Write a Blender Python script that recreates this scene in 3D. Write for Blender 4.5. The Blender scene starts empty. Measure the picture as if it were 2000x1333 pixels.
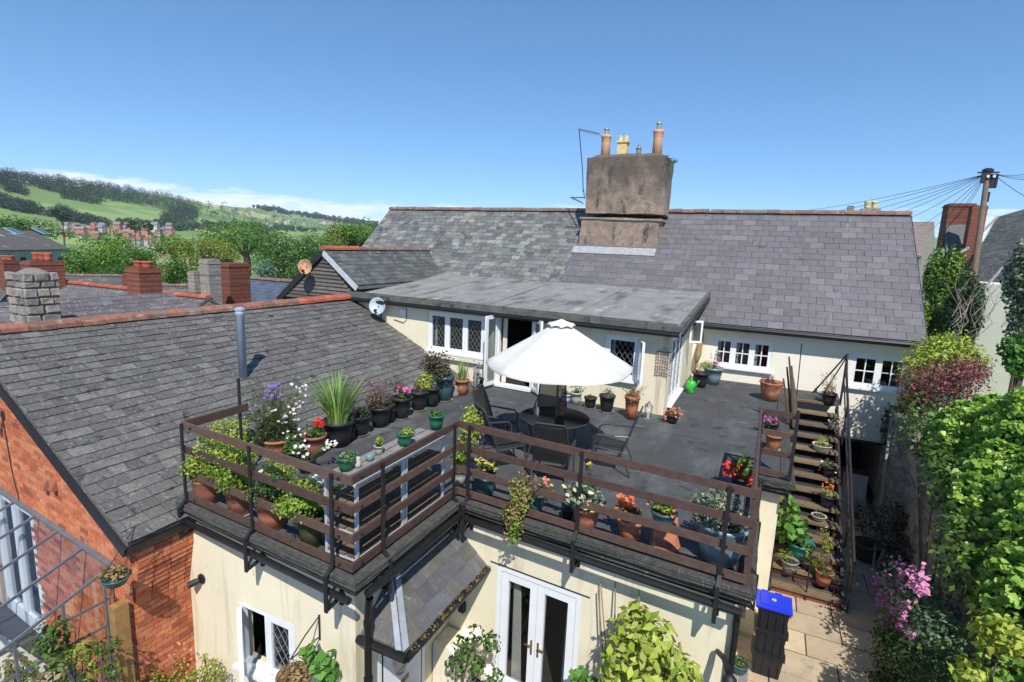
import bpy, bmesh, math, random
import numpy as np
from mathutils import Vector as V, Matrix
random.seed(7); np.random.seed(7)
sc = bpy.context.scene
COL = sc.collection
# ---------------------------------------------------------------- camera
F_PX = 1050.0; CAM_Z = 6.6
yaw, pitch, roll = math.radians(25.066), math.radians(9.956), math.radians(-2.303)
fwd = V((-math.sin(yaw)*math.cos(pitch), math.cos(yaw)*math.cos(pitch), -math.sin(pitch)))
r0 = V((math.cos(yaw), math.sin(yaw), 0)); d0 = fwd.cross(r0)
RIGHT = math.cos(roll)*r0 + math.sin(roll)*d0
DOWN = -math.sin(roll)*r0 + math.cos(roll)*d0
FWD = fwd
CAMP = V((0, 0, CAM_Z))
cam = bpy.data.objects.new("camera", bpy.data.cameras.new("camera")); COL.objects.link(cam)
cam.matrix_world = Matrix(((RIGHT.x, -DOWN.x, -FWD.x, 0), (RIGHT.y, -DOWN.y, -FWD.y, 0), (RIGHT.z, -DOWN.z, -FWD.z, CAM_Z), (0, 0, 0, 1)))
cam.data.sensor_width = 36; cam.data.lens = F_PX*36/2000; cam.data.clip_end = 9000; cam.data.clip_start = 0.05
sc.camera = cam
# ---------------------------------------------------------------- sky, sun, exposure
SUN_AZ, SUN_EL = math.radians(31), math.radians(50)   # azimuth turned from -Y towards +X
S = V((math.sin(SUN_AZ)*math.cos(SUN_EL), -math.cos(SUN_AZ)*math.cos(SUN_EL), math.sin(SUN_EL)))
w = bpy.data.worlds.new("World"); sc.world = w; w.use_nodes = True
nt = w.node_tree; nt.nodes.clear()
def N(tree, t, **kw):
    n = tree.nodes.new(t)
    for k, v in kw.items():
        if k[0] == 'i' and k[1:].isdigit(): n.inputs[int(k[1:])].default_value = v
        else: setattr(n, k, v)
    return n
out = N(nt, 'ShaderNodeOutputWorld'); bg = N(nt, 'ShaderNodeBackground')
sky = N(nt, 'ShaderNodeTexSky', sky_type='NISHITA', sun_disc=False)
sky.sun_elevation = SUN_EL; sky.sun_rotation = math.pi - SUN_AZ
sky.air_density = 0.85; sky.dust_density = 0.05; sky.ozone_density = 3.0; sky.altitude = 1800
bg.inputs[1].default_value = 0.15
# low cloud banks near the horizon, thin streaks higher up
tc = N(nt, 'ShaderNodeTexCoord'); sep = N(nt, 'ShaderNodeSeparateXYZ'); nt.links.new(tc.outputs['Generated'], sep.inputs[0])
mp = N(nt, 'ShaderNodeMapping'); mp.inputs['Scale'].default_value = (6, 6, 34); mp.inputs['Location'].default_value = (3.7, 1.3, .4); nt.links.new(tc.outputs['Generated'], mp.inputs[0])
nz = N(nt, 'ShaderNodeTexNoise'); nz.inputs['Scale'].default_value = 1.6; nz.inputs['Detail'].default_value = 8; nz.inputs['Roughness'].default_value = .6
nt.links.new(mp.outputs[0], nz.inputs['Vector'])
band = N(nt, 'ShaderNodeValToRGB'); cr = band.color_ramp
cr.elements[0].position = 0.0; cr.elements[0].color = (.72, .72, .72, 1); cr.elements[1].position = .095; cr.elements[1].color = (0, 0, 0, 1)
e = cr.elements.new(.055); e.color = (.5, .5, .5, 1)
nt.links.new(sep.outputs[2], band.inputs[0])
mul = N(nt, 'ShaderNodeMath', operation='MULTIPLY_ADD'); nt.links.new(band.outputs[0], mul.inputs[0]); mul.inputs[1].default_value = .80; nt.links.new(nz.outputs[0], mul.inputs[2])
cov = N(nt, 'ShaderNodeMapRange'); cov.inputs[1].default_value = .74; cov.inputs[2].default_value = .90; nt.links.new(mul.outputs[0], cov.inputs[0])
cm = N(nt, 'ShaderNodeMath', operation='MULTIPLY'); cm.inputs[1].default_value = .75; nt.links.new(cov.outputs[0], cm.inputs[0])
mix = N(nt, 'ShaderNodeMixRGB'); mix.inputs[2].default_value = (5.8, 6.0, 6.4, 1)
hs = N(nt, 'ShaderNodeHueSaturation'); hs.inputs['Saturation'].default_value = 1.12; hs.inputs['Value'].default_value = 1.0
tint = N(nt, 'ShaderNodeMixRGB', blend_type='MULTIPLY'); tint.inputs[0].default_value = 1; tint.inputs[2].default_value = (.92, 1.10, 1.26, 1)
gam = N(nt, 'ShaderNodeGamma'); gam.inputs[1].default_value = .73; nt.links.new(sky.outputs[0], gam.inputs[0]); nt.links.new(gam.outputs[0], tint.inputs[1]); nt.links.new(tint.outputs[0], hs.inputs['Color'])
nt.links.new(cm.outputs[0], mix.inputs[0]); nt.links.new(hs.outputs[0], mix.inputs[1]); nt.links.new(mix.outputs[0], bg.inputs[0]); nt.links.new(bg.outputs[0], out.inputs[0])
sun = bpy.data.objects.new("sun", bpy.data.lights.new("sun", 'SUN')); COL.objects.link(sun)
sun.data.energy = 3.9; sun.data.angle = math.radians(.53); sun.data.color = (1, .955, .89)
sun.rotation_euler = S.to_track_quat('Z', 'Y').to_euler(); sun.location = (5, -10, 30)
vs = sc.view_settings; vs.view_transform = 'Standard'; vs.look = 'None'; vs.gamma = 1; vs.use_curve_mapping = False; vs.exposure = 0.48
sc.cycles.max_bounces = 6; sc.cycles.transparent_max_bounces = 12; sc.cycles.use_denoising = True

# ---------------------------------------------------------------- pixel -> place helpers (2000 px wide photograph)
def ray(x, y): return FWD + RIGHT*((x-1000)/F_PX) + DOWN*((y-666.5)/F_PX)
def zp(x, y, z):
    v = ray(x, y); return CAMP + v*((z-CAM_Z)/v.z)
def pn(x, y, p, n):
    v = ray(x, y); n = V(n); return CAMP + v*(n.dot(V(p)-CAMP)/n.dot(v))
def pl(x, y, p, az):
    a = math.radians(az); return pn(x, y, p, (-math.sin(a), math.cos(a), 0))
def dep(p): return FWD.dot(V(p)-CAMP)
def pd(x, y, d): return CAMP + ray(x, y)*d            # point at camera depth d
def pv(x, y, p):                                       # on the upright plane through p that faces the camera
    q = V(p)-CAMP; return pn(x, y, p, (q.x, q.y, 0))
def proj(p):
    q = V(p)-CAMP; d = FWD.dot(q)
    return (1000+F_PX*RIGHT.dot(q)/d, 666.5+F_PX*DOWN.dot(q)/d, d)
def inview(p, m=30):
    x, y, d = proj(p); return d > .2 and -m < x < 2000+m and -m < y < 1333+m

# ---------------------------------------------------------------- materials
def C(h):
    h = h.lstrip('#'); c = [int(h[i:i+2], 16)/255 for i in (0, 2, 4)]
    return tuple(((x/12.92) if x <= .04045 else ((x+.055)/1.055)**2.4) for x in c)+(1,)
MATS = {}
def ramp(t, stops, fac, interp='LINEAR'):
    n = N(t, 'ShaderNodeValToRGB'); r = n.color_ramp; r.interpolation = interp
    while len(r.elements) < len(stops): r.elements.new(.5)
    for e, (p, c) in zip(r.elements, stops): e.position = p; e.color = c
    t.links.new(fac, n.inputs[0]); return n.outputs[0]
def mat(name, cols, rough=.7, noise=6.0, amt=.25, bump=.0, bscale=40.0, rnd=0.0, spots=None, metal=0.0, spec=.5, trans=0.0, streak=None, coat=0):
    """cols: list of colours picked per piece (rnd) ; amt: value noise ; spots: (colour, scale, threshold, softness)"""
    if name in MATS: return MATS[name]
    m = bpy.data.materials.new(name); m.use_nodes = True; t = m.node_tree; t.nodes.clear()
    o = N(t, 'ShaderNodeOutputMaterial'); b = N(t, 'ShaderNodeBsdfPrincipled')
    b.inputs['Roughness'].default_value = rough; b.inputs['Metallic'].default_value = metal; b.inputs['Specular IOR Level'].default_value = spec
    if coat: b.inputs['Coat Weight'].default_value = coat
    tcn = N(t, 'ShaderNodeTexCoord'); geo = N(t, 'ShaderNodeNewGeometry')
    pos = geo.outputs['Position']
    nz = N(t, 'ShaderNodeTexNoise'); nz.inputs['Scale'].default_value = noise; nz.inputs['Detail'].default_value = 6; nz.inputs['Roughness'].default_value = .65
    t.links.new(pos, nz.inputs['Vector'])
    if len(cols) > 1:
        oi = N(t, 'ShaderNodeObjectInfo')
        ad = N(t, 'ShaderNodeMath', operation='ADD'); t.links.new(oi.outputs['Random'], ad.inputs[0]); t.links.new(geo.outputs['Random Per Island'], ad.inputs[1])
        fr = N(t, 'ShaderNodeMath', operation='FRACT'); t.links.new(ad.outputs[0], fr.inputs[0])
        c = ramp(t, [(i/(len(cols)-1), k) for i, k in enumerate(cols)], fr.outputs[0])
    else:
        rg = N(t, 'ShaderNodeRGB'); rg.outputs[0].default_value = cols[0]; c = rg.outputs[0]
    if amt:
        h = N(t, 'ShaderNodeHueSaturation'); mr = N(t, 'ShaderNodeMapRange')
        mr.inputs[1].default_value = .28; mr.inputs[2].default_value = .72; mr.inputs[3].default_value = 1-amt; mr.inputs[4].default_value = 1+amt
        t.links.new(nz.outputs[0], mr.inputs[0]); t.links.new(mr.outputs[0], h.inputs['Value']); t.links.new(c, h.inputs['Color']); c = h.outputs[0]
    for sp in (spots or []):
        col, scl, th, soft = sp[:4]
        n2 = N(t, 'ShaderNodeTexNoise'); n2.inputs['Scale'].default_value = scl; n2.inputs['Detail'].default_value = 5; n2.inputs['Roughness'].default_value = .6
        src = pos
        if len(sp) > 4:
            mpn = N(t, 'ShaderNodeMapping'); mpn.inputs['Scale'].default_value = sp[4]; t.links.new(pos, mpn.inputs[0]); src = mpn.outputs[0]
        t.links.new(src, n2.inputs['Vector'])
        mr = N(t, 'ShaderNodeMapRange'); mr.inputs[1].default_value = th; mr.inputs[2].default_value = th+soft
        t.links.new(n2.outputs[0], mr.inputs[0])
        mx = N(t, 'ShaderNodeMixRGB'); mx.inputs[2].default_value = col; t.links.new(mr.outputs[0], mx.inputs[0]); t.links.new(c, mx.inputs[1]); c = mx.outputs[0]
    t.links.new(c, b.inputs['Base Color'])
    if bump:
        n3 = N(t, 'ShaderNodeTexNoise'); n3.inputs['Scale'].default_value = bscale; n3.inputs['Detail'].default_value = 5; t.links.new(pos, n3.inputs['Vector'])
        bp = N(t, 'ShaderNodeBump'); bp.inputs['Strength'].default_value = bump; bp.inputs['Distance'].default_value = .02
        t.links.new(n3.outputs[0], bp.inputs['Height']); t.links.new(bp.outputs[0], b.inputs['Normal'])
    if trans:
        tr = N(t, 'ShaderNodeBsdfTranslucent'); t.links.new(c, tr.inputs[0])
        ms = N(t, 'ShaderNodeMixShader'); ms.inputs[0].default_value = trans; t.links.new(b.outputs[0], ms.inputs[1]); t.links.new(tr.outputs[0], ms.inputs[2]); t.links.new(ms.outputs[0], o.inputs[0])
    else: t.links.new(b.outputs[0], o.inputs[0])
    MATS[name] = m; return m
def leafmat(name, *hexes, trans=.35, rough=.45): return mat(name, [C(h) for h in hexes], rough=rough, noise=3, amt=.25, trans=trans, spec=.35)
def glassmat(name, tint, fac):
    m = bpy.data.materials.new(name); m.use_nodes = True; t = m.node_tree; t.nodes.clear()
    o = N(t, 'ShaderNodeOutputMaterial'); a = N(t, 'ShaderNodeBsdfTransparent'); a.inputs[0].default_value = tint
    g = N(t, 'ShaderNodeBsdfGlossy'); g.inputs['Roughness'].default_value = .02; g.inputs[0].default_value = (.9, .95, 1, 1)
    lw = N(t, 'ShaderNodeLayerWeight'); pw = N(t, 'ShaderNodeMath', operation='POWER'); pw.inputs[1].default_value = 4.5; t.links.new(lw.outputs['Facing'], pw.inputs[0])
    mm = N(t, 'ShaderNodeMath', operation='MULTIPLY_ADD'); mm.inputs[1].default_value = .85; mm.inputs[2].default_value = fac; t.links.new(pw.outputs[0], mm.inputs[0])
    s = N(t, 'ShaderNodeMixShader'); t.links.new(mm.outputs[0], s.inputs[0]); t.links.new(a.outputs[0], s.inputs[1]); t.links.new(g.outputs[0], s.inputs[2]); t.links.new(s.outputs[0], o.inputs[0])
    MATS[name] = m; return m
GLASS = glassmat('window_glass', (.6, .64, .66, 1), .10)
GHGLASS = glassmat('greenhouse_glass', (.88, .92, .93, 1), .12)
LICHEN = (C('#a8a596'), 14, .60, .06); LICH2 = (C('#a8a598'), 45, .70, .03)
SLATE_L = mat('slate_dark', [C(x) for x in ('#545350','#62605d','#5a5956','#6d6b67','#5e5c59','#676562','#77756f')], .65, 26, .42, .7, 70, spots=[(C('#8a8982'), 13, .57, .12), (C('#343433'), 4.5, .60, .10), LICH2, (C('#655d56'), 2.6, .62, .1)])
SLATE_N = mat('slate_blue_grey', [C(x) for x in ('#5c5a5d','#656366','#5f5d60','#6b696c','#626063','#706e70','#5d5b5e','#676568')], .6, 7, .14, .3, 50, spots=[(C('#85848a'), 6, .66, .1, (1, .25, .25)), (C('#4c4a4c'), 2.2, .62, .1)])
SLATE_O = mat('slate_weathered', [C(x) for x in ('#5a5c5b','#6f716c','#4e5154','#80827a','#5c5a5b','#676a6a','#8c8d84')], .65, 9, .3, .5, 50, spots=[(C('#5d5257'), 1.0, .60, .08), (C('#84857a'), 9, .60, .09), (C('#47463f'), 1.9, .60, .08)])
SLATE_P = mat('slate_porch', [C(x) for x in ('#4c4c4e','#626265','#58574f','#6e6c68','#545760','#666058')], .6, 8, .2, .3, 50, spots=[(C('#8b8576'), 7, .62, .07)])
SLATE_F = mat('slate_far', [C('#5f5a5e'), C('#6a666a'), C('#575356'), C('#706c6e')], .65, 3, .2, .2, 30, spots=[LICHEN])
SLATE_G = mat('slate_gable', [C(x) for x in ('#474a4a', '#575a58', '#4e4f4e', '#666862')], .65, 8, .3, .4, 50, spots=[(C('#7c8068'), 5, .6, .07), LICH2])
RIDGE_T = mat('ridge_terracotta', [C('#8a5a48'), C('#956550'), C('#7b5444'), C('#78685a'), C('#8d6350')], .75, 8, .3, .3, 40, spots=[(C('#8d8478'), 6, .57, .06), (C('#4c453f'), 9, .62, .06)])
RIDGE_R = mat('ridge_red', [C('#a85a42'), C('#9c523c'), C('#b4664d')], .75, 8, .2, .2, 40)
RIDGE_M = mat('ridge_brown', [C('#7a5c50'), C('#86665a'), C('#6b5a54'), C('#766a64')], .75, 5, .3, .3, 40, spots=[(C('#a9a59a'), 7, .62, .05)])
BRICK = mat('brick_orange', [C(x) for x in ('#c2714a','#b5623f','#cf8258','#ac5a3a','#c8774d','#914c36','#cc825c','#bb7c5c')], .9, 16, .28, .6, 80, spots=[(C('#c9a088'), 5, .66, .1), (C('#74443a'), 3, .68, .08)])
BRICK_C = mat('brick_chimney', [C('#7d4636'), C('#6e3f32'), C('#87503f'), C('#643a30')], .85, 10, .3, .5, 60, spots=[(C('#5b4a42'), 4, .58, .08)])
MORTAR = mat('mortar', [C('#c4ab98')], .95, 20, .2, .3, 80)
CREAM = mat('cream_render', [C('#e3d9bd')], .92, 1.2, .06, .14, 30, spots=[(C('#cdc2a4'), .9, .60, .2), (C('#bfb394'), 3.2, .56, .16, (1, 1, .10)), (C('#b3a688'), 7, .68, .06)])
CREAM2 = mat('white_render', [C('#e9e3d2')], .9, 1.2, .05, .5, 26, spots=[(C('#d6cfba'), .9, .6, .2)])
WHITE = mat('white_plastic', [C('#e6e8e9')], .35, 4, .05, spots=[(C('#d2d2cc'), 5, .62, .15)])
WHITEG = mat('greyed_white_paint', [C('#b9bdc2')], .5, 8, .12)
BROWNW = mat('brown_stained_wood', [C('#594339'), C('#4c3932'), C('#665044')], .6, 12, .3, .3, 70, spots=[(C('#8f766c'), 25, .67, .05, (1, 1, 4))])
BLACKM = mat('black_iron', [C('#232226')], .5, 12, .3, .2, 60)
BLACKP = mat('black_gutter', [C('#1d1c1d')], .4, 8, .3)
KERB = mat('mossy_felt', [C('#4a4a45'), C('#3f3f3b')], .95, 12, .45, .8, 40, spots=[(C('#4e5140'), 3, .60, .1), (C('#7a7a70'), 30, .64, .05)])
DECK = mat('roofing_felt', [C('#4b4c4d')], .8, 1.3, .28, .4, 90, spots=[(C('#626466'), 1.6, .54, .16, (1, .35, 1)), (C('#747677'), 4, .62, .09, (.4, 1.5, 1)), (C('#7a7c7e'), 11, .68, .05), (C('#37383a'), 2.6, .58, .1), (C('#3a4a3e'), .7, .60, .15)], spec=.4)
FELT = mat('grey_felt', [C('#858582')], .9, 2.0, .22, .4, 80, spots=[(C('#5b5a57'), 1.1, .53, .14, (1.6, .5, 1)), (C('#a3a29d'), 3, .6, .1, (1, .4, 1))])
FELT_E = mat('grey_felt_edge', [C('#5d5d58')], .95, 4, .4, .8, 40, spots=[(C('#3c3c38'), 5, .58, .06)])
STONE = mat('grey_stone', [C(x) for x in ('#7f7a72', '#94908a', '#6c6862', '#a39a8c', '#8a7f72')], .95, 9, .35, .8, 30, spots=[(C('#b3a079'), 4, .64, .06)])
PAVE = mat('sandstone_paving', [C(x) for x in ('#b7a488', '#a89880', '#c2af90', '#9f947f', '#b39d80')], .85, 3, .18, .25, 30, spots=[(C('#8d8373'), 2.2, .6, .1)])
PJOINT = mat('paving_joint', [C('#4a443c')], .95, 10, .3)
LEAD = mat('lead_sheet', [C('#969ca4')], .5, 6, .18, .2, 30)
LEADD = mat('lead_came', [C('#84898e')], .5, 6, .18)
LIMEP = mat('white_mortar_flashing', [C('#97999b')], .9, 7, .25, .4, 30)
CHIMR = mat('chimney_render', [C('#8d7c6f')], .95, 6, .35, 1.0, 14, spots=[(C('#7a6a5d'), 1.3, .52, .14), (C('#4a433d'), 3.5, .58, .1, (1, 1, .35)), (C('#8f877a'), 12, .62, .05)])
def sooty(m, z0, z1, col):
    # soot that has settled on the upper part of the stack
    t = m.node_tree; b = [n for n in t.nodes if n.type == 'BSDF_PRINCIPLED'][0]; src = b.inputs['Base Color'].links[0].from_socket
    g = N(t, 'ShaderNodeNewGeometry'); sp = N(t, 'ShaderNodeSeparateXYZ'); t.links.new(g.outputs['Position'], sp.inputs[0])
    nz = N(t, 'ShaderNodeTexNoise'); nz.inputs['Scale'].default_value = 1.6; nz.inputs['Detail'].default_value = 7; t.links.new(g.outputs['Position'], nz.inputs['Vector'])
    ma = N(t, 'ShaderNodeMath', operation='MULTIPLY_ADD'); ma.inputs[1].default_value = 3.2; t.links.new(nz.outputs[0], ma.inputs[0]); t.links.new(sp.outputs[2], ma.inputs[2])
    mr = N(t, 'ShaderNodeMapRange'); mr.inputs[1].default_value = z0+1.6; mr.inputs[2].default_value = z1+1.6; mr.inputs[4].default_value = .8; t.links.new(ma.outputs[0], mr.inputs[0])
    mx = N(t, 'ShaderNodeMixRGB'); mx.inputs[2].default_value = col; t.links.new(mr.outputs[0], mx.inputs[0]); t.links.new(src, mx.inputs[1]); t.links.new(mx.outputs[0], b.inputs['Base Color'])
sooty(CHIMR, 8.2, 9.3, C('#4f4942'))
TERRA = mat('terracotta', [C('#a9694c')], .85, 6, .22, .2, 40, spots=[(C('#c2a08c'), 6, .58, .12), (C('#6f4c3a'), 4, .62, .1)])
TERRA2 = mat('terracotta_brown', [C('#8f5c48')], .55, 6, .2, .1, 40)
POTB = mat('black_plastic_pot', [C('#26272b')], .5, 8, .2, spots=[(C('#5a5852'), 7, .62, .12)])
POTG = mat('green_plastic_pot', [C('#1d6b4d')], .4, 8, .15)
POTBG = mat('blue_green_glazed_pot', [C('#3b5f63')], .3, 8, .2)
POTGY = mat('grey_blue_glazed_pot', [C('#75888e')], .3, 8, .15)
POTO = mat('olive_glazed_pot', [C('#4d4f39')], .3, 8, .2)
POTT = mat('teal_pot', [C('#2f7f78')], .4, 8, .15)
POTW = mat('pale_pot', [C('#b5b3aa')], .6, 8, .2)
SOIL = mat('soil', [C('#3a2c22')], .95, 25, .4, .6, 60)
SAUCER = mat('saucer', [C('#8d8478')], .7, 8, .2)
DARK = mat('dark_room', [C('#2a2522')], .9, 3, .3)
CURT = mat('curtain', [C('#d8d2c4')], .9, 5, .1)
ALU = mat('aluminium', [C('#b9bfc4')], .4, 10, .15, metal=.6)
ALU2 = mat('dull_aluminium', [C('#74787c')], .55, 10, .2, metal=.3)
WOODW = mat('weathered_wood', [C('#75634c'), C('#685844'), C('#7f6d53')], .85, 9, .3, .5, 50, spots=[(C('#5b5b45'), 6, .6, .08)])
WOODG = mat('grey_wood', [C('#8b8782'), C('#7e7a74')], .85, 9, .3, .4, 50)
TIMB = mat('weatherboard', [C('#5c5751'), C('#6b665f'), C('#4c4843')], .9, 14, .35, .5, 50)
STICK = mat('bamboo_cane', [C('#9a8a62'), C('#877a58')], .7, 12, .3)
TWIG = mat('twig', [C('#6b5a48'), C('#57493c')], .9, 12, .3)
BARK = mat('bark', [C('#5b4c3f')], .95, 8, .3, .6, 20)
RUST = mat('rusty_dish', [C('#b98f6c')], .7, 4, .2, .1, 30, spots=[(C('#8c4f2e'), 4, .53, .12), (C('#d6cdbf'), 5, .6, .08)])
DISHM = mat('grey_dish', [C('#a9b3bd')], .5, 4, .1)
BLUEL = mat('blue_lid', [C('#2438c8')], .35, 5, .08)
BINB = mat('black_crate', [C('#202226')], .4, 6, .15)
REDP = mat('red_clip', [C('#c23222')], .4)
CANG = mat('green_can', [C('#3fb544')], .3)
UMB = mat('umbrella_canvas', [C('#d9d7cf')], .9, 3, .06, .3, 6, spots=[(C('#c9c6ba'), 2, .6, .15)], trans=.08)
MESHF = mat('chair_mesh', [C('#2b2b2a')], .7, 30, .15)
def see_through(m, f):
    t = m.node_tree; o = [n for n in t.nodes if n.type == 'OUTPUT_MATERIAL'][0]; src = o.inputs[0].links[0].from_socket
    a = N(t, 'ShaderNodeBsdfTransparent'); x = N(t, 'ShaderNodeMixShader'); x.inputs[0].default_value = f; t.links.new(src, x.inputs[1]); t.links.new(a.outputs[0], x.inputs[2]); t.links.new(x.outputs[0], o.inputs[0])
see_through(MESHF, .38)     # woven mesh: part of the light passes between the threads
CHAIRM = mat('chair_metal', [C('#4c4d53')], .35, 6, .1, metal=.4)
TABLEG = mat('table_glass', [C('#1c1f26')], .06, 3, .1, spec=.8)
BRASS = mat('brass', [C('#a88b50')], .35, metal=.8)
STEEL = mat('steel', [C('#9c9c9a')], .55, metal=.5)
FLUE = mat('flue_grey', [C('#9aa6b2')], .5, 5, .12)
PEBB = mat('pebble_pattern', [C('#c9c4b6')], .9, 10, .1, .3, 20, spots=[(C('#6b6860'), 7, .56, .04)])
POLE = mat('telegraph_pole', [C('#6d5c4d')], .9, 6, .25, .4, 30)
WIRE = mat('wire', [C('#3a3d44')], .6)
# foliage
L_BRT = leafmat('leaf_bright', '#7d9b34', '#a3b84e', '#5c7f2a', '#8cab3c')
L_YEL = leafmat('leaf_yellowgreen', '#a8b445', '#c3c95c', '#7f9a38', '#94a83c')
L_MID = leafmat('leaf_mid', '#4f7433', '#6a8d40', '#3c5c2a', '#587c34')
L_DRK = leafmat('leaf_dark', '#33492a', '#455e33', '#283a22', '#3c5230')
L_GRY = leafmat('leaf_grey', '#8d9a80', '#6e7d62', '#a7b199', '#5d6b52')
L_PUR = leafmat('leaf_purple', '#5a4038', '#6d5a48', '#46382f', '#5f6a45')
L_RED = leafmat('leaf_red', '#8a3f4c', '#a1586a', '#74404a', '#8a7a50')
L_IVY = leafmat('leaf_ivy', '#8db542', '#a9cb5a', '#6b9838', '#c0d676', '#7ba640', '#54802f', rough=.28)
L_PALE = leafmat('leaf_pale', '#c6c98c', '#a8b070', '#d6d7a8')
L_CLEM = leafmat('leaf_clematis', '#a5b545', '#bcc658', '#7c9a3a', '#c2c66a')
L_HYD = leafmat('leaf_broad', '#5d8f3c', '#7aa84e', '#46742f', '#6b9a44')
L_BLG = leafmat('leaf_bluegreen', '#5f7d66', '#78957c', '#4c6753')
L_IRIS = leafmat('leaf_iris', '#7ea052', '#99b866', '#5f8440')
L_DRY = leafmat('leaf_dry', '#9a8256', '#b09a6c', '#7a6442')
L_TREE = leafmat('tree_green', '#5f8539', '#7aa048', '#4a6d2e', '#6a923e')
L_TREE2 = leafmat('tree_olive', '#86903f', '#9ba44e', '#6a7a36', '#777f3c')
L_TREE3 = leafmat('tree_deep', '#456636', '#587d40', '#375530', '#658b44')
L_FAR = leafmat('wood_far', '#2e4230', '#384e38', '#273829', '#41583c', trans=.15)
L_HEDGE = leafmat('hedge_far', '#40553a', '#4e6642', '#36492f', trans=.15)
def petal(n, h, h2=None): return mat('petal_'+n, [C(h), C(h2 or h)], .6, 5, .1, trans=.3)
P_WHT = petal('white', '#f2f1ea'); P_RED = petal('red', '#d2231f', '#e4452f'); P_PNK = petal('pink', '#d6559a', '#e083b4'); P_PUR = petal('purple', '#7c5cae', '#9a7cc4')
P_LAV = petal('lavender', '#a79cc0', '#8f86ac'); P_YEL = petal('yellow', '#e8d040', '#f0dc70'); P_ORG = petal('orange', '#e06a35', '#ea8858'); P_MAG = petal('magenta', '#a83a88', '#c458a4')
P_SAL = petal('salmon', '#e08a72', '#e8a088'); P_VAL = petal('valerian', '#dc86b8', '#ecaacf'); P_PALE = petal('pale_yellow', '#d9d690', '#e4e2ae')

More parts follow.
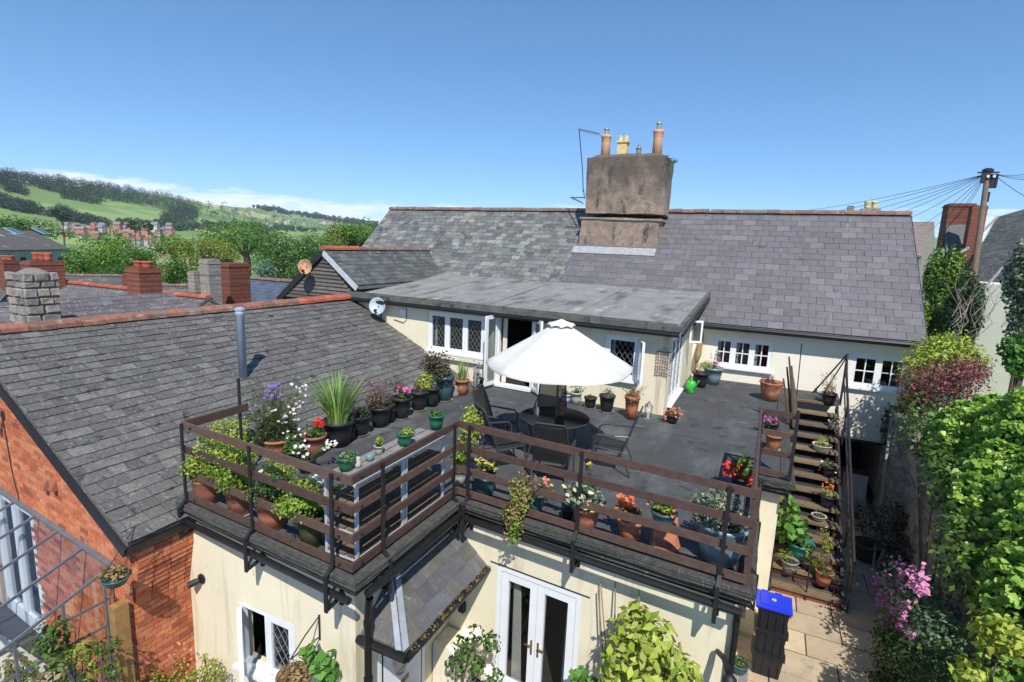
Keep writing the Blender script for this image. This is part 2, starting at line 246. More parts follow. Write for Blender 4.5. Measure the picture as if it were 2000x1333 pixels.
# ---------------------------------------------------------------- mesh building
ORG = {}
class MB:
    def __init__(s): s.v = []; s.f = []
    def add(s, vs, fs):
        b = len(s.v); s.v += [tuple(x) for x in vs]; s.f += [tuple(i+b for i in f) for f in fs]; return s
    def hexa(s, p):   # 8 corners: bottom 4 ccw, top 4 ccw
        return s.add(p, [(3, 2, 1, 0), (4, 5, 6, 7), (0, 1, 5, 4), (1, 2, 6, 5), (2, 3, 7, 6), (3, 0, 4, 7)])
    def box(s, lo, hi):
        (a, b, c), (d, e, f) = lo, hi
        return s.hexa([(a, b, c), (d, b, c), (d, e, c), (a, e, c), (a, b, f), (d, b, f), (d, e, f), (a, e, f)])
    def obox(s, o, u, v, n):   # corner + three edge vectors
        o, u, v, n = V(o), V(u), V(v), V(n)
        return s.hexa([o, o+u, o+u+v, o+v, o+n, o+u+n, o+u+v+n, o+v+n])
    def bar(s, p, q, a, b, up=(0, 0, 1)):   # rectangular bar p->q, a sideways, b along up
        p, q = V(p), V(q); d = (q-p)
        if d.length < 1e-6: return s
        d.normalize(); u = V(up)
        if abs(d.dot(u)) > .98: u = V((0, 1, 0)) if abs(d.y) < .9 else V((1, 0, 0))
        sd = d.cross(u).normalized(); uu = sd.cross(d).normalized()
        x, y = sd*a/2, uu*b/2
        return s.hexa([p-x-y, p+x-y, q+x-y, q-x-y, p-x+y, p+x+y, q+x+y, q-x+y])
    def tube(s, pts, r, n=6, cap=True):
        pts = [V(p) for p in pts]; rs = r if isinstance(r, (list, tuple)) else [r]*len(pts); b = len(s.v)
        u0 = None
        for i, p in enumerate(pts):
            d = (pts[min(i+1, len(pts)-1)]-pts[max(i-1, 0)])
            d = d.normalized() if d.length > 1e-9 else V((0, 0, 1))
            if u0 is None: u0 = d.orthogonal().normalized()
            u0 = (u0-d*u0.dot(d)); u0 = u0.normalized() if u0.length > 1e-6 else d.orthogonal().normalized()
            w_ = d.cross(u0)
            for k in range(n):
                a = 2*math.pi*k/n; s.v.append(tuple(p+(u0*math.cos(a)+w_*math.sin(a))*rs[i]))
        for i in range(len(pts)-1):
            for k in range(n):
                s.f.append((b+i*n+k, b+i*n+(k+1) % n, b+(i+1)*n+(k+1) % n, b+(i+1)*n+k))
        if cap:
            s.f.append(tuple(b+k for k in reversed(range(n)))); s.f.append(tuple(b+(len(pts)-1)*n+k for k in range(n)))
        return s
    def lathe(s, o, prof, n=20, ax=(0, 0, 1), sx=1, sy=1):
        o = V(o); ax = V(ax).normalized(); u = ax.orthogonal().normalized() if abs(ax.z) < .99 else V((1, 0, 0)); w_ = ax.cross(u); b = len(s.v)
        for r, h in prof:
            for k in range(n):
                a = 2*math.pi*k/n; s.v.append(tuple(o+ax*h+u*(r*sx*math.cos(a))+w_*(r*sy*math.sin(a))))
        for i in range(len(prof)-1):
            for k in range(n): s.f.append((b+i*n+k, b+i*n+(k+1) % n, b+(i+1)*n+(k+1) % n, b+(i+1)*n+k))
        s.f.append(tuple(b+k for k in reversed(range(n)))); s.f.append(tuple(b+(len(prof)-1)*n+k for k in range(n)))
        return s
    def prism(s, poly, ext):
        poly = [V(p) for p in poly]; e = V(ext); n = len(poly)
        return s.add(poly+[p+e for p in poly], [tuple(reversed(range(n))), tuple(range(n, 2*n))]+[(i, (i+1) % n, n+(i+1) % n, n+i) for i in range(n)])
    def quad(s, *p): return s.add(p, [tuple(range(len(p)))])
    def build(s, name, m, parent=None, smooth=False, org=None, kind=None):
        me = bpy.data.meshes.new(name)
        if parent is not None: o = V(ORG[parent.name])
        elif org is not None: o = V(org)
        else:
            a = np.array(s.v); o = V(((a[:, 0].min()+a[:, 0].max())/2, (a[:, 1].min()+a[:, 1].max())/2, a[:, 2].min()))
        me.from_pydata([tuple(V(p)-o) for p in s.v], [], s.f); me.validate(); me.update()
        bm_ = bmesh.new(); bm_.from_mesh(me); bmesh.ops.recalc_face_normals(bm_, faces=bm_.faces); bm_.to_mesh(me); bm_.free()
        if smooth:
            me.polygons.foreach_set('use_smooth', [True]*len(me.polygons))
        if m: me.materials.append(m)
        ob = bpy.data.objects.new(name, me); COL.objects.link(ob); ORG[ob.name] = tuple(o)
        if parent is not None: ob.parent = parent
        else: ob.location = o
        if kind: ob['kind'] = kind
        return ob
def tag(o, label, cat=None, group=None):
    o['label'] = label
    if cat: o['category'] = cat
    if group: o['group'] = group
    return o
def thing(name, label, cat, loc, group=None):
    o = bpy.data.objects.new(name, None); COL.objects.link(o); o.location = loc; o.empty_display_size = .2
    ORG[o.name] = tuple(loc); return tag(o, label, cat, group)
def part(name, m, parent, fn, smooth=False, kind=None):
    b = MB(); fn(b); return b.build(name, m, parent, smooth, kind=kind)
def npmesh(name, verts, quads, m, parent, kind=None, org=None):
    o = np.array(ORG[parent.name]) if parent is not None else np.array(org if org is not None else (0, 0, 0))
    me = bpy.data.meshes.new(name); nv = len(verts); nf = len(quads)
    me.vertices.add(nv); me.vertices.foreach_set('co', (verts-o).astype(np.float32).ravel())
    me.loops.add(nf*4); me.loops.foreach_set('vertex_index', quads.astype(np.int32).ravel())
    me.polygons.add(nf); me.polygons.foreach_set('loop_start', np.arange(0, nf*4, 4, dtype=np.int32)); me.update(calc_edges=True)
    me.materials.append(m)
    ob = bpy.data.objects.new(name, me); COL.objects.link(ob); ORG[ob.name] = tuple(o)
    if parent is not None: ob.parent = parent
    else: ob.location = tuple(o)
    if kind: ob['kind'] = kind
    return ob
def inst(name, me, parent, mw):
    ob = bpy.data.objects.new(name, me); COL.objects.link(ob)
    ob.parent = parent; ob.matrix_local = Matrix.Translation(-V(ORG[parent.name])) @ mw
    return ob
# ---------------------------------------------------------------- pieces laid on a surface (slates, bricks, tiles, stones)
def clip_row(poly, v):
    xs = []
    for i in range(len(poly)):
        (a, b), (c, d) = poly[i], poly[(i+1) % len(poly)]
        if (b <= v < d) or (d <= v < b): xs.append(a+(c-a)*(v-b)/(d-b))
    return (min(xs), max(xs)) if len(xs) >= 2 else None
def tiles(parent, name, O, U, Vv, poly, tw, th, t, m, limit=300, gap=.006, tilt=True, jit=.02, proud=0.0, single=True, skip=None, chip=.0, seed=1, many=None):
    """rows of slabs on the plane O + u*U + v*Vv; the ones showing largest are objects, the rest one joined part"""
    rg = random.Random(seed); O, U, Vv = V(O), V(U).normalized(), V(Vv).normalized(); Nn = U.cross(Vv).normalized()
    vs_ = [p[1] for p in poly]; v = min(vs_); r = 0; cells = []
    while v < max(vs_)-.02:
        h = min(th, max(vs_)-v); iv = clip_row(poly, v+h*.5)
        if iv:
            lo, hi = iv; u = lo-(r % 2)*tw*.5-rg.random()*tw*.15
            while u < hi:
                wd = tw*(1+rg.uniform(-jit, jit)*2); a, b = max(u, lo), min(u+wd, hi)
                if b-a > .05*tw and not (skip and skip((a+b)/2, v+h/2)): cells.append((a, b, v, h))
                u += wd
        v += th; r += 1
    variants = []
    for k in range(4):
        b = MB(); g = gap
        if tilt: z = [2.0*t, 1.0*t]
        else: z = [t, t]
        c = [rg.uniform(-chip, chip) for _ in range(8)]
        lowz = -t*.2
        # unit slab in 0..1 (u) x 0..1 (v)
        pts = [(0+c[0]*.3, 0+c[1], lowz), (1+c[2]*.3, 0+c[3], lowz), (1, 1.06 if tilt else 1, lowz), (0, 1.06 if tilt else 1, lowz),
               (0+c[0]*.3, 0+c[1], z[0]), (1+c[2]*.3, 0+c[3], z[0]), (1, 1.06 if tilt else 1, z[1]), (0, 1.06 if tilt else 1, z[1])]
        b.hexa(pts); variants.append(b)
    rot = Matrix((U, Vv, Nn)).transposed().to_4x4()
    items = []
    for (a, b_, vv, h) in cells:
        ctr = O+U*((a+b_)/2)+Vv*(vv+h/2); x, y, d = proj(ctr)
        ok = d > .2 and -40 < x < 2040 and -40 < y < 1373
        items.append((0 if ok else 1, d, a, b_, vv, h))
    items.sort()
    nsing = limit if single else 0
    meshes = []
    rest = MB()
    for i, (bad, d, a, b_, vv, h) in enumerate(items):
        lift = proud+rg.uniform(0, t*.5)
        mw = Matrix.Translation(O+U*(a+gap/2)+Vv*(vv+ (0 if tilt else gap/2))+Nn*lift) @ rot
        wob = Matrix.Rotation(rg.uniform(-.012, .012), 4, 'Z') if tilt else Matrix.Identity(4)
        mw = mw @ wob @ Matrix.Diagonal((b_-a-gap, h-(0 if tilt else gap), 1, 1))
        k = rg.randrange(4)
        if i < nsing and not bad:
            if not meshes:
                for q in variants:
                    ob = q.build(name, m, parent); meshes.append(ob.data); bpy.data.objects.remove(ob)
                # rebuilt from raw vertices (no origin shift)
                for q, me in zip(variants, meshes):
                    for vx, co in zip(me.vertices, q.v): vx.co = co
            inst(name, meshes[k], parent, mw)
        else:
            rest.add([mw @ V(p) for p in variants[k].v], variants[k].f)
    if rest.v: rest.build(many or name+'_field', m, parent, kind='stuff')

# ---------------------------------------------------------------- leaves
def quad_leaves(P, T, B, Nm, L, W, fold=.12):
    """diamond leaf, 4 verts each"""
    n = len(P); v = np.empty((n, 4, 3))
    v[:, 0] = P-T*L[:, None]*.5; v[:, 2] = P+T*L[:, None]*.5-Nm*(L*.12)[:, None]
    v[:, 1] = P+B*W[:, None]*.5+Nm*(W*fold)[:, None]; v[:, 3] = P-B*W[:, None]*.5+Nm*(W*fold)[:, None]
    q = np.arange(n*4).reshape(n, 4)
    return v.reshape(-1, 3), q
def unit(a): return a/np.maximum(np.linalg.norm(a, axis=1, keepdims=True), 1e-9)
def frame_for(Nm, rs, droop=.0):
    T = unit(np.cross(Nm, rs.normal(size=Nm.shape))); T[:, 2] -= droop; T = unit(T-Nm*np.sum(T*Nm, 1)[:, None]); return T, np.cross(Nm, T)
def blob_points(blobs, n, rs, inner=.45, up=.4):
    c = np.array([b[0] for b in blobs], float); r = np.array([b[1] if hasattr(b[1], '__len__') else (b[1],)*3 for b in blobs], float)
    wgt = (r[:, 0]*r[:, 1]+r[:, 1]*r[:, 2]+r[:, 0]*r[:, 2]); i = rs.choice(len(blobs), n, p=wgt/wgt.sum())
    d = unit(rs.normal(size=(n, 3))); rad = inner+(1-inner)*rs.random(n)**.6; rad *= 1+.12*rs.normal(size=n)
    P = c[i]+d*r[i]*rad[:, None]; Nm = unit(d/r[i]*r[i].mean(1)[:, None]+.55*rs.normal(size=(n, 3))+np.array([0, 0, up]))
    return P, Nm
SEED = [100]
def RS(): SEED[0] += 1; return np.random.RandomState(SEED[0])
def foliage(parent, blobs, n, size, m, aspect=.55, name='foliage', inner=.35, kind='stuff', org=None, up=.4, droop=.3, shape=None, floor=None):
    rs = RS(); P, Nm = blob_points(blobs, n, rs, inner, up)
    if floor is not None: P[:, 2] = np.maximum(P[:, 2], floor+.01)
    T, B = frame_for(Nm, rs, droop); L = size*rs.uniform(.6, 1.25, n)
    v, q = quad_leaves(P, T, B, Nm, L, L*aspect)
    return npmesh(name, v, q, m, parent, kind=kind, org=org)
def blossoms(parent, pts, size, m, name='blossom', rs=None):
    """each point becomes a small flower of five petals facing up and out"""
    rs = rs or RS(); pts = np.array(pts, float); n = len(pts)
    Nm = unit(rs.normal(size=(n, 3))*.4+np.array([.1, -.5, .9])); T0, B0 = frame_for(Nm, rs)
    Ps = []; Ts = []; Bs = []; Ns = []; Ls = []
    for k in range(5):
        a = 2*math.pi*k/5; T = T0*math.cos(a)+B0*math.sin(a); s = size*rs.uniform(.7, 1.1, n)
        Ps.append(pts+T*s[:, None]*.32); Ts.append(T); Bs.append(np.cross(Nm, T)); Ns.append(Nm); Ls.append(s*.62)
    P, T, B, Nm, L = map(np.concatenate, (Ps, Ts, Bs, Ns, Ls))
    v, q = quad_leaves(P, T, B, Nm, L, L*.8, .05); return npmesh(name, v, q, m, parent, kind='stuff')
def blades(parent, c, n, h, spread, width, m, name='blade_tuft', base=.05, curve=.5, kind='stuff', segs=5, lean=None):
    """arching grass or iris blades out of c"""
    rs = RS(); vs = []; qs = []; b = 0; c = np.array(c, float)
    for i in range(n):
        a = rs.uniform(0, 2*math.pi); dr = np.array([math.cos(a), math.sin(a), 0]); st = c+dr*base*rs.random()**.5
        hh = h*rs.uniform(.6, 1.05); sp = spread*rs.random()**.7; w_ = width*rs.uniform(.7, 1.2); sd = np.array([-dr[1], dr[0], 0])
        if rs.random() < .5: sd = dr*.6+sd*.6
        for k in range(segs+1):
            t = k/segs; p = st+dr*sp*(t**(1+curve*2))+np.array([0, 0, hh*(t-.18*curve*t*t*(sp/max(spread, 1e-3)))])
            ww = w_*(1-t**2.2)*.5+.001
            vs += [p-sd*ww, p+sd*ww]
            if k < segs: qs.append((b+2*k, b+2*k+1, b+2*k+3, b+2*k+2))
        b += 2*(segs+1)
    return npmesh(name, np.array(vs), np.array(qs), m, parent, kind=kind)
def stems(parent, c, tips, r, m, name='stem', kind='stuff'):
    mb = MB(); rs = RS()
    for t in tips:
        t = V(t); b = V(c)+V((rs.normal()*.03, rs.normal()*.03, 0)); mid = (b+t)/2+V((rs.normal()*.02, rs.normal()*.02, .03))
        mb.tube([b, mid, t], [r, r*.8, r*.5], 4, cap=False)
    return mb.build(name, m, parent, kind=kind)

# ---------------------------------------------------------------- potted plants
def pot_mesh(parent, o, rt, rb, h, m, n=22, rim=True, name='pot'):
    p = [(rb*.6, 0), (rb, 0), (rb+(rt-rb)*.55, h*.5), (rt*.97, h*.86)]
    if rim: p += [(rt*1.07, h*.86), (rt*1.09, h*.99), (rt*1.02, h), (rt*.93, h*.98), (rt*.9, h*.88)]
    else: p += [(rt, h), (rt*.92, h*.99), (rt*.9, h*.88)]
    mb = MB(); mb.lathe(o, p, n); ob = mb.build(name, m, parent, smooth=True)
    part('soil', SOIL, parent, lambda b: b.lathe(V(o)+V((0, 0, h*.86)), [(rt*.9, 0), (rt*.5, .02), (.01, .03)], 14)); return ob
def bowl_mesh(parent, o, r, h, m, name='pot'):
    p = [(r*.45, 0), (r*.62, .02), (r*.86, h*.45), (r, h*.9), (r*1.07, h*.95), (r*1.05, h), (r*.94, h), (r*.9, h*.88)]
    MB().lathe(o, p, 26).build(name, m, parent, smooth=True)
    part('soil', SOIL, parent, lambda b: b.lathe(V(o)+V((0, 0, h*.86)), [(r*.9, 0), (r*.5, .02), (.01, .03)], 14))
DZ = 2.98
def potted(x, y, label, wpx, hpx, pm, plants, z=DZ, taper=.72, kind='pot', saucer=False, name='potted_plant', cat='potted plant', group=None, off=.7, sauc_m=None):
    """x, y: photograph position of the foot of the pot; plants: list of tuples, positions in the photograph"""
    b = zp(x, y, z); d = dep(b); r = wpx*d/F_PX/2
    f = V((b.x, b.y, 0)).normalized(); b = b+f*r*off*taper; b.z = z
    d = dep(b); k = d/F_PX; h = hpx*k/.9
    t = thing(name, label, cat, b, group)
    zz = .0
    if saucer:
        part('saucer', sauc_m or SAUCER, t, lambda q: q.lathe(b, [(r*taper*1.0, 0), (r*taper*1.3, .035), (r*taper*1.24, .035), (r*taper*.9, .012)], 20), smooth=True); zz = .013
    o = b+V((0, 0, zz))
    if kind == 'pot': pot_mesh(t, o, r, r*taper, h, pm)
    elif kind == 'bowl': bowl_mesh(t, o, r, h, pm)
    top = o+V((0, 0, h*.88))
    plant_set(t, top, plants, k, r)
    return t
def plant_set(t, top, plants, k, r):
    top = V(top)
    def at(px, py, sh=0): p = pv(px, py, top); return p+V((0, sh, 0))
    for p in plants:
        ty = p[0]
        if ty == 'bush':      # cx, cy, w, h, mat, n, leaf size m
            _, cx, cy, w_, h_, m, n, s = p[:8]; c = at(cx, cy); rx, rz = w_*k/2, h_*k/2
            rs = RS(); bl = [(tuple(c), (rx*.72, rx*.72, rz*.72))]
            for i in range(7):
                dr = unit(rs.normal(size=(1, 3)))[0]; q = c+V((dr[0]*rx*.55, dr[1]*rx*.55, dr[2]*rz*.55)); bl.append((tuple(q), (rx*.42, rx*.42, rz*.42)))
            stems(t, top, [bl[i][0] for i in range(min(8, len(bl)))], max(.004, .012*rx), TWIG, 'stem')
            foliage(t, bl, n, s, m, aspect=p[8] if len(p) > 8 else .55, floor=top.z-r*.3)
        elif ty == 'hang':    # trailing mass down a line
            _, x0, y0, x1, y1, w_, m, n, s = p; a, b_ = pl(x0, y0, V((-3.735, 6.31, 0))+V((0, -.12, 0)), -4), pl(x1, y1, V((-3.735, 6.31, 0))+V((0, -.24, 0)), -4); rs = RS(); bl = []
            for i in range(10):
                q = a.lerp(b_, i/9); bl.append((tuple(q+V((rs.normal()*.03, rs.normal()*.02, 0))), w_*k/2*(.75-.35*i/9)))
            foliage(t, bl, n, s, m)
        elif ty == 'blades':  # topx, topy(center of the tips), spread px, mat, n, width m
            _, cx, cy, sp, m, n, wd = p[:7]; c = at(cx, cy); hh = max(.1, c.z-top.z)
            blades(t, top, n, hh, sp*k/2, wd, m, base=r*.6, curve=p[7] if len(p) > 7 else .5)
        elif ty == 'flowers':  # cx, cy, w, h, petal mat, n, size m
            _, cx, cy, w_, h_, m, n, s = p[:8]; c = at(cx, cy); rs = RS(); rx, rz = w_*k/2, h_*k/2
            pts = [tuple(c+V((rs.uniform(-1, 1)*rx, -rx*.2+rs.uniform(-.7, .7)*rx, rs.uniform(-1, 1)*rz))) for _ in range(n)]
            if len(p) > 8 and p[8]: stems(t, top, pts, .003, L_MID, 'flower_stem')
            blossoms(t, pts, s, m)
        elif ty == 'stalks':  # stems with sparse leaves
            _, cx, cy, w_, h_, m, n = p; c = at(cx, cy); rs = RS(); rx, rz = w_*k/2, h_*k/2
            tips = [tuple(c+V((rs.uniform(-1, 1)*rx, rs.uniform(-.6, .6)*rx, rs.uniform(-.2, 1)*rz))) for _ in range(n)]
            stems(t, top, tips, .0035, TWIG, 'stem')
            foliage(t, [(tuple(top.lerp(V(q), rs.uniform(.4, 1))), .04) for q in tips for _ in range(2)], n*14, .035, m)

# ---------------------------------------------------------------- walls with openings, windows
def wall(parent, name, O, U, W, H, holes, m, thick=.18, Nv=None):
    """front face through O; holes: (u0, z0, u1, z1); solid goes back along -N"""
    O, U = V(O), V(U).normalized(); Nn = V(Nv) if Nv else V((U.y, -U.x, 0)); Z = V((0, 0, 1))
    xs = sorted({0, W, *[min(max(c, 0), W) for h in holes for c in (h[0], h[2])]}); zs = sorted({0, H, *[min(max(c, 0), H) for h in holes for c in (h[1], h[3])]})
    b = MB()
    inh = lambda u, z: any(h[0] < u < h[2] and h[1] < z < h[3] for h in holes)
    P = lambda u, z, d=0: O+U*u+Z*z-Nn*d
    nx, nz_ = len(xs)-1, len(zs)-1; solid = [[not inh((xs[i]+xs[i+1])/2, (zs[j]+zs[j+1])/2) for j in range(nz_)] for i in range(nx)]
    for i in range(nx):
        for j in range(nz_):
            if not solid[i][j]: continue
            u0, u1, z0, z1 = xs[i], xs[i+1], zs[j], zs[j+1]
            b.quad(P(u0, z0), P(u1, z0), P(u1, z1), P(u0, z1)); b.quad(P(u1, z0, thick), P(u0, z0, thick), P(u0, z1, thick), P(u1, z1, thick))
            s = lambda a, c: 0 <= a < nx and 0 <= c < nz_ and solid[a][c]
            if not s(i-1, j): b.quad(P(u0, z0, thick), P(u0, z0), P(u0, z1), P(u0, z1, thick))
            if not s(i+1, j): b.quad(P(u1, z0), P(u1, z0, thick), P(u1, z1, thick), P(u1, z1))
            if not s(i, j-1): b.quad(P(u0, z0, thick), P(u1, z0, thick), P(u1, z0), P(u0, z0))
            if not s(i, j+1): b.quad(P(u0, z1), P(u1, z1), P(u1, z1, thick), P(u0, z1, thick))
    return b.build(name, m, parent)
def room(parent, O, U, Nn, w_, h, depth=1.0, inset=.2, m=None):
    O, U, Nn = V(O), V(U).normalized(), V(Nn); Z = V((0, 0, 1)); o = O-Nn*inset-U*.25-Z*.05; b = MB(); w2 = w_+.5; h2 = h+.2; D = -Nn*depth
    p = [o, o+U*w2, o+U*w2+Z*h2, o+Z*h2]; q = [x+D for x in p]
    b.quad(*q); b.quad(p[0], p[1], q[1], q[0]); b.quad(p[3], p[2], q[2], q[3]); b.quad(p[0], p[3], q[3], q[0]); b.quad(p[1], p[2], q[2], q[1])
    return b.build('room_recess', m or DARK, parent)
def sash(win, O, U, Nn, w_, h, style, fr=.05, curtain=False):
    """one glazed light: frame, pane and lead lattice or glazing bars as sub-parts of win"""
    O, U, Nn = V(O), V(U).normalized(), V(Nn); Z = V((0, 0, 1)); c = lambda u, z, d=0: O+U*u+Z*z+Nn*d
    def f(b):
        for a, e in (((0, fr/2), (w_, fr/2)), ((0, h-fr/2), (w_, h-fr/2))): b.bar(c(*a), c(*e), .05, fr)
        for u in (fr/2, w_-fr/2): b.bar(c(u, fr), c(u, h-fr), fr, .05, up=tuple(Nn))
    part('sash', WHITE, win, f)
    part('pane', GLASS, win, lambda b: b.quad(c(fr, fr, -.005), c(w_-fr, fr, -.005), c(w_-fr, h-fr, -.005), c(fr, h-fr, -.005)))
    if style == 'lead':
        def g(b):
            W, H = w_-2*fr, h-2*fr; s = .13; sl = 1.45
            k = -H/sl
            while k < W:
                for sg in (1, -1):
                    # line u = k + z/sl (or mirrored)
                    z0 = max(0, -k*sl); z1 = min(H, (W-k)*sl)
                    if z1 > z0+.01:
                        u0, u1 = k+z0/sl, k+z1/sl
                        if sg < 0: u0, u1 = W-u0, W-u1
                        b.bar(c(fr+u0, fr+z0, .002+.002*sg), c(fr+u1, fr+z1, .002+.002*sg), .0055, .006, up=tuple(Nn))
                k += s
        part('lead_lattice', LEADD, win, g)
    elif style == 'georgian':
        def g(b):
            b.bar(c(w_/2, fr), c(w_/2, h-fr), .028, .03, up=tuple(Nn)); b.bar(c(fr, h/2), c(w_-fr, h/2), .026, .028)
        part('glazing_bar', WHITE, win, g)
    if curtain:
        part('curtain', CURT, win, lambda b: [b.tube([c(fr+.02+i*.035, fr, -.12), c(fr+.02+i*.035, h-fr, -.12)], .022, 6) for i in range(max(2, int(w_*4)))])
def window(parent, O, U, w_, h, n, style, fr=.06, sill=True, recess=.05, curtains=(), label=None, Nv=None, roomd=.9, skip=()):
    O, U = V(O), V(U).normalized(); Nn = V(Nv) if Nv else V((U.y, -U.x, 0)); o = O-Nn*recess; Z = V((0, 0, 1)); c = lambda u, z, d=0: o+U*u+Z*z+Nn*d
    def f(b):
        b.bar(c(0, fr/2), c(w_, fr/2), .08, fr); b.bar(c(0, h-fr/2), c(w_, h-fr/2), .08, fr)
        for i in range(n+1):
            u = fr/2+(w_-fr)*i/n; b.bar(c(u, fr), c(u, h-fr), fr, .08, up=tuple(Nn))
    win = part('window', WHITE, parent, f)
    if label: win['label'] = label
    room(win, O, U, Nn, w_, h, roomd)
    lw = (w_-fr)/n-fr
    for i in range(n):
        if i in skip: continue
        sash(win, c(fr+(lw+fr)*i, fr, .015), U, Nn, lw, h-2*fr, style, curtain=i in curtains)
    if sill: part('sill', WHITE, win, lambda b: b.obox(O-U*.06-Z*.055-Nn*.06, U*(w_+.12), Z*.05, Nn*.17))
    return win
def prism_ridge(parent, p, q, n, m, r=.11, name='ridge_tile', ang=1.0, lim=60, flat=.8):
    """a run of half-round ridge tiles, each its own piece"""
    p, q = V(p), V(q); d = (q-p); L = d.length; d.normalize(); sd = d.cross(V((0, 0, 1))).normalized(); up = sd.cross(d).normalized(); l = L/n
    for i in range(n):
        b = MB(); a0 = p+d*(l*i+.006); a1 = p+d*(l*(i+1)-.006); j = random.uniform(-.006, .01); pts = []
        for a in (a0, a1):
            for k in range(7):
                t = math.pi*(-.06+1.12*k/6); rr = r+ (.0 if a is a0 else .008)
                pts.append(a+sd*(math.cos(t)*rr*1.15)+up*(math.sin(t)*rr*flat+j))
        b.add(pts, [(k, k+1, 7+k+1, 7+k) for k in range(6)]+[(0, 7, 13, 6), tuple(range(7)), tuple(range(13, 6, -1))])
        b.build(name, m, parent)
# ================================================================ SETTING
def struct(o): o['kind'] = 'structure'; return o
ra = math.radians
Z = V((0, 0, 1)); X = V((1, 0, 0)); Yv = V((0, 1, 0))
def dirv(az): return V((math.cos(ra(az)), math.sin(ra(az)), 0))
# paved yard and path beside the house
patio = struct(MB().box((-30, -3, -.12), (3.3, 19, -.012)).build('patio', PJOINT, org=(0, 8, 0)))
rg = random.Random(5)
def pave(x0, x1, y0, y1, rows):
    y = y0
    while y < y1:
        h = rg.choice([.45, .6, .75]); x = x0-rg.random()*.4
        while x < x1:
            w_ = rg.choice([.6, .75, .95, 1.15]); a, b = max(x, x0), min(x+w_, x1)
            if b-a > .12:
                c = ((a+b)/2, y+h/2, 0)
                if inview(c, 60):
                    mb = MB(); g = .012; z = rg.uniform(-.004, .006); j = lambda: rg.uniform(-.01, .01)
                    mb.hexa([(a+g, y+g, -.03), (b-g, y+g, -.03), (b-g, y+h-g, -.03), (a+g, y+h-g, -.03), (a+g+j()/2, y+g+j()/2, z), (b-g+j()/2, y+g, z+j()/4), (b-g, y+h-g, z), (a+g, y+h-g+j()/2, z)])
                    mb.build('paving_stone', PAVE, patio)
            x += w_
        y += h
pave(.1, 3.2, 6.5, 18, 0)
pave(-3.9, .1, 5.2, 6.2, 0)
peb = struct(MB().box((-12, 0.5, -.004), (-7.2, 3.6, .004)).build('pebble_ground', PEBB, org=(-9, 2, 0)))

# ================================================================ MAIN HOUSE
UH = dirv(1); NH = V((UH.y, -UH.x, 0))           # facing the camera
house = thing('main_house', 'long cream cottage with blue grey slate roof, tall rendered chimney and white casement windows', 'house', (-6, 18, 0))
E0 = V((-15.47, 16.03, 4.66)); BACK = -NH
SL = V((BACK.x, BACK.y, .87)).normalized(); LEN = 5.12
W0 = V((0.13, 16.64, 0))
def hx(x): return W0+UH*((x-W0.x)/UH.x)
o = hx(-15.2); o.z = 1.82
xu = lambda x: (x+15.2)/UH.x
holes = [(xu(-1.22), 3.40-1.82, xu(.34), 4.24-1.82), (xu(2.26), 3.27-1.82, xu(3.50), 4.15-1.82)]
wl_ = wall(house, 'wall', o, UH, xu(3.62), 2.83, holes, CREAM2, .25, NH)
o2 = hx(-1.9); o2.z = 0
wall(house, 'lower_wall', o2+NH*-.02, UH, 5.5, 1.82, [(4.05, 0, 5.2, 1.80)], CREAM2, .25, NH)
part('side_wall', CREAM2, house, lambda b: b.obox(hx(3.62)-NH*.26+UH*-.2, UH*.2, -NH*6.8, Z*4.6))
room(house, hx(2.1), UH, NH, 1.25, 1.8, 3.2, .2)
part('lintel', BLACKM, house, lambda b: b.obox(hx(2.0)+Z*1.74-NH*.1, UH*1.45, NH*.13, Z*.08))
p_ = window(house, hx(-1.22)+Z*3.40, UH, 1.56, .84, 3, 'georgian', Nv=NH, curtains=(0, 1, 2))
p_ = window(house, hx(2.26)+Z*3.27, UH, 1.24, .88, 2, 'georgian', Nv=NH)
# roof body
prof = [E0+SL*0, E0+SL*LEN, E0+SL*LEN+V((BACK.x, BACK.y, -.87)).normalized()*LEN]
roof = part('roof', SLATE_N, house, lambda b: b.prism([p-Z*.03 for p in prof]+[prof[2]-Z*.2, prof[0]-Z*.14], UH*19.2))
flat_skip = lambda u, v: (4.6 < u < 13.7) and v < 1.0
tiles(roof, 'slate', E0, UH, SL, [(9.2, 0), (19.22, 0), (19.22, LEN), (9.2, LEN)], .40, .262, .009, SLATE_N, 230, gap=.009, skip=flat_skip, chip=.008, jit=.0)
tiles(roof, 'slate', E0, UH, SL, [(-.02, 0), (9.2, 0), (9.2, LEN), (-.02, LEN)], .31, .205, .010, SLATE_O, 70, gap=.008, skip=flat_skip, chip=.03, jit=.12, seed=3, many='old_slate_field')
rt = E0+SL*(LEN+.02)
prism_ridge(roof, rt+UH*-.02, rt+UH*9.2, 20, RIDGE_M, .13)
prism_ridge(roof, rt+UH*12.1, rt+UH*19.24, 16, RIDGE_M, .13)
part('gutter', BLACKP, house, lambda b: (b.tube([E0+UH*13.9+NH*.04-Z*.08, E0+UH*19.25+NH*.04-Z*.08], .055, 8), b.obox(E0+UH*13.9-Z*.17+NH*-.03, UH*5.3, NH*.02, Z*.12)))
part('verge_board', BLACKM, house, lambda b: b.bar(E0+UH*19.23-Z*.08, E0+UH*19.23+SL*LEN-Z*.08, .03, .12))
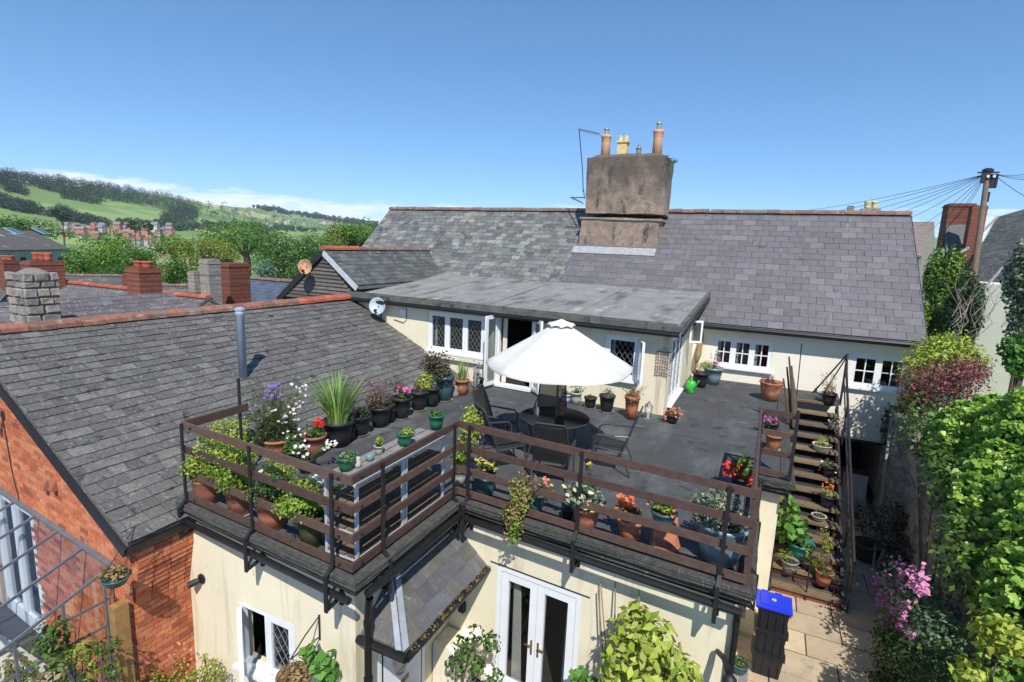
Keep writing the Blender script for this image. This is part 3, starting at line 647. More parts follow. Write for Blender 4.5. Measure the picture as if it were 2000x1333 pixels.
# chimney
CF = V((-5, 18.62, 0))
cq = lambda x, y: pl(x, y, CF, 1)
dB = BACK*1.35
def taper(b, bl, br, tl, tr, db, dt): b.hexa([bl, br, br+db, bl+db, tl, tr, tr+dt, tl+dt])
bl, br = cq(1128, 478), cq(1285, 488); tl, tr = cq(1136, 426), cq(1288, 430)
bl.z = br.z = 6.2; bl.x = tl.x-.06; br.x = tr.x+.02
def chim_low(b): taper(b, bl, br, tl, tr, dB*1.1, dB*1.1)
ch = part('chimney', CHIMR, house, chim_low)
l1, r1 = cq(1143, 416), cq(1295, 419); l2, r2 = cq(1146, 309), cq(1302, 304)
def rough(ob, n=4, a=.02):
    bm = bmesh.new(); bm.from_mesh(ob.data); bmesh.ops.subdivide_edges(bm, edges=bm.edges, cuts=n, use_grid_fill=True)
    r_ = random.Random(3)
    for v in bm.verts: v.co += V((r_.uniform(-a, a), r_.uniform(-a, a), r_.uniform(-a, a)))
    bm.to_mesh(ob.data); bm.free()
st = part('stack', CHIMR, ch, lambda b: taper(b, l1+BACK*.06, r1+BACK*.06, l2, r2+UH*.02, dB*.92, dB*1.12)); rough(st, 5, .018); rough(ch, 4, .015)
lg = part('ledge', STONE, ch, lambda b: b.obox(tl+NH*.05-Z*.03-UH*.05, (tr-tl)+UH*.12, dB*1.12, Z*.06)); rough(lg, 6, .012)
cp = part('cap', CHIMR, ch, lambda b: taper(b, l2+UH*.06+BACK*.08+Z*.0, r2-UH*.06+BACK*.08, l2+UH*.3+BACK*.4+Z*.16, r2-UH*.3+BACK*.4+Z*.16, dB*.9, dB*.4)); rough(cp, 3, .02)
part('flashing', LIMEP, ch, lambda b: b.obox(E0+UH*(bl.x-.08-E0.x)+SL*2.70+Z*.03+NH*.0, UH*(br.x-bl.x+.1), SL*.36, SL.cross(UH)*-.03))
def chimpot(px, pb, pt, wpx, m, square=False, cowl=True):
    b0 = pl(px, pb, CF+BACK*.55, 1); t0 = pl(px, pt, CF+BACK*.55, 1); h = t0.z-b0.z; r = wpx*dep(b0)/F_PX/2
    b0.z -= .15; h += .15
    if square:
        q = part('chimney_pot', m, ch, lambda b: (b.box(b0-V((r, r, 0)), b0+V((r, r, h*.68))), b.box(b0+V((-r*1.25, -r*1.25, h*.68)), b0+V((r*1.25, r*1.25, h*.76))),
             [b.lathe(b0+V((sx*r*.6, sy*r*.6, h*.76)), [(r*.34, 0), (r*.30, h*.24)], 10) for sx in (-1, 1) for sy in (-1, 1)]))
    else:
        q = part('chimney_pot', m, ch, lambda b: b.lathe(b0, [(r*1.05, 0), (r*.92, h*.55), (r*.95, h*.6), (r*1.0, h*.62), (r*1.0, h*.72), (r*1.12, h*.74), (r*1.14, h*.8), (r*1.0, h*.82), (r*.7, h*.82)], 16), smooth=True)
    if cowl:
        part('cowl', STEEL, ch, lambda b: (b.lathe(b0+Z*(h*.82), [(r*.45, 0), (r*.45, h*.2)], 12), b.lathe(b0+Z*(h*1.0), [(r*.62, 0), (r*.55, .05), (r*.1, .09)], 12)))
chimpot(1182, 305, 254, 18, mat('pot_buff', [C('#c99a7c')], .8, 6, .15))
chimpot(1216, 302, 266, 18, mat('pot_cream', [C('#d0bd86')], .8, 6, .25), True, False)
chimpot(1247, 300, 284, 10, STEEL, False, True)
chimpot(1283, 299, 243, 19, mat('pot_buff', [C('#c99a7c')], .8, 6, .15))
def weeds(b_pts, n, s, m, label): 
    o = foliage(None, b_pts, n, s, m, name='weed_tuft', kind='stuff', org=b_pts[0][0]); o['label'] = label; return o
cw = pl(1304, 318, CF+BACK*.1, 1)
g1 = foliage(ch, [(tuple(cw), (.13, .13, .22)), (tuple(cw+V((.05, .3, .1))), (.2, .3, .1))], 260, .06, L_MID, name='moss_tuft')
# aerials
def aerial(label, pts, bars, name='tv_aerial'):
    t = thing(name, label, 'aerial', pts[0])
    part('mast', BLACKM, t, lambda b: b.tube(pts, .018, 6))
    for a, e, r in bars: part('boom', BLACKM, t, lambda b: b.tube([a, e], r, 5))
    def el(b):
        for a, e, r in bars:
            d = (e-a).normalized(); s = d.cross(Z).normalized()
            for i in range(9): c = a.lerp(e, i/8); b.tube([c-s*.17-Z*.05, c+s*.17+Z*.02], .006, 4)
    part('element', BLACKM, t, el, kind='stuff'); return t
a0 = pl(1139, 375, CF, 1); a1 = pl(1131, 253, CF, 1)
aerial('tall thin black aerial mast strapped to left side of main chimney', [a0, pl(1138, 335, CF, 1), a1], [(a1, pl(1171, 262, CF, 1), .012)])
a2 = pl(1142, 383, CF, 1); aerial('small black aerial low on left side of main chimney', [a2+V((0, 0, -.1)), pl(1140, 372, CF, 1)], [(pl(1142, 386, CF, 1), pl(1116, 386, CF, 1), .012), (pl(1116, 386, CF, 1), pl(1138, 396, CF, 1), .01)])

# ================================================================ FLAT-ROOFED EXTENSION ON THE TERRACE
UE = dirv(-3); NE = V((UE.y, -UE.x, 0))
ext = thing('flat_roof_extension', 'cream single storey extension with grey felt flat roof opening onto the roof terrace', 'extension', (-6.5, 14, 2.98))
X0 = V((-11.3, 12.557, 2.98)); eu = lambda x: (x+11.3)/UE.x
EH = 1.98
ho = [(eu(-8.37), .70, eu(-6.56), 1.77), (eu(-6.15), 0.05, eu(-5.10), 1.93), (eu(-3.25), .70, eu(-2.47), 1.70)]
wall(ext, 'front_wall', X0, UE, eu(-1.81), EH, ho, CREAM, .2, NE)
SW0 = V((-1.81, 12.06, 2.98))
wall(ext, 'right_wall', SW0, Yv, 4.55, EH+.1, [(.55, .12, 2.35, 1.72)], CREAM, .2, X)
e1, e2, e3, e4 = V((-11.35, 12.42, 5.0)), V((-1.58, 11.80, 5.0)), V((-1.55, 17.25, 5.44)), V((-11.1, 17.42, 5.50))
fr_ = part('flat_roof', FELT, ext, lambda b: b.hexa([p-Z*.10 for p in (e1, e2, e3, e4)]+[p+Z*.03 for p in (e1, e2, e3, e4)]))
def edge(b):
    b.bar(e1, e2, .09, .12); b.bar(e2, e3, .09, .12); b.bar(e1+V((.02, .09, .03)), e2+V((-.07, .09, .03)), .1, .13)
er = part('roof_edge', FELT_E, fr_, edge); 
def seam(b):
    for f in (.22, .48, .74):
        a, c = e1.lerp(e2, f), e4.lerp(e3, f); b.bar(a+Z*.030, c+Z*.030, .05, .007)
part('felt_seam', FELT, fr_, seam)
part('flashing', LIMEP, fr_, lambda b: b.bar(e4.lerp(e3, .0)+Z*.06, e4.lerp(e3, .50)+Z*.06, .05, .06))
part('gutter', BLACKP, ext, lambda b: (b.tube([e1+NE*.07-Z*.12, e2+NE*.07-Z*.12], .05, 8), b.bar(e1+NE*.02-Z*.12, e2+NE*.02-Z*.12, .03, .12), b.tube([e2+V((.07, 0, -.12)), e2+V((.07, 5.2, .3))], .035, 6)))
window(ext, X0+UE*ho[0][0]+Z*.70, UE, ho[0][2]-ho[0][0], 1.07, 3, 'lead', Nv=NE, curtains=(0,), label='wide three light leaded window left of the open doors')
part('ledge', CREAM, ext, lambda b: b.obox(X0+UE*(ho[0][0]-.1)+Z*.53+NE*-.01, UE*2.0, NE*.12, Z*.10))
def open_sash(parent, hinge, direc, w_, h, style, name='window', fr=.05):
    """a light swung open: hangs at hinge and runs along direc"""
    d = V(direc).normalized(); n = V((d.y, -d.x, 0)); 
    def f(b):
        for u in (fr/2, w_-fr/2): b.bar(hinge+d*u, hinge+d*u+Z*h, fr, .055, up=tuple(n))
        for z in (fr/2, h-fr/2): b.bar(hinge+d*fr+Z*z, hinge+d*(w_-fr)+Z*z, .055, fr)
    wd = part(name, WHITE, parent, f)
    part('pane', GLASS, wd, lambda b: b.quad(hinge+d*fr+Z*fr, hinge+d*(w_-fr)+Z*fr, hinge+d*(w_-fr)+Z*(h-fr), hinge+d*fr+Z*(h-fr))); return wd
w2w = window(ext, X0+UE*ho[2][0]+Z*.70, UE, ho[2][2]-ho[2][0], 1.0, 1, 'lead', Nv=NE, label='narrow leaded window behind the umbrella', curtains=(0,))
s2 = open_sash(ext, X0+UE*ho[2][2]+Z*.72+NE*.03, NE*.9+UE*.5, .42, .95, 'lead')
# open double doors
dO = X0+UE*ho[1][0]; dw = ho[1][2]-ho[1][0]
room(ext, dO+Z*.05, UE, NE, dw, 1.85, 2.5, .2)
def dframe(b):
    for u in (.03, dw-.03): b.bar(dO+UE*u+Z*.05, dO+UE*u+Z*1.93, .06, .1, up=tuple(NE))
    b.bar(dO+UE*0+Z*1.90, dO+UE*dw+Z*1.90, .1, .06); b.bar(dO+NE*.03+Z*.06, dO+UE*dw+NE*.03+Z*.06, .22, .07)
part('door_frame', WHITE, ext, dframe)
d1 = open_sash(ext, dO+Z*.09+NE*.04+UE*.01, NE*.96-UE*.10, .52, 1.80, '', 'door', .085)
part('handle', BRASS, d1, lambda b: b.bar(dO+NE*.5+Z*1.0-UE*.02, dO+NE*.42+Z*1.0-UE*.06, .02, .02))
d2 = open_sash(ext, dO+UE*(dw-.01)+Z*.09+NE*.04, NE*.7+UE*.75, .52, 1.80, '', 'door', .085)
part('curtain', CURT, ext, lambda b: [b.tube([dO+UE*(.1+i*.03)-NE*.12+Z*.1, dO+UE*(.1+i*.03)-NE*.12+Z*1.86], .02, 6) for i in range(4)])
# glazed door and window on the right wall
sw = window(ext, SW0+Yv*.55+Z*.12, Yv, 1.8, 1.6, 3, 'lead', Nv=X, sill=True, label='white leaded window in the side wall', roomd=.7)
ov = open_sash(ext, V((-1.74, 14.9, 4.25)), V((.8, .5, 0)), .35, .6, '')
part('wall_box', WHITE, ext, lambda b: b.obox(X0+UE*eu(-9.35)+Z*1.60+NE*.0, UE*.2, NE*.06, Z*.14))
part('cable', BLACKM, ext, lambda b: b.tube([X0+UE*eu(-9.15)+NE*.02+Z*1.9, X0+UE*eu(-9.15)+NE*.02+Z*1.45, X0+UE*eu(-9.25)+NE*.02+Z*1.36, X0+UE*eu(-9.6)+NE*.02+Z*1.42], .008, 5))

# ================================================================ SMALL CROSS GABLE
gab = thing('gabled_dormer', 'slate roofed cross gable with dark weatherboards and white bargeboard facing the camera', 'gable', (-12.4, 14, 4.0))
G0 = V((-12.40, 12.62, 6.30)); sl = .70
GL, GR = V((-14.5, 12.73, 6.30-2.1*.78)), V((-10.95, 12.5, 6.30-1.45*sl))
Gend = V((-12.2, 18.4, 6.34))
dY = Gend-G0
gr = part('roof', SLATE_G, gab, lambda b: b.prism([GL-Z*.03, G0-Z*.03, GR-Z*.03, GR-Z*.12, G0-Z*.14, GL-Z*.12], dY))
VV = (G0-GR).normalized(); LL = (G0-GR).length
tiles(gr, 'slate', GR, dY, VV, [(-.03, 0), (6.1, 0), (6.1, LL), (-.03, LL)], .30, .19, .010, SLATE_G, 180, chip=.03, jit=.1, seed=11)
VL = (G0-GL).normalized()
prism_ridge(gr, G0-dY*.01, G0+dY*.25, 4, RIDGE_R, .12); prism_ridge(gr, G0+dY*.255, G0+dY*.99, 12, RIDGE_M, .11)
gf = part('gable_wall', TIMB, gab, lambda b: b.prism([GL+V((.1, .12, -.05)), GR+V((-.05, .12, -.05)), V((G0.x, 12.74, 6.2))], V((0, .1, 0))))
for i in range(13):      # weatherboards
    z = 4.72+i*.115; t_ = (6.16-z)/(6.16-4.66); 
    if t_ < .05: break
    xa, xb = G0.x-2.0*t_, G0.x+1.35*min(1, t_*1.1)
    part('weatherboard', TIMB, gf, lambda b: b.hexa([(xa, 12.66, z), (xb, 12.55, z), (xb, 12.66, z), (xa, 12.77, z), (xa, 12.70, z+.115), (xb, 12.59, z+.115), (xb, 12.66, z+.115), (xa, 12.77, z+.115)]))
part('bargeboard', WHITEG, gab, lambda b: b.bar(G0+V((.03, -.06, -.12)), GR+V((0, -.06, -.10)), .03, .16))
part('bargeboard', BLACKM, gab, lambda b: b.bar(G0+V((-.03, -.06, -.12)), GL+V((0, -.06, -.10)), .03, .18))
part('flashing', LIMEP, gab, lambda b: b.bar(Gend+V((.12, -.1, .02)), V((-10.95, 17.35, 5.55)), .10, .05))

# ================================================================ BRICK HOUSE ON THE LEFT
bh = thing('brick_house', 'orange brick house with long dark slate roof and terracotta ridge tiles', 'house', (-9, 7, 0))
R0 = V((-6.76, 3.51, 2.80)); VB = V((-1, 0, .4624)).normalized(); LB = 4.545*math.sqrt(1+.4624**2)
RB = R0+VB*LB
def broof(b):
    A = [V((-6.76, 3.51, 2.78)), V((-6.76, 12.55, 2.78)), V((-11.3, 12.6, 4.88)), V((-11.3, 3.85, 4.88))]; D_ = V((0, 0, -.1))
    b.hexa([p+D_ for p in A]+A)
    B = [V((-11.3, 3.85, 4.88)), V((-11.3, 12.6, 4.88)), V((-15.4, 12.6, 2.95)), V((-15.4, 4.15, 2.95))]
    b.hexa([p+D_ for p in B]+B)
br_ = part('roof', SLATE_L, bh, broof)
bskip = lambda u, v: False
tiles(br_, 'slate', R0, Yv, VB, [(0, 0), (8.95, 0), (9.0, LB), (.34, LB)],   .29, .187, .018, SLATE_L, 300, gap=.009, chip=.08, jit=.16, seed=21)
prism_ridge(br_, V((-11.3, 3.85, 4.90)), V((-11.27, 10.4, 4.90)), 17, RIDGE_T, .15, flat=.75)
prism_ridge(br_, V((-11.27, 10.41, 4.90)), V((-11.25, 12.55, 4.92)), 9, RIDGE_R, .15, flat=.75)
UB = dirv(-4.3); NB = V((UB.y, -UB.x, 0)); B0 = V((-11.25, 3.95, 0)); BX = 3.6  # wall runs on past the ridge
door_h = [(BX-.35, 0, BX+1.42, 2.33)]
gw = wall(bh, 'gable_wall', B0-NB*.004-UB*BX, UB, 4.30+BX, 2.62, door_h, MORTAR, .2, NB)
part('gable_top', MORTAR, bh, lambda b: b.prism([B0+Z*2.62-NB*.004, B0+UB*4.30+Z*2.62-NB*.004, B0+UB*4.28+Z*2.70-NB*.004, B0+Z*4.72-NB*.004, B0-UB*BX+Z*2.95-NB*.004, B0-UB*BX+Z*2.62-NB*.004], -NB*.2))
tiles(gw, 'brick', B0, UB, Z, [(0, 0), (4.36, 0), (4.36, 2.68), (0, 4.74)], .225, .075, .009, BRICK, 300, gap=.011, tilt=False, seed=31, skip=lambda u, v: u < 1.44 and v < 2.36, jit=.0, many='brick_field')
SX = -6.92; SO = V((SX, 3.62, 0))
swl = part('side_wall', MORTAR, bh, lambda b: b.box((SX-.2, 3.66, 0), (SX-.004, 4.50, 2.75)))
tiles(swl, 'brick', SO, Yv, Z, [(0, 0), (.74, 0), (.74, 1.875), (0, 1.875)], .225, .075, .009, BRICK, 140, gap=.011, tilt=False, seed=32, jit=0.)
for j in range(11):
    z = 1.875+.075*j; pr_ = min(.135, .017*(j+1))
    if z+.075 > 2.74: break
    tiles(swl, 'brick', SO+Z*z, Yv, Z, [(0-(j % 2)*.0, 0), (.74, 0), (.74, .075), (0, .075)], .225, .075, .009, BRICK, 12, gap=.011, tilt=False, seed=40+j, proud=pr_, jit=0.)
    if pr_ > .01: part('corbel_course', BRICK, swl, lambda b: b.box((SX-.01, 3.625, z+.004), (SX+pr_, 4.352, z+.07)))
part('verge', BLACKM, bh, lambda b: (b.bar(R0+V((.02, -.03, -.09)), V((-11.3, 3.82, 4.80)), .04, .13)))
part('gutter', BLACKP, bh, lambda b: b.bar(R0+V((.03, -.02, -.07)), R0+V((.03, 1.2, -.07)), .06, .09))
# white door in the gable
gd0 = B0-UB*.20; 
def gdoor(b):
    for u in (.10, .82, 1.53): b.bar(gd0+UB*u-NB*.05, gd0+UB*u-NB*.05+Z*2.3, .16, .07, up=tuple(NB))
    b.bar(gd0-NB*.05+Z*2.24, gd0+UB*1.62-NB*.05+Z*2.24, .07, .16); b.bar(gd0-NB*.05+Z*.12, gd0+UB*1.62-NB*.05+Z*.12, .07, .24)
gdr = part('door', WHITE, bh, gdoor)
for u0, u1 in ((.18, .74), (.90, 1.45)): part('pane', GLASS, gdr, lambda b: b.quad(gd0+UB*u0-NB*.06+Z*.2, gd0+UB*u1-NB*.06+Z*.2, gd0+UB*u1-NB*.06+Z*2.2, gd0+UB*u0-NB*.06+Z*2.2))
room(bh, gd0, UB, NB, 1.62, 2.3, 1.2, .15)
for px in (96, 112):
    q = pl(px, 945, B0, -4.3); part('vent_cowl', TERRA2, bh, lambda b: (b.hexa([q+NB*.0+UB*-.045-Z*.09, q+UB*.045-Z*.09, q+UB*.05+NB*.10-Z*.07, q-UB*.05+NB*.10-Z*.07, q-UB*.025+Z*.07, q+UB*.025+Z*.07, q+UB*.025+NB*.03+Z*.06, q-UB*.025+NB*.03+Z*.06])))
fl = thing('flue_pipe', 'tall grey flue pipe standing on the dark slate roof', 'flue', (-9.04, 7.01, 3.80))
fb = V((-9.04, 7.01, 3.80))
part('pipe', FLUE, fl, lambda b: b.lathe(fb, [(.075, 0), (.075, 1.30), (.085, 1.31), (.085, 1.40), (.06, 1.405)], 18), smooth=True)
part('cap', FLUE, fl, lambda b: b.lathe(fb+Z*1.40, [(.10, 0), (.10, .035), (.03, .06)], 18))
part('flashing', LEAD, fl, lambda b: b.obox(fb+V((.02, -.16, .0))+VB*-.22+Z*.03, Yv*.34, VB*.42, V((.42, 0, .9))*.02))

# ================================================================ TERRACE BUILDING
tb = thing('terrace_building', 'cream rendered ground floor building carrying the black felt roof terrace', 'building', (-3, 8, 0))
UT = dirv(-4); NT = V((UT.y, -UT.x, 0))
deckp = [(-6.86, 4.36), (-3.72, 4.14), (-3.72, 6.32), (.14, 6.05), (.14, 9.50), (.64, 9.47), (.64, 15.75), (2.05, 15.75), (2.05, 16.72), (-1.9, 16.72), (-1.9, 12.0), (-6.9, 12.3)]
# deck left edge tucks under the brick house roof
def slab(b, pts, z0, z1):
    b.prism([V((x, y, z0)) for x, y in pts], V((0, 0, z1-z0)))
deck = part('deck', DECK, tb, lambda b: (b.prism([V((x, y, DZ-.08)) for x, y in [(-7.25, 4.36), (-3.72, 4.14), (-3.72, 6.32), (-3.72, 12.2), (-7.25, 12.6)]], V((0, 0, .08))),
     b.prism([V((x, y, DZ-.08)) for x, y in [(-3.72, 6.32), (.14, 6.05), (.14, 9.5), (.14, 16.72), (-3.72, 16.72)]], V((0, 0, .08))),
     b.prism([V((x, y, DZ-.08)) for x, y in [(.14, 9.5), (.64, 9.47), (.64, 16.72), (.14, 16.72)]], V((0, 0, .08))),
     b.prism([V((x, y, DZ-.08)) for x, y in [(.64, 15.75), (2.05, 15.75), (2.05, 16.72), (.64, 16.72)]], V((0, 0, .08)))))
def seams(b):
    for x in (-6.0, -4.9, -3.8, -2.7, -1.6, -.42, .2): b.bar((x, 6.4 if x > -3.7 else 4.5, DZ+.003), (x+random.uniform(-.03, .03), 12 if x < -1.9 else 16.5, DZ+.003), .05, .012)
    for y in (8.2, 11.0, 13.9): b.bar((-6.8 if y < 12 else -1.7, y, DZ+.002), (.5 if y > 9.5 else .1, y-.15, DZ+.002), .05, .010)
part('felt_seam', DECK, deck, seams)
path = [V((-6.95, 4.36, 0)), V((-3.70, 4.13, 0)), V((-3.70, 6.30, 0)), V((.15, 6.03, 0)), V((.15, 9.46, 0)), V((.66, 9.43, 0)), V((.66, 15.7, 0))]
def run(b, pts, off, z0, z1, thick):
    """mitred strip along pts, pushed off outwards (to the right of travel)"""
    n = len(pts); nm = []
    for i in range(n):
        ds = []
        if i > 0: d = (pts[i]-pts[i-1]).normalized(); ds.append(V((d.y, -d.x, 0)))
        if i < n-1: d = (pts[i+1]-pts[i]).normalized(); ds.append(V((d.y, -d.x, 0)))
        m_ = sum(ds, V((0, 0, 0))); m_ = m_/max(.3, m_.dot(ds[0])); nm.append(m_)
    for i in range(n-1):
        a, c = pts[i], pts[i+1]; o0, o1 = nm[i], nm[i+1]
        b.hexa([a+o0*off+Z*z0, c+o1*off+Z*z0, c+o1*(off-thick)+Z*z0, a+o0*(off-thick)+Z*z0, a+o0*off+Z*z1, c+o1*off+Z*z1, c+o1*(off-thick)+Z*z1, a+o0*(off-thick)+Z*z1])
k1 = part('kerb', KERB, tb, lambda b: run(b, path, .10, DZ-.075, DZ+.02, .2)); rough(k1, 8, .008)
k2 = part('fascia', KERB, tb, lambda b: run(b, path, .055, DZ-.155, DZ-.077, .1)); rough(k2, 6, .006)
part('fascia', BLACKM, tb, lambda b: run(b, path, .0, DZ-.225, DZ-.157, .06))
gp = [p+Z*(DZ-.18) for p in path]
part('gutter', BLACKP, tb, lambda b: (b.tube([gp[1]+V((.12, .05, 0)), gp[2]+V((.12, -.1, .02))], .05, 8), b.tube([gp[0]+NT*.09+V((0,0,-.04)), gp[1]+NT*.09-Z*.05], .04, 8), b.tube([gp[2]+NT*.1-Z*.03, gp[3]+NT*.1-Z*.06], .045, 8)))
part('downpipe', BLACKP, tb, lambda b: (b.tube([V((-3.70, 4.36, 2.60)), V((-3.76, 4.40, 2.35)), V((-3.76, 4.40, 0))], .045, 10), [b.lathe((-3.76, 4.40, z), [(.055, 0), (.055, .06)], 10) for z in (2.2, 1.45, .6)]))
Tw = V((-3.95, 4.40, 0)); UL = dirv(.8); NL = V((UL.y, -UL.x, 0)); T0 = Tw-UL*2.98   # the left wall runs a little askew to the deck edge
tu = lambda x: (x-T0.x)/UL.x
hw = (tu(pl(468, 1200, T0, .8).x), .86, tu(pl(576, 1250, T0, .8).x), 1.78)
wall(tb, 'left_wall', T0, UL, 2.98, DZ-.19, [hw], CREAM, .2, NL)
J0 = V((-3.95, 4.41, 0))
wall(tb, 'porch_wall', J0, Yv, 2.15, DZ-.19, [(.42, 0, 1.42, 1.92)], CREAM, .2, X)
Q0 = V((-3.95, 6.503, 0)); qu = lambda x: (x-Q0.x)/UT.x
hd = (qu(-3.10), .0, qu(-1.79), 2.03)
wall(tb, 'right_wall', Q0, UT, 4.02, DZ-.19, [hd], CREAM, .2, NT)
part('pier', CREAM, tb, lambda b: b.box((-.03, 6.27, 0), (.06, 9.7, DZ-.20)))
part('pier', CREAM, tb, lambda b: b.box((0.065, 9.60, 0), (.58, 9.80, DZ-.20)))
part('pier', CREAM, tb, lambda b: b.box((.48, 9.81, 0), (.58, 16.5, DZ-.20)))
wn = window(tb, T0+UL*hw[0]+Z*hw[1], UL, hw[2]-hw[0], hw[3]-hw[1], 2, 'lead', Nv=NL, skip=(0,), recess=.04, label='white leaded casement with its left light swung open')
ow = open_sash(wn, T0+UL*(hw[0]+.05)+Z*(hw[1]+.05)+NL*.04, NL*.62+UL*.78, .5, hw[3]-hw[1]-.1, '', 'open_sash', .038)
# french doors
fO = Q0+UT*hd[0]-NT*.05; fw = hd[2]-hd[0]; fc = lambda u, z, d=0: fO+UT*u+Z*z+NT*d
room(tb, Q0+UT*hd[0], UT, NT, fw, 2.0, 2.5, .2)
part('door_frame', WHITE, tb, lambda b: (b.bar(fc(.035, 0), fc(.035, 2.03), .07, .1, up=tuple(NT)), b.bar(fc(fw-.035, 0), fc(fw-.035, 2.03), .07, .1, up=tuple(NT)), b.bar(fc(.07, 1.995), fc(fw-.07, 1.995), .1, .07)))
for s_ in (0, 1):
    u0 = .075+s_*(fw-.15)/2+.003; w_ = (fw-.15)/2-.006
    def leaf(b):
        for u in (.055, w_-.055): b.bar(fc(u0+u, .03, .01), fc(u0+u, 1.95, .01), .11, .06, up=tuple(NT))
        b.bar(fc(u0+.11, 1.895, .01), fc(u0+w_-.11, 1.895, .01), .06, .11); b.bar(fc(u0+.11, .13, .01), fc(u0+w_-.11, .13, .01), .06, .2)
    dl = part('door', WHITE, tb, leaf)
    part('pane', GLASS, dl, lambda b: b.quad(fc(u0+.11, .2, .0), fc(u0+w_-.11, .2, .0), fc(u0+w_-.11, 1.85, .0), fc(u0+.11, 1.85, .0)))
    hu = u0+(w_-.05 if s_ == 0 else .05)
    part('handle', BRASS, dl, lambda b: (b.bar(fc(hu, .82, .045), fc(hu, 1.05, .045), .028, .012, up=tuple(NT)), b.bar(fc(hu, .97, .075), fc(hu+(.1 if s_ else -.1), .97, .075), .018, .018)))
    part('curtain', CURT, dl, lambda b: [b.tube([fc(u0+(.16 if s_ == 0 else w_-.16)+i*.03*(1 if s_ == 0 else -1), .12, -.12), fc(u0+(.14 if s_ == 0 else w_-.14)+i*.018*(1 if s_ == 0 else -1), 1.85, -.12)], .025, 6) for i in range(5 if s_ == 0 else 2)])
part('drip_strip', BLACKM, tb, lambda b: b.bar(fc(-.12, 2.05, .055), fc(fw+.12, 2.05, .055), .012, .012))
# porch
part('door', WHITE, tb, lambda b: (b.obox(V((-3.99, 4.87, .02)), Yv*.9, X*.05, Z*1.86)))
pd_ = [o for o in tb.children if o.name.startswith('door')][-1]
part('door_frame', WHITE, tb, lambda b: (b.bar((-3.97, 4.85, 0), (-3.97, 4.85, 1.91), .1, .06, up=(1, 0, 0)), b.bar((-3.97, 5.80, 0), (-3.97, 5.80, 1.91), .1, .06, up=(1, 0, 0)), b.bar((-3.97, 4.82, 1.90), (-3.97, 5.83, 1.90), .1, .05)))
part('pane', GLASS, pd_, lambda b: b.add([(-3.936, 5.32+.24*math.cos(a*.2618), 1.22+.46*math.sin(a*.2618)) for a in range(24)], [tuple(range(24))]))
part('letter_plate', BRASS, pd_, lambda b: b.obox(V((-3.936, 5.2, .62)), Yv*.24, X*.012, Z*.06))
part('knocker', BRASS, tb, lambda b: b.obox(V((-3.95, 5.92, 1.2)), Yv*.05, X*.03, Z*.32))
room(tb, J0+Yv*.42, Yv, X, 1.0, 1.9, .8, .2)
pT, pB, pxA, pxE = 2.50, 1.95, -3.95, -3.30
A1, A2, A3, A4 = V((pxE, 4.50, pB)), V((pxE, 6.46, pB)), V((pxA, 6.50, pT)), V((pxA, 5.16, pT)); A5 = V((pxA, 4.50, pB))
def proof(b):
    D_ = Z*-.05
    for poly in ([A1, A2, A3, A4], [A5, A1, A4]): b.prism(poly, D_)
prf = part('porch_roof', SLATE_P, tb, proof)
vs1 = (A3-A2).copy(); vs1.y = 0; vs1.normalize(); L1 = math.hypot(pT-pB, pxA-pxE)
tiles(prf, 'slate', A1, Yv, vs1, [(0, 0), (1.96, 0), (1.99, L1), (.66, L1)], .25, .215, .010, SLATE_P, 80, chip=.05, jit=.12, seed=51)
vs2 = V((0, .66, .55)).normalized(); L2 = math.hypot(.66, .55)
tiles(prf, 'slate', A5, X, vs2, [(0, 0), (.65, 0), (0, L2)], .25, .215, .010, SLATE_P, 30, chip=.02, jit=.08, seed=52)
part('lead_hip', LEAD, prf, lambda b: (b.obox(A1+V((-.02, -.05, .045)), (A4-A1)*1.0, V((-.07, -.02, 0)), V((0, 0, .012))), b.obox(A1+V((.00, -.05, .045)), (A4-A1)*1.0, V((.0, .09, -.0)), V((.02, 0, .012)))))
part('gutter', BLACKP, prf, lambda b: (b.tube([A1+V((.05, -.05, -.03)), A2+V((.05, -.02, -.03))], .05, 8), b.tube([A5+V((.0, -.06, -.03)), A1+V((.05, -.06, -.03))], .05, 8)))
debris = foliage(prf, [(tuple(A1.lerp(A2, f)+V((.05, 0, .01))), (.05, .1, .02)) for f in np.linspace(.05, 1, 10)], 500, .03, L_DRY, name='gutter_debris')
part('underside', CREAM, tb, lambda b: b.add([A1-Z*.07, A2-Z*.07, V((pxA, 6.46, pB-.07)), V((pxA, 4.5, pB-.07))], [(3, 2, 1, 0)]))
part('gas_cupboard', CREAM, tb, lambda b: b.box((-3.93, 6.05, 0), (-3.45, 6.45, .72)))
lb = pl(905, 1182, Q0, -4); part('wall_light', BLACKM, tb, lambda b: b.prism([lb+UT*x_+Z*z_ for x_, z_ in ((-.05, -.09), (.05, -.09), (.05, .05), (.03, .085), (-.03, .085), (-.05, .05))], NT*.07))
# ================================================================ RAILING
rl = thing('terrace_railing', 'dark brown four board railing on black iron posts along the terrace edge', 'railing', (-3.7, 6.2, DZ))
RP = [V((-6.80, 4.33, 0)), V((-3.735, 4.12, 0)), V((-3.735, 6.31, 0)), V((.125, 6.02, 0)), V((.135, 9.50, 0)), V((.64, 9.47, 0))]
RZ = [4.15, 3.815, 3.48, 3.145]
for i in range(5):
    a, c = RP[i], RP[i+1]; d = (c-a).normalized(); n_ = V((d.y, -d.x, 0))
    ext_ = .018
    for z in RZ:
        sag = random.uniform(-.006, .006)
        part('rail', BROWNW, rl, lambda b: b.bar(a+Z*(z-.05), c+d*ext_+Z*(z-.05+sag*.3), .03, .095))
    part('rail_bolt', BLACKM, rl, lambda b: [b.obox(a+d*((c-a).length*f)+n_*.015+Z*(z-.07), d*.03, n_*.014, Z*.025) for f in (.06, .94) for z in RZ], kind='stuff')
lr = zp(482, 787, 4.15)
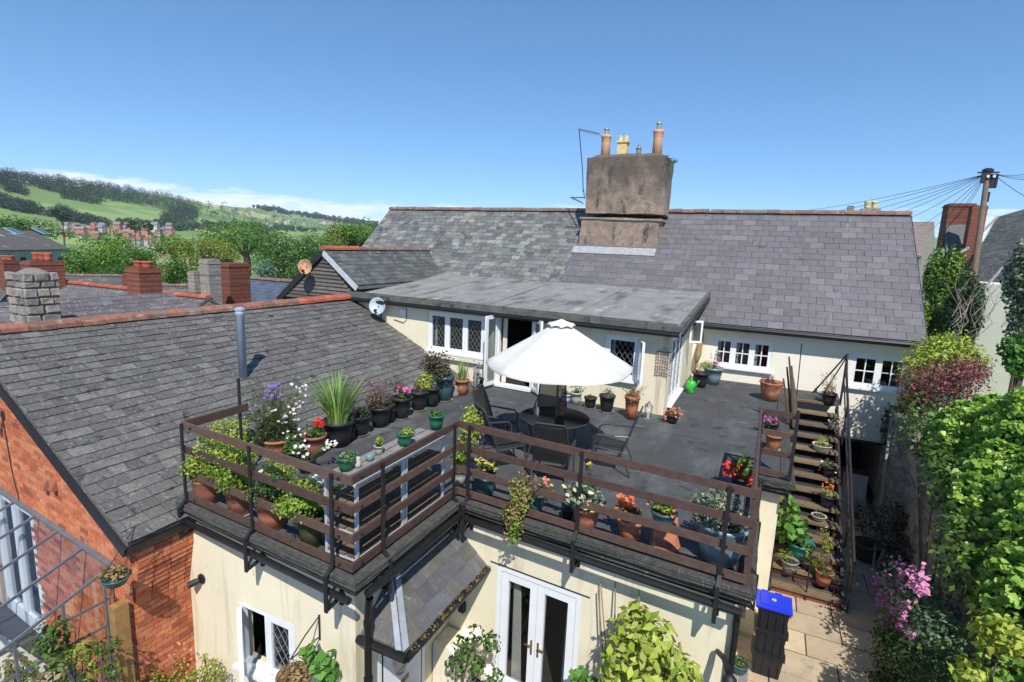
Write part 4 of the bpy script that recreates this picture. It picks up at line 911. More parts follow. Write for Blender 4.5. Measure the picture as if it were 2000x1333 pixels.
part('rail', BROWNW, rl, lambda b: b.bar(RP[0]+Z*4.09, V((-6.80, lr.y, 4.09)), .034, .115))
def ipost(i, f, bracket=True):
    a, c = RP[i], RP[i+1]; p = a.lerp(c, f); d = (c-a).normalized(); n_ = V((d.y, -d.x, 0)); q = p+n_*.035
    def g(b):
        b.bar(q+Z*4.13, q+Z*(DZ+.08), .045, .022, up=tuple(n_)); b.bar(q+Z*(DZ+.09), q+n_*.105+Z*(DZ-.02), .045, .024, up=tuple(n_))
        b.bar(q+n_*.105+Z*(DZ+.0), q+n_*.105+Z*(DZ-.44), .045, .024, up=tuple(n_))
    part('post', BLACKM, rl, g)
    if bracket:
        part('bracket', BLACKM, rl, lambda b: (b.bar(q+n_*.10+Z*(DZ-.42), q-n_*.16+Z*(DZ-.36), .035, .03), b.bar(q+n_*.10+Z*(DZ-.42), q-n_*.02+Z*(DZ-.2), .03, .02), b.bar(q-n_*.12+Z*(DZ-.3), q-n_*.12+Z*(DZ-.48), .05, .03)))
def fpx(i, px, py):
    a, c = RP[i], RP[i+1]; h = zp(px, py, 4.12); return max(.0, min(1, (h-a).dot(c-a)/(c-a).length_squared))
ipost(0, .01); ipost(0, fpx(0, 490, 872)); ipost(0, fpx(0, 652, 925))
ipost(1, .22); ipost(1, .93)
ipost(2, .055); ipost(2, fpx(2, 1142, 880)); ipost(2, fpx(2, 1427, 950))
for f in (.1, .5, .93): ipost(3, f)
part('corner_post', BROWNW, rl, lambda b: b.bar(RP[3]+V((.02, .04, 2.62)), RP[3]+V((.02, .04, 4.15)), .07, .07))
part('corner_post', BROWNW, rl, lambda b: b.bar(RP[4]+V((.02, -.02, 2.9)), RP[4]+V((.02, -.02, 4.17)), .06, .06))
part('corner_post', BLACKM, rl, lambda b: b.bar(RP[5]+V((.03, 0, 2.55)), RP[5]+V((.03, 0, 4.2)), .05, .05))
lp = zp(468, 835, DZ+.2)
part('corner_post', BLACKM, rl, lambda b: b.tube([V((-6.82, lr.y-.12, 2.98)), V((-6.82, lr.y-.12, 4.55))], .022, 6))

# ================================================================ STAIRCASE
stt = thing('staircase', 'outdoor timber staircase with open treads and black metal handrail crowded with pots', 'stairs', (1.3, 13, 0))
SY0, SY1, SX0, SX1 = 11.15, 15.72, .72, 1.98; NT_ = 14
def sz(y): return .10+(2.98-.10)*(y-SY0)/(SY1-SY0)
def sp(px, py):       # point on the slope of the stairs
    k = (2.98-.10)/(SY1-SY0); return pn(px, py, (1, SY0, .10), (0, -k, 1))
for i in range(NT_):
    y = SY0+.12+(SY1-SY0-.15)*i/(NT_-1); z = sz(y)+.0
    t_ = part('tread', WOODW, stt, lambda b: b.box((SX0, y-.13, z-.05), (SX1-.04, y+.13, z)))
    if i < 3: part('riser', BRICK_C, stt, lambda b: b.box((SX0+.02, y-.08, 0), (SX1-.06, y+.1, z-.052)))
for x in (SX0-.02, SX1-.02): part('stringer', BLACKM, stt, lambda b: b.bar((x, SY0-.02, .02), (x, SY1+.05, 2.84), .05, .24))
part('underside', BLACKM, stt, lambda b: b.add([(SX0+.02, SY0+.1, .0), (SX1-.06, SY0+.1, .0), (SX1-.06, SY1-.05, 2.70), (SX0+.02, SY1-.05, 2.70)], [(0, 1, 2, 3)]))  # added dark sheet standing in for the shade below the open treads
hr = [V((2.03, SY1+.05, 3.98)), V((2.03, SY0-.05, 1.02))]
def hand(b):
    b.tube([hr[0], hr[1]], .028, 8); b.tube([hr[0]-Z*.38, hr[1]-Z*.38], .018, 6)
    for f in (0, .25, .5, .75, 1):
        q = hr[0].lerp(hr[1], f); b.tube([q, V((q.x, q.y, max(.0, sz(q.y)-.05)))], .022, 6)
part('handrail', BLACKM, stt, hand)
def topgate(b):
    a = V((2.03, SY1+.1, 2.98)); 
    b.tube([a, a+V((0, 0, 1.28))], .026, 6); b.tube([a+V((0, .02, 1.26)), V((1.45, 16.45, 3.0))], .02, 6); b.tube([a+V((-.0, .02, 1.20)), V((1.70, 16.5, 3.0))], .016, 6)
    b.tube([a+V((0, 0, 1.26)), V((2.03, 15.1, 3.45))], .018, 6)
part('top_rail', BLACKM, stt, topgate)
def mesh_fence(b):
    for i in range(9): y = 11.2+i*.2; b.tube([(.69, y, .05), (.69, y, 1.0+.08*i)], .009, 4)
    for k in range(4): b.tube([(.69, 11.2, .2+k*.25), (.69, 12.9, .2+k*.25+.35)], .009, 4)
    for k in range(3): b.tube([(.69, 11.16, .15+.3*k), (1.98, 11.16, .15+.3*k)], .009, 4)
    for x in (.69, 1.34, 1.98): b.tube([(x, 11.16, 0), (x, 11.16, .95)], .016, 5)
part('wire_fence', BLACKM, stt, mesh_fence)
# ================================================================ GARDEN TABLE, UMBRELLA, CHAIRS
TC = zp(1083, 815, DZ+.72); TC.z = DZ
tt = thing('garden_table', 'round dark glass topped garden table under the umbrella', 'table', TC)
part('table_top', TABLEG, tt, lambda b: b.lathe(TC+Z*.715, [(.60, 0), (.60, .012)], 40))
part('rim', CHAIRM, tt, lambda b: b.lathe(TC+Z*.70, [(.59, 0), (.615, .0), (.62, .025), (.605, .03), (.60, .014), (.59, .014)], 40), smooth=True)
for k in range(4):
    a = ra(45+90*k); part('leg', CHAIRM, tt, lambda b: b.tube([TC+V((math.cos(a)*.5, math.sin(a)*.5, .70)), TC+V((math.cos(a)*.40, math.sin(a)*.40, .4)), TC+V((math.cos(a)*.48, math.sin(a)*.48, 0))], .018, 7))
um = thing('garden_umbrella', 'white canvas garden umbrella opened over the round table', 'umbrella', TC)
apex = pv(1091, 622, TC); rimc = pv(1090, 706, TC); RR = 144*dep(TC+Z*2)/F_PX
UC = V((TC.x+.03, TC.y, 0)); az_, rz_ = apex.z-.02, rimc.z-.0
def canopy(b, r0, r1, z0, z1, n=8, sub=6, rows=7, sagk=.05, val=.0):
    base = len(b.v); M_ = n*sub
    for j in range(rows+1):
        t = j/rows
        for i in range(M_):
            a = 2*math.pi*(i+.5*0)/M_+ra(22.5); f = (i % sub)/sub; w_ = math.sin(math.pi*f)
            rr = (r0+(r1-r0)*t)*(1-(1-math.cos(math.pi/n))*w_*.8*t); z = z0+(z1-z0)*t-sagk*w_*t*(1-t*.3)+(0.03*w_*t**3)
            b.v.append((UC.x+math.cos(a)*rr, UC.y+math.sin(a)*rr, z))
    for j in range(rows):
        for i in range(M_): b.f.append((base+j*M_+i, base+j*M_+(i+1) % M_, base+(j+1)*M_+(i+1) % M_, base+(j+1)*M_+i))
    if val:
        bb = len(b.v)
        for i in range(M_):
            x, y, z = b.v[base+rows*M_+i]; b.v.append((x, y, z-val))
        for i in range(M_): b.f.append((base+rows*M_+i, base+rows*M_+(i+1) % M_, bb+(i+1) % M_, bb+i))
part('canopy', UMB, um, lambda b: canopy(b, .17, RR, az_-.11, rz_-.04, val=.05, sagk=.09), smooth=True)
part('vent_cap', UMB, um, lambda b: canopy(b, .01, .24, az_+.01, az_-.09, rows=3, sagk=.0, val=.02), smooth=True)
part('pole', WOODW, um, lambda b: b.tube([UC+Z*DZ, UC+Z*(az_-.03)], .022, 10))
for k in range(8):
    a = ra(22.5+45*k); part('rib', BLACKM, um, lambda b: b.bar(UC+Z*(az_-.16), UC+V((math.cos(a)*RR*.97, math.sin(a)*RR*.97, rz_-.07)), .014, .02))
part('base', BLACKM, um, lambda b: b.lathe(UC+Z*DZ, [(.24, 0), (.24, .05), (.05, .09), (.04, .3)], 20))
def rotz(p, a): return V((p[0]*math.cos(a)-p[1]*math.sin(a), p[0]*math.sin(a)+p[1]*math.cos(a), p[2]))
def chair(cx, cy, face, label):
    """face: direction (deg) the sitter looks"""
    a = ra(face-90); O = V((cx, cy, DZ)); T = lambda x, y, z: O+rotz((x, y, z), a)
    t = thing('garden_chair', label, 'chair', O, 'black mesh garden chairs round the glass table')
    hw_ = .27
    part('seat', MESHF, t, lambda b: b.hexa([T(-hw_, -.22, .40), T(hw_, -.22, .40), T(hw_, .25, .44), T(-hw_, .25, .44), T(-hw_, -.22, .412), T(hw_, -.22, .412), T(hw_, .25, .452), T(-hw_, .25, .452)]))
    part('backrest', MESHF, t, lambda b: b.hexa([T(-hw_, -.24, .44), T(hw_, -.24, .44), T(hw_, -.25, .43), T(-hw_, -.25, .43), T(-hw_+.02, -.44, 1.06), T(hw_-.02, -.44, 1.06), T(hw_-.02, -.452, 1.055), T(-hw_+.02, -.452, 1.055)]))
    part('back_frame', CHAIRM, t, lambda b: b.tube([T(-hw_, -.22, .40), T(-hw_, -.33, .75), T(-hw_+.02, -.445, 1.05), T(-hw_+.06, -.455, 1.08), T(hw_-.06, -.455, 1.08), T(hw_-.02, -.445, 1.05), T(hw_, -.33, .75), T(hw_, -.22, .40)], .014, 7))
    part('seat_frame', CHAIRM, t, lambda b: (b.tube([T(-hw_, -.24, .40), T(-hw_, .26, .44), T(hw_, .26, .44), T(hw_, -.24, .40)], .013, 7)))
    for s in (-1, 1):
        part('armrest', CHAIRM, t, lambda b: b.tube([T(s*hw_, -.32, .68), T(s*(hw_+.03), -.1, .67), T(s*(hw_+.03), .18, .66), T(s*(hw_+.02), .25, .60)], [.013, .018, .018, .014], 7))
        part('leg', CHAIRM, t, lambda b: b.tube([T(s*(hw_+.02), .25, .61), T(s*(hw_+.01), .24, .40), T(s*(hw_+.01), .33, .0)], .014, 7))
        part('leg', CHAIRM, t, lambda b: b.tube([T(s*(hw_+.01), -.20, .41), T(s*(hw_+.01), -.38, .0)], .014, 7))
    return t
chair(TC.x-.42, TC.y+.92, -72, 'black mesh garden chair on the far side of the table, facing the camera')
chair(TC.x-1.0, TC.y-.15, 4, 'black mesh garden chair left of the table, seen side on')
chair(TC.x-.55, TC.y-.85, 48, 'black mesh garden chair at the near left of the table')
chair(TC.x+.38, TC.y-.98, 100, 'black mesh garden chair nearest the railing with its back to the camera')
chair(TC.x+1.02, TC.y+.02, 186, 'black mesh garden chair right of the table, leaning back')

# ================================================================ SHELVING RACK
rk = thing('shelving_rack', 'white metal staging with wooden plank shelves inside the railing corner', 'shelf', (-4.1, 5.2, DZ))
rx0, rx1 = -4.28, -3.84; RT_ = 3.97
for y0, y1 in ((4.32, 5.16), (5.22, 6.08)):
    def fr(b):
        for x in (rx0, rx1):
            for y in (y0, y1): b.bar((x, y, DZ), (x, y, RT_), .035, .035)
        for z in (DZ+.06, DZ+.38, DZ+.69, RT_-.02):
            for x in (rx0, rx1): b.bar((x, y0, z), (x, y1, z), .02, .045)
            for y in (y0, y1): b.bar((rx0, y, z), (rx1, y, z), .02, .04)
    part('frame', WHITEG, rk, fr)
    for z in (DZ+.09, DZ+.41, DZ+.72, RT_+.01):
        for k in range(3):
            xx = rx0+.02+k*.145; part('plank', WOODG if z > 3.9 else WOODW, rk, lambda b: b.box((xx, y0-.02, z), (xx+.12, y1+.02, z+.022)))
ST = RT_+.035
def ornament(name, label, cat, x, y, z, prof, m, n=14):
    b0 = zp(x, y, z); k = dep(b0)/F_PX
    o = MB().lathe(b0, [(r*k, h*k) for r, h in prof], n).build(name, m, smooth=True); tag(o, label, cat); return o
# ================================================================ POTTED PLANTS
# --- row against the brick house roof, far to near
potted(868, 785, 'bushy dark leaved shrub in blue green glazed pot below the three light window', 36, 44, POTBG, [('bush', 853, 722, 82, 92, L_PUR, 900, .075), ('bush', 862, 730, 70, 70, L_DRK, 300, .07)], saucer=True)
potted(844, 795, 'yellow green shrub in black pot in front of the dark leaved shrub', 28, 34, POTB, [('bush', 828, 748, 46, 48, L_YEL, 420, .07)])
potted(902, 773, 'upright grassy plant in orange terracotta pot beside the open door', 27, 28, TERRA, [('blades', 900, 700, 40, L_IRIS, 60, .018), ('bush', 905, 735, 30, 30, L_GRY, 120, .04)])
potted(935, 768, 'purple flowering plant in dark pot against the wall by the open door', 18, 26, POTB, [('bush', 934, 735, 18, 34, L_MID, 80, .05), ('flowers', 933, 722, 15, 34, P_LAV, 26, .06, True)])
co = zp(924, 772, DZ); cb = thing('cactus_ornament', 'pale cactus shaped ornament on square wooden block near the open door', 'ornament', co)
part('block', WOODW, cb, lambda b: b.box(co+V((-.11, 0, 0)), co+V((.11, .16, .15))))
part('cactus', WOODG, cb, lambda b: (b.lathe(co+V((0, .08, .15)), [(.035, 0), (.045, .1), (.045, .4), (.03, .47), (.005, .49)], 10), b.tube([co+V((.03, .08, .25)), co+V((.10, .08, .28)), co+V((.10, .08, .40))], .025, 7), b.tube([co+V((-.03, .08, .20)), co+V((-.08, .08, .23)), co+V((-.08, .08, .32))], .022, 7)), smooth=True)
ornament('stone_figure', 'small grey stone figure between the terracotta pot and the blue green pot', 'ornament', 889, 775, DZ, [(7, 0), (8, 6), (5, 12), (6, 16), (4, 21), (1, 23)], STONE)
potted(817, 804, 'small yellow leaved plant in black pot on saucer, third from the shrub', 33, 34, POTB, [('bush', 806, 776, 34, 22, L_YEL, 140, .06), ('stalks', 815, 752, 22, 26, L_RED, 10)], saucer=True)
potted(784, 820, 'pink flowering plant in black pot on round saucer', 38, 38, POTB, [('bush', 790, 772, 34, 26, L_MID, 240, .05), ('flowers', 790, 760, 30, 14, P_PNK, 40, .05), ('stalks', 772, 748, 40, 34, L_PUR, 16)], saucer=True)
potted(743, 835, 'reddish twiggy plant in black pot among the row along the roof', 42, 36, POTB, [('bush', 735, 780, 58, 58, L_PUR, 420, .05), ('flowers', 718, 752, 22, 18, P_MAG, 14, .04), ('stalks', 735, 760, 60, 40, L_RED, 22)])
potted(703, 853, 'low dark green plant in black pot on saucer beside the tall iris', 42, 34, POTB, [('bush', 706, 808, 42, 38, L_DRK, 380, .05), ('bush', 704, 800, 30, 24, L_GRY, 120, .05)], saucer=True)
potted(661, 874, 'tall green iris blades in large black tub', 58, 46, POTB, [('blades', 662, 724, 130, L_IRIS, 150, .034, .35)])
potted(614, 893, 'red geranium in brown pink glazed pot with wide rim', 46, 38, TERRA2, [('bush', 618, 846, 44, 24, L_MID, 260, .05), ('bush', 598, 852, 26, 14, L_RED, 70, .05), ('flowers', 623, 824, 18, 14, P_RED, 40, .06, True)])
potted(543, 895, 'tall mass of white daisies and purple asters in terracotta pot by the roof edge', 62, 34, TERRA, [('bush', 548, 838, 92, 76, L_DRK, 900, .05), ('bush', 520, 830, 110, 80, L_PUR, 420, .045), ('bush', 560, 850, 110, 70, L_MID, 420, .05), ('stalks', 545, 790, 130, 110, L_MID, 80), ('flowers', 470, 822, 60, 60, P_LAV, 30, .04, True), ('flowers', 555, 806, 62, 30, P_WHT, 46, .055, True), ('flowers', 536, 763, 32, 30, P_PUR, 36, .05, True), ('flowers', 488, 815, 40, 56, P_LAV, 40, .04, True), ('flowers', 585, 770, 40, 40, P_WHT, 16, .05, True)])
potted(600, 925, 'white daisy plant in small black pot behind the front planters', 36, 26, POTB, [('bush', 590, 895, 40, 24, L_DRK, 140, .045), ('flowers', 590, 878, 46, 18, P_WHT, 16, .055, True), ('flowers', 645, 868, 34, 16, P_WHT, 16, .055, True)])
potted(682, 862, 'fine leaved grey green plant in dark pot squeezed beside the tall iris tub', 26, 24, POTB, [('bush', 684, 822, 34, 36, L_GRY, 220, .04), ('stalks', 690, 800, 30, 30, L_RED, 10)])
potted(762, 826, 'dark twiggy plant in small black pot between two larger black pots', 22, 24, POTB, [('bush', 760, 790, 34, 36, L_DRK, 240, .045), ('stalks', 758, 770, 34, 36, L_PUR, 16)])
potted(575, 905, 'low bushy green plant in hidden dark pot in front of the daisies', 40, 22, POTB, [('bush', 574, 868, 62, 46, L_MID, 520, .045), ('flowers', 570, 850, 60, 30, P_WHT, 12, .045)])
# --- planters along the left front railing
potted(452, 905, 'leafy yellow green plant in dark pot behind the left front railing', 46, 30, POTB, [('bush', 445, 842, 120, 60, L_YEL, 1500, .045), ('bush', 425, 872, 110, 66, L_MID, 700, .045), ('bush', 500, 862, 90, 50, L_MID, 500, .045)])
potted(408, 987, 'yellow green plant in round terracotta pot at the left front corner', 56, 48, TERRA2, [('bush', 408, 892, 116, 116, L_YEL, 2200, .045), ('bush', 395, 915, 70, 60, L_MID, 400, .045)], kind='bowl')
potted(470, 1010, 'yellow green plant in terracotta pot on white saucer by the left railing', 54, 50, TERRA2, [('bush', 456, 918, 116, 104, L_BRT, 1700, .043), ('bush', 462, 892, 110, 70, L_YEL, 800, .045)], saucer=True, sauc_m=POTW)
potted(533, 1037, 'rusty leaved plant in orange terracotta pot, third along the left railing', 60, 54, TERRA, [('bush', 526, 946, 110, 104, L_MID, 1100, .045), ('bush', 545, 930, 90, 76, L_YEL, 600, .042), ('bush', 506, 958, 60, 76, L_RED, 200, .045), ('flowers', 510, 930, 40, 46, P_WHT, 12, .05, True)])
potted(610, 1070, 'bright green mounded plant in olive glazed pot beside the rack', 54, 58, POTO, [('bush', 586, 985, 120, 74, L_BRT, 1500, .045), ('bush', 600, 950, 90, 60, L_YEL, 500, .045), ('stalks', 580, 940, 80, 40, L_MID, 16)])
potted(668, 1000, 'yellow green plant standing at the near end of the white rack', 34, 24, POTB, [('bush', 664, 960, 48, 30, L_YEL, 240, .05), ('flowers', 625, 935, 44, 36, P_WHT, 12, .055, True)], z=DZ+.42)
# --- on the rack
potted(676, 921, 'green plastic pot with pinkish succulent at the near end of rack top', 34, 24, POTG, [('bush', 677, 893, 44, 28, L_MID, 240, .05), ('bush', 670, 890, 30, 18, L_GRY, 60, .05)], z=ST)
ornament('jug', 'small pale jug on the rack top beside the nearest green pot', 'jug', 699, 913, ST, [(5, 0), (7, 6), (6, 12), (4, 16), (5, 20), (4, 21)], POTW)
ornament('small_pot', 'small grey glazed pot on the rack top between jug and yellow plant', 'pot', 722, 900, ST, [(5, 0), (8, 5), (8, 12), (6, 14), (5, 13)], POTGY)
potted(740, 889, 'small yellow green seedling in pale pot on the rack top', 18, 16, POTW, [('bush', 740, 862, 24, 24, L_YEL, 70, .05)], z=ST)
potted(790, 872, 'green plastic pot with reddish green plant in the middle of rack top', 30, 22, POTG, [('bush', 794, 845, 38, 28, L_BRT, 230, .05), ('bush', 800, 851, 26, 16, L_RED, 50, .045)], z=ST)
potted(852, 840, 'green plastic pot with small leafy plant at far end of rack top', 30, 26, POTG, [('bush', 851, 809, 38, 18, L_MID, 150, .05)], z=ST)
# --- along the right front railing, left to right
potted(897, 950, 'tall yellow green climber in pale pot in the inner corner of the railing', 30, 32, POTW, [('bush', 918, 832, 66, 90, L_YEL, 620, .06), ('bush', 902, 893, 46, 56, L_BRT, 360, .055), ('stalks', 920, 800, 60, 60, L_YEL, 16)])
potted(946, 970, 'yellow pansies in dark green pot at the right front railing', 46, 36, POTBG, [('bush', 948, 913, 46, 28, L_DRK, 260, .05), ('flowers', 948, 906, 42, 20, P_YEL, 30, .055)])
potted(1043, 1003, 'trailing plant spilling over the terrace edge from green grey pot', 40, 36, POTBG, [('hang', 1026, 940, 996, 1046, 74, L_DRY, 700, .05), ('hang', 1020, 955, 998, 1056, 66, L_BRT, 700, .05), ('bush', 1058, 965, 46, 26, L_DRK, 140, .05), ('flowers', 1067, 940, 12, 22, P_SAL, 16, .05, True), ('flowers', 1070, 955, 26, 16, P_YEL, 14, .06)])
potted(1108, 1015, 'low plant in small black pot beside the terracotta pot of pale flowers', 24, 18, POTB, [('bush', 1108, 998, 26, 14, L_DRK, 80, .05)])
potted(1142, 1040, 'silvery leaved plant with pale yellow flowers in terracotta pot', 54, 46, TERRA, [('bush', 1143, 968, 100, 50, L_GRY, 360, .085), ('bush', 1143, 972, 90, 40, L_BLG, 200, .085), ('flowers', 1140, 962, 90, 36, P_PALE, 20, .07), ('flowers', 1153, 910, 8, 14, P_YEL, 6, .05, True)])
potted(1228, 1060, 'orange begonia in terracotta pot at the right front railing', 50, 40, TERRA, [('bush', 1234, 1003, 50, 28, L_MID, 220, .055), ('bush', 1245, 998, 30, 30, L_RED, 60, .055), ('flowers', 1222, 982, 30, 28, P_ORG, 70, .05, True)])
up_ = zp(1293, 1078, DZ); ku = dep(up_)/F_PX
upo = tag(MB().lathe(up_+V((0, .16, 0)), [(30*ku, 0), (30*ku, 8*ku), (28*ku, 10*ku), (21*ku, 62*ku), (4*ku, 63*ku)], 22).build('upturned_pot', TERRA, smooth=True), 'upturned terracotta pot used as a stand at the right front railing', 'pot')
potted(1294, 1032, 'orange tinged plant in dark green pot standing on the upturned pot', 48, 32, POTBG, [('bush', 1296, 988, 64, 22, L_YEL, 260, .055), ('flowers', 1292, 985, 60, 18, P_ORG, 14, .045)], z=DZ+62*ku, off=.3)
potted(1402, 1112, 'variegated shrub in large grey blue bowl at the right front corner', 104, 76, POTGY, [('bush', 1402, 992, 128, 92, L_GRY, 900, .06), ('bush', 1402, 1000, 116, 84, L_PALE, 300, .05), ('bush', 1400, 1015, 90, 60, L_DRK, 260, .05)], kind='bowl', off=.9)
potted(1445, 962, 'vivid red begonias in dark pot by the right hand railing', 40, 26, POTB, [('bush', 1450, 914, 48, 40, L_MID, 260, .08), ('bush', 1455, 900, 30, 26, L_BRT, 60, .09), ('flowers', 1432, 914, 36, 26, P_RED, 90, .05), ('flowers', 1452, 930, 30, 26, P_RED, 70, .05)])
# --- below the leaded window
potted(1105, 788, 'small red flowered plant in blue and white pot behind the table', 22, 16, mat('pot_blue_white', [C('#b8c4d4')], .3, 30, .3), [('bush', 1103, 766, 24, 22, L_MID, 80, .045), ('flowers', 1100, 760, 18, 12, P_SAL, 8, .04)])
potted(1124, 791, 'leafy plant in white patterned pot behind the table', 22, 22, POTW, [('bush', 1127, 756, 42, 32, L_MID, 150, .055)])
potted(1152, 800, 'small dark plant in black pot on saucer below the leaded window', 24, 20, POTB, [('bush', 1154, 777, 22, 14, L_DRK, 80, .045)], saucer=True)
potted(1184, 807, 'grey green plant in taller black pot on saucer below the leaded window', 30, 30, POTB, [('bush', 1187, 768, 30, 32, L_GRY, 160, .045)], saucer=True)
potted(1232, 820, 'dry twiggy plant in terracotta pot right of the leaded window', 28, 42, TERRA, [('bush', 1237, 776, 54, 30, L_DRY, 160, .045), ('stalks', 1238, 765, 50, 30, L_DRY, 18)])
potted(1311, 828, 'orange flowered plant in small pot at the corner of the extension', 26, 16, POTB, [('bush', 1311, 812, 32, 24, L_MID, 160, .055), ('flowers', 1314, 806, 34, 24, P_ORG, 34, .05)])
ln_ = zp(1265, 820, DZ); lt = thing('lantern', 'small grey metal lantern standing against the extension wall', 'lantern', ln_)
part('base', ALU2, lt, lambda b: b.box(ln_+V((-.08, -.08, 0)), ln_+V((.08, .08, .03))))
part('frame', ALU2, lt, lambda b: [b.tube([ln_+V((x, y, .03)), ln_+V((x, y, .30))], .008, 5) for x in (-.065, .065) for y in (-.065, .065)])
part('candle', POTW, lt, lambda b: b.lathe(ln_+Z*.03, [(.035, 0), (.035, .14)], 10))
part('roof', ALU2, lt, lambda b: b.lathe(ln_+Z*.30, [(.10, 0), (.04, .08), (.015, .09), (.015, .12)], 8))
tag(MB().tube([zp(1276, 808, DZ), pl(1281, 777, zp(1276, 808, DZ), -3)], .014, 5).build('garden_cane', TWIG), 'short brown cane leaning on the wall beside the lantern', 'cane')
tp_ = zp(1094, 812, DZ+.73); tpt = thing('table_pot', 'small brown pot of flowers standing on the glass table', 'potted plant', tp_)
pot_mesh(tpt, tp_, .075, .055, .15, TERRA); foliage(tpt, [(tuple(tp_+Z*.19), .07)], 60, .05, L_DRY)
# --- far right of the deck
potted(1366, 757, 'dry plant in black pot beside the watering can', 30, 26, POTB, [('bush', 1362, 718, 30, 30, L_DRY, 120, .05)])
potted(1390, 752, 'magenta flowered plant in grey blue bowl below the cottage window', 36, 30, POTGY, [('bush', 1386, 716, 42, 26, L_BRT, 260, .055), ('flowers', 1397, 706, 18, 18, P_MAG, 26, .055, True), ('stalks', 1398, 690, 26, 24, L_BRT, 8)])
wc = zp(1348, 767, DZ); wct = thing('watering_can', 'bright green plastic watering can on the deck by the extension corner', 'watering can', wc)
part('body', CANG, wct, lambda b: b.lathe(wc, [(.10, 0), (.12, .02), (.12, .26), (.10, .31), (.06, .32)], 16), smooth=True)
part('handle', CANG, wct, lambda b: b.tube([wc+V((0, .1, .26)), wc+V((0, .14, .38)), wc+V((0, 0, .46)), wc+V((0, -.09, .34))], .014, 6))
part('spout', CANG, wct, lambda b: b.tube([wc+V((.08, -.06, .08)), wc+V((.16, -.16, .28)), wc+V((.2, -.2, .38))], [.03, .022, .025], 8))
fp = zp(1354, 740, DZ); fpt = thing('furled_parasol', 'furled tan parasol leaning in the corner behind the extension', 'parasol', fp)
part('pole', WOODW, fpt, lambda b: b.tube([fp, fp+V((.12, .55, 2.0))], .02, 6)); part('cloth', mat('tan_cloth', [C('#8d7a58')], .9, 8, .3), fpt, lambda b: b.tube([fp+V((.03, .12, .45)), fp+V((.05, .2, .7)), fp+V((.11, .5, 1.85))], [.04, .09, .03], 9), smooth=True)
potted(1503, 785, 'reddish plant in wide orange terracotta bowl at the head of the stairs', 42, 34, TERRA, [('bush', 1503, 746, 40, 22, L_RED, 130, .05), ('stalks', 1500, 740, 36, 20, L_RED, 12)], kind='bowl')
potted(1503, 850, 'magenta flowered plant in dark pot behind the short railing', 28, 22, POTB, [('bush', 1505, 828, 34, 22, L_MID, 180, .05), ('flowers', 1503, 820, 28, 16, P_MAG, 30, .05)])
potted(1508, 882, 'yellow green plant in terracotta pot on white saucer behind the short railing', 30, 28, TERRA, [('bush', 1511, 850, 36, 20, L_YEL, 140, .05)], saucer=True, sauc_m=POTW)
rs_ = thing('rustic_poles', 'bundle of rough wooden poles standing at the head of the stairs', 'poles', zp(1548, 835, DZ))
for i, (px, pyt, pxb) in enumerate(((1541, 697, 1550), (1537, 717, 1545), (1546, 715, 1553), (1530, 740, 1540), (1549, 738, 1556))):
    b0 = zp(pxb, 835-i*3, DZ); t0 = pv(px, pyt, b0); part('pole', TWIG, rs_, lambda b: b.tube([b0, b0.lerp(t0, .5)+V((.015, 0, 0)), t0], [.032, .028, .018], 6))
q0 = zp(1553, 800, DZ); tag(MB().tube([q0, pv(1566, 672, q0)], .012, 5).build('garden_cane', BLACKM), 'thin dark upright cane in front of the cottage wall', 'cane')
# --- on the stairs
def onstair(px, py, label, w_, h_, pm, plants, **k):
    p = sp(px, py); return potted(px, py, label, w_, h_, pm, plants, z=max(.12, p.z), off=.3, group='pots standing on the stairs', **k)
onstair(1617, 792, 'yellowing spiky plant in dark pot on the top stair', 26, 22, POTB, [('bush', 1617, 762, 34, 40, L_DRY, 200, .05), ('stalks', 1612, 745, 34, 50, L_DRY, 14)])
onstair(1627, 838, 'red flowered plant on stair near the handrail', 20, 14, POTW, [('bush', 1627, 822, 24, 18, L_MID, 90, .045), ('flowers', 1630, 838, 26, 24, P_RED, 14, .04)])
onstair(1604, 884, 'mossy green tuft in pale bowl halfway down the stairs', 34, 14, POTW, [('bush', 1604, 866, 40, 22, L_YEL, 260, .035)], kind='bowl')
onstair(1618, 930, 'white and red flowered plant lower on the stairs', 24, 18, POTB, [('bush', 1617, 908, 32, 30, L_MID, 120, .05), ('flowers', 1616, 906, 30, 30, P_WHT, 10, .04), ('flowers', 1612, 918, 28, 20, P_RED, 8, .04)])
onstair(1614, 992, 'orange flowered plant in navy pot on the lower stairs', 26, 22, mat('navy_pot', [C('#22263c')], .4, 5, .1), [('bush', 1616, 962, 32, 26, L_YEL, 140, .045), ('flowers', 1618, 950, 22, 18, P_ORG, 16, .045)])
onstair(1598, 1018, 'small succulent in shallow white dish on the lower stairs', 26, 10, POTW, [('bush', 1598, 1003, 24, 12, L_BLG, 60, .04)], kind='bowl')
onstair(1560, 1092, 'broad leaved plant in teal pot at the foot of the stairs', 46, 30, POTT, [('bush', 1550, 1030, 88, 78, L_HYD, 170, .17, .85)])
onstair(1540, 1118, 'small light green shrub in grey crate at the foot of the stairs', 30, 22, WOODG, [('bush', 1535, 1084, 34, 34, L_BRT, 260, .04)])
onstair(1593, 1128, 'striped grassy plant at the foot of the stairs', 26, 18, POTB, [('blades', 1594, 1086, 56, L_YEL, 36, .03)])
onstair(1607, 1142, 'leafy plant in terracotta pot at the right foot of the stairs', 32, 26, TERRA, [('bush', 1612, 1115, 40, 26, L_MID, 160, .05), ('stalks', 1612, 1050, 36, 70, L_DRY, 22), ('bush', 1612, 1060, 30, 70, L_YEL, 160, .045)])
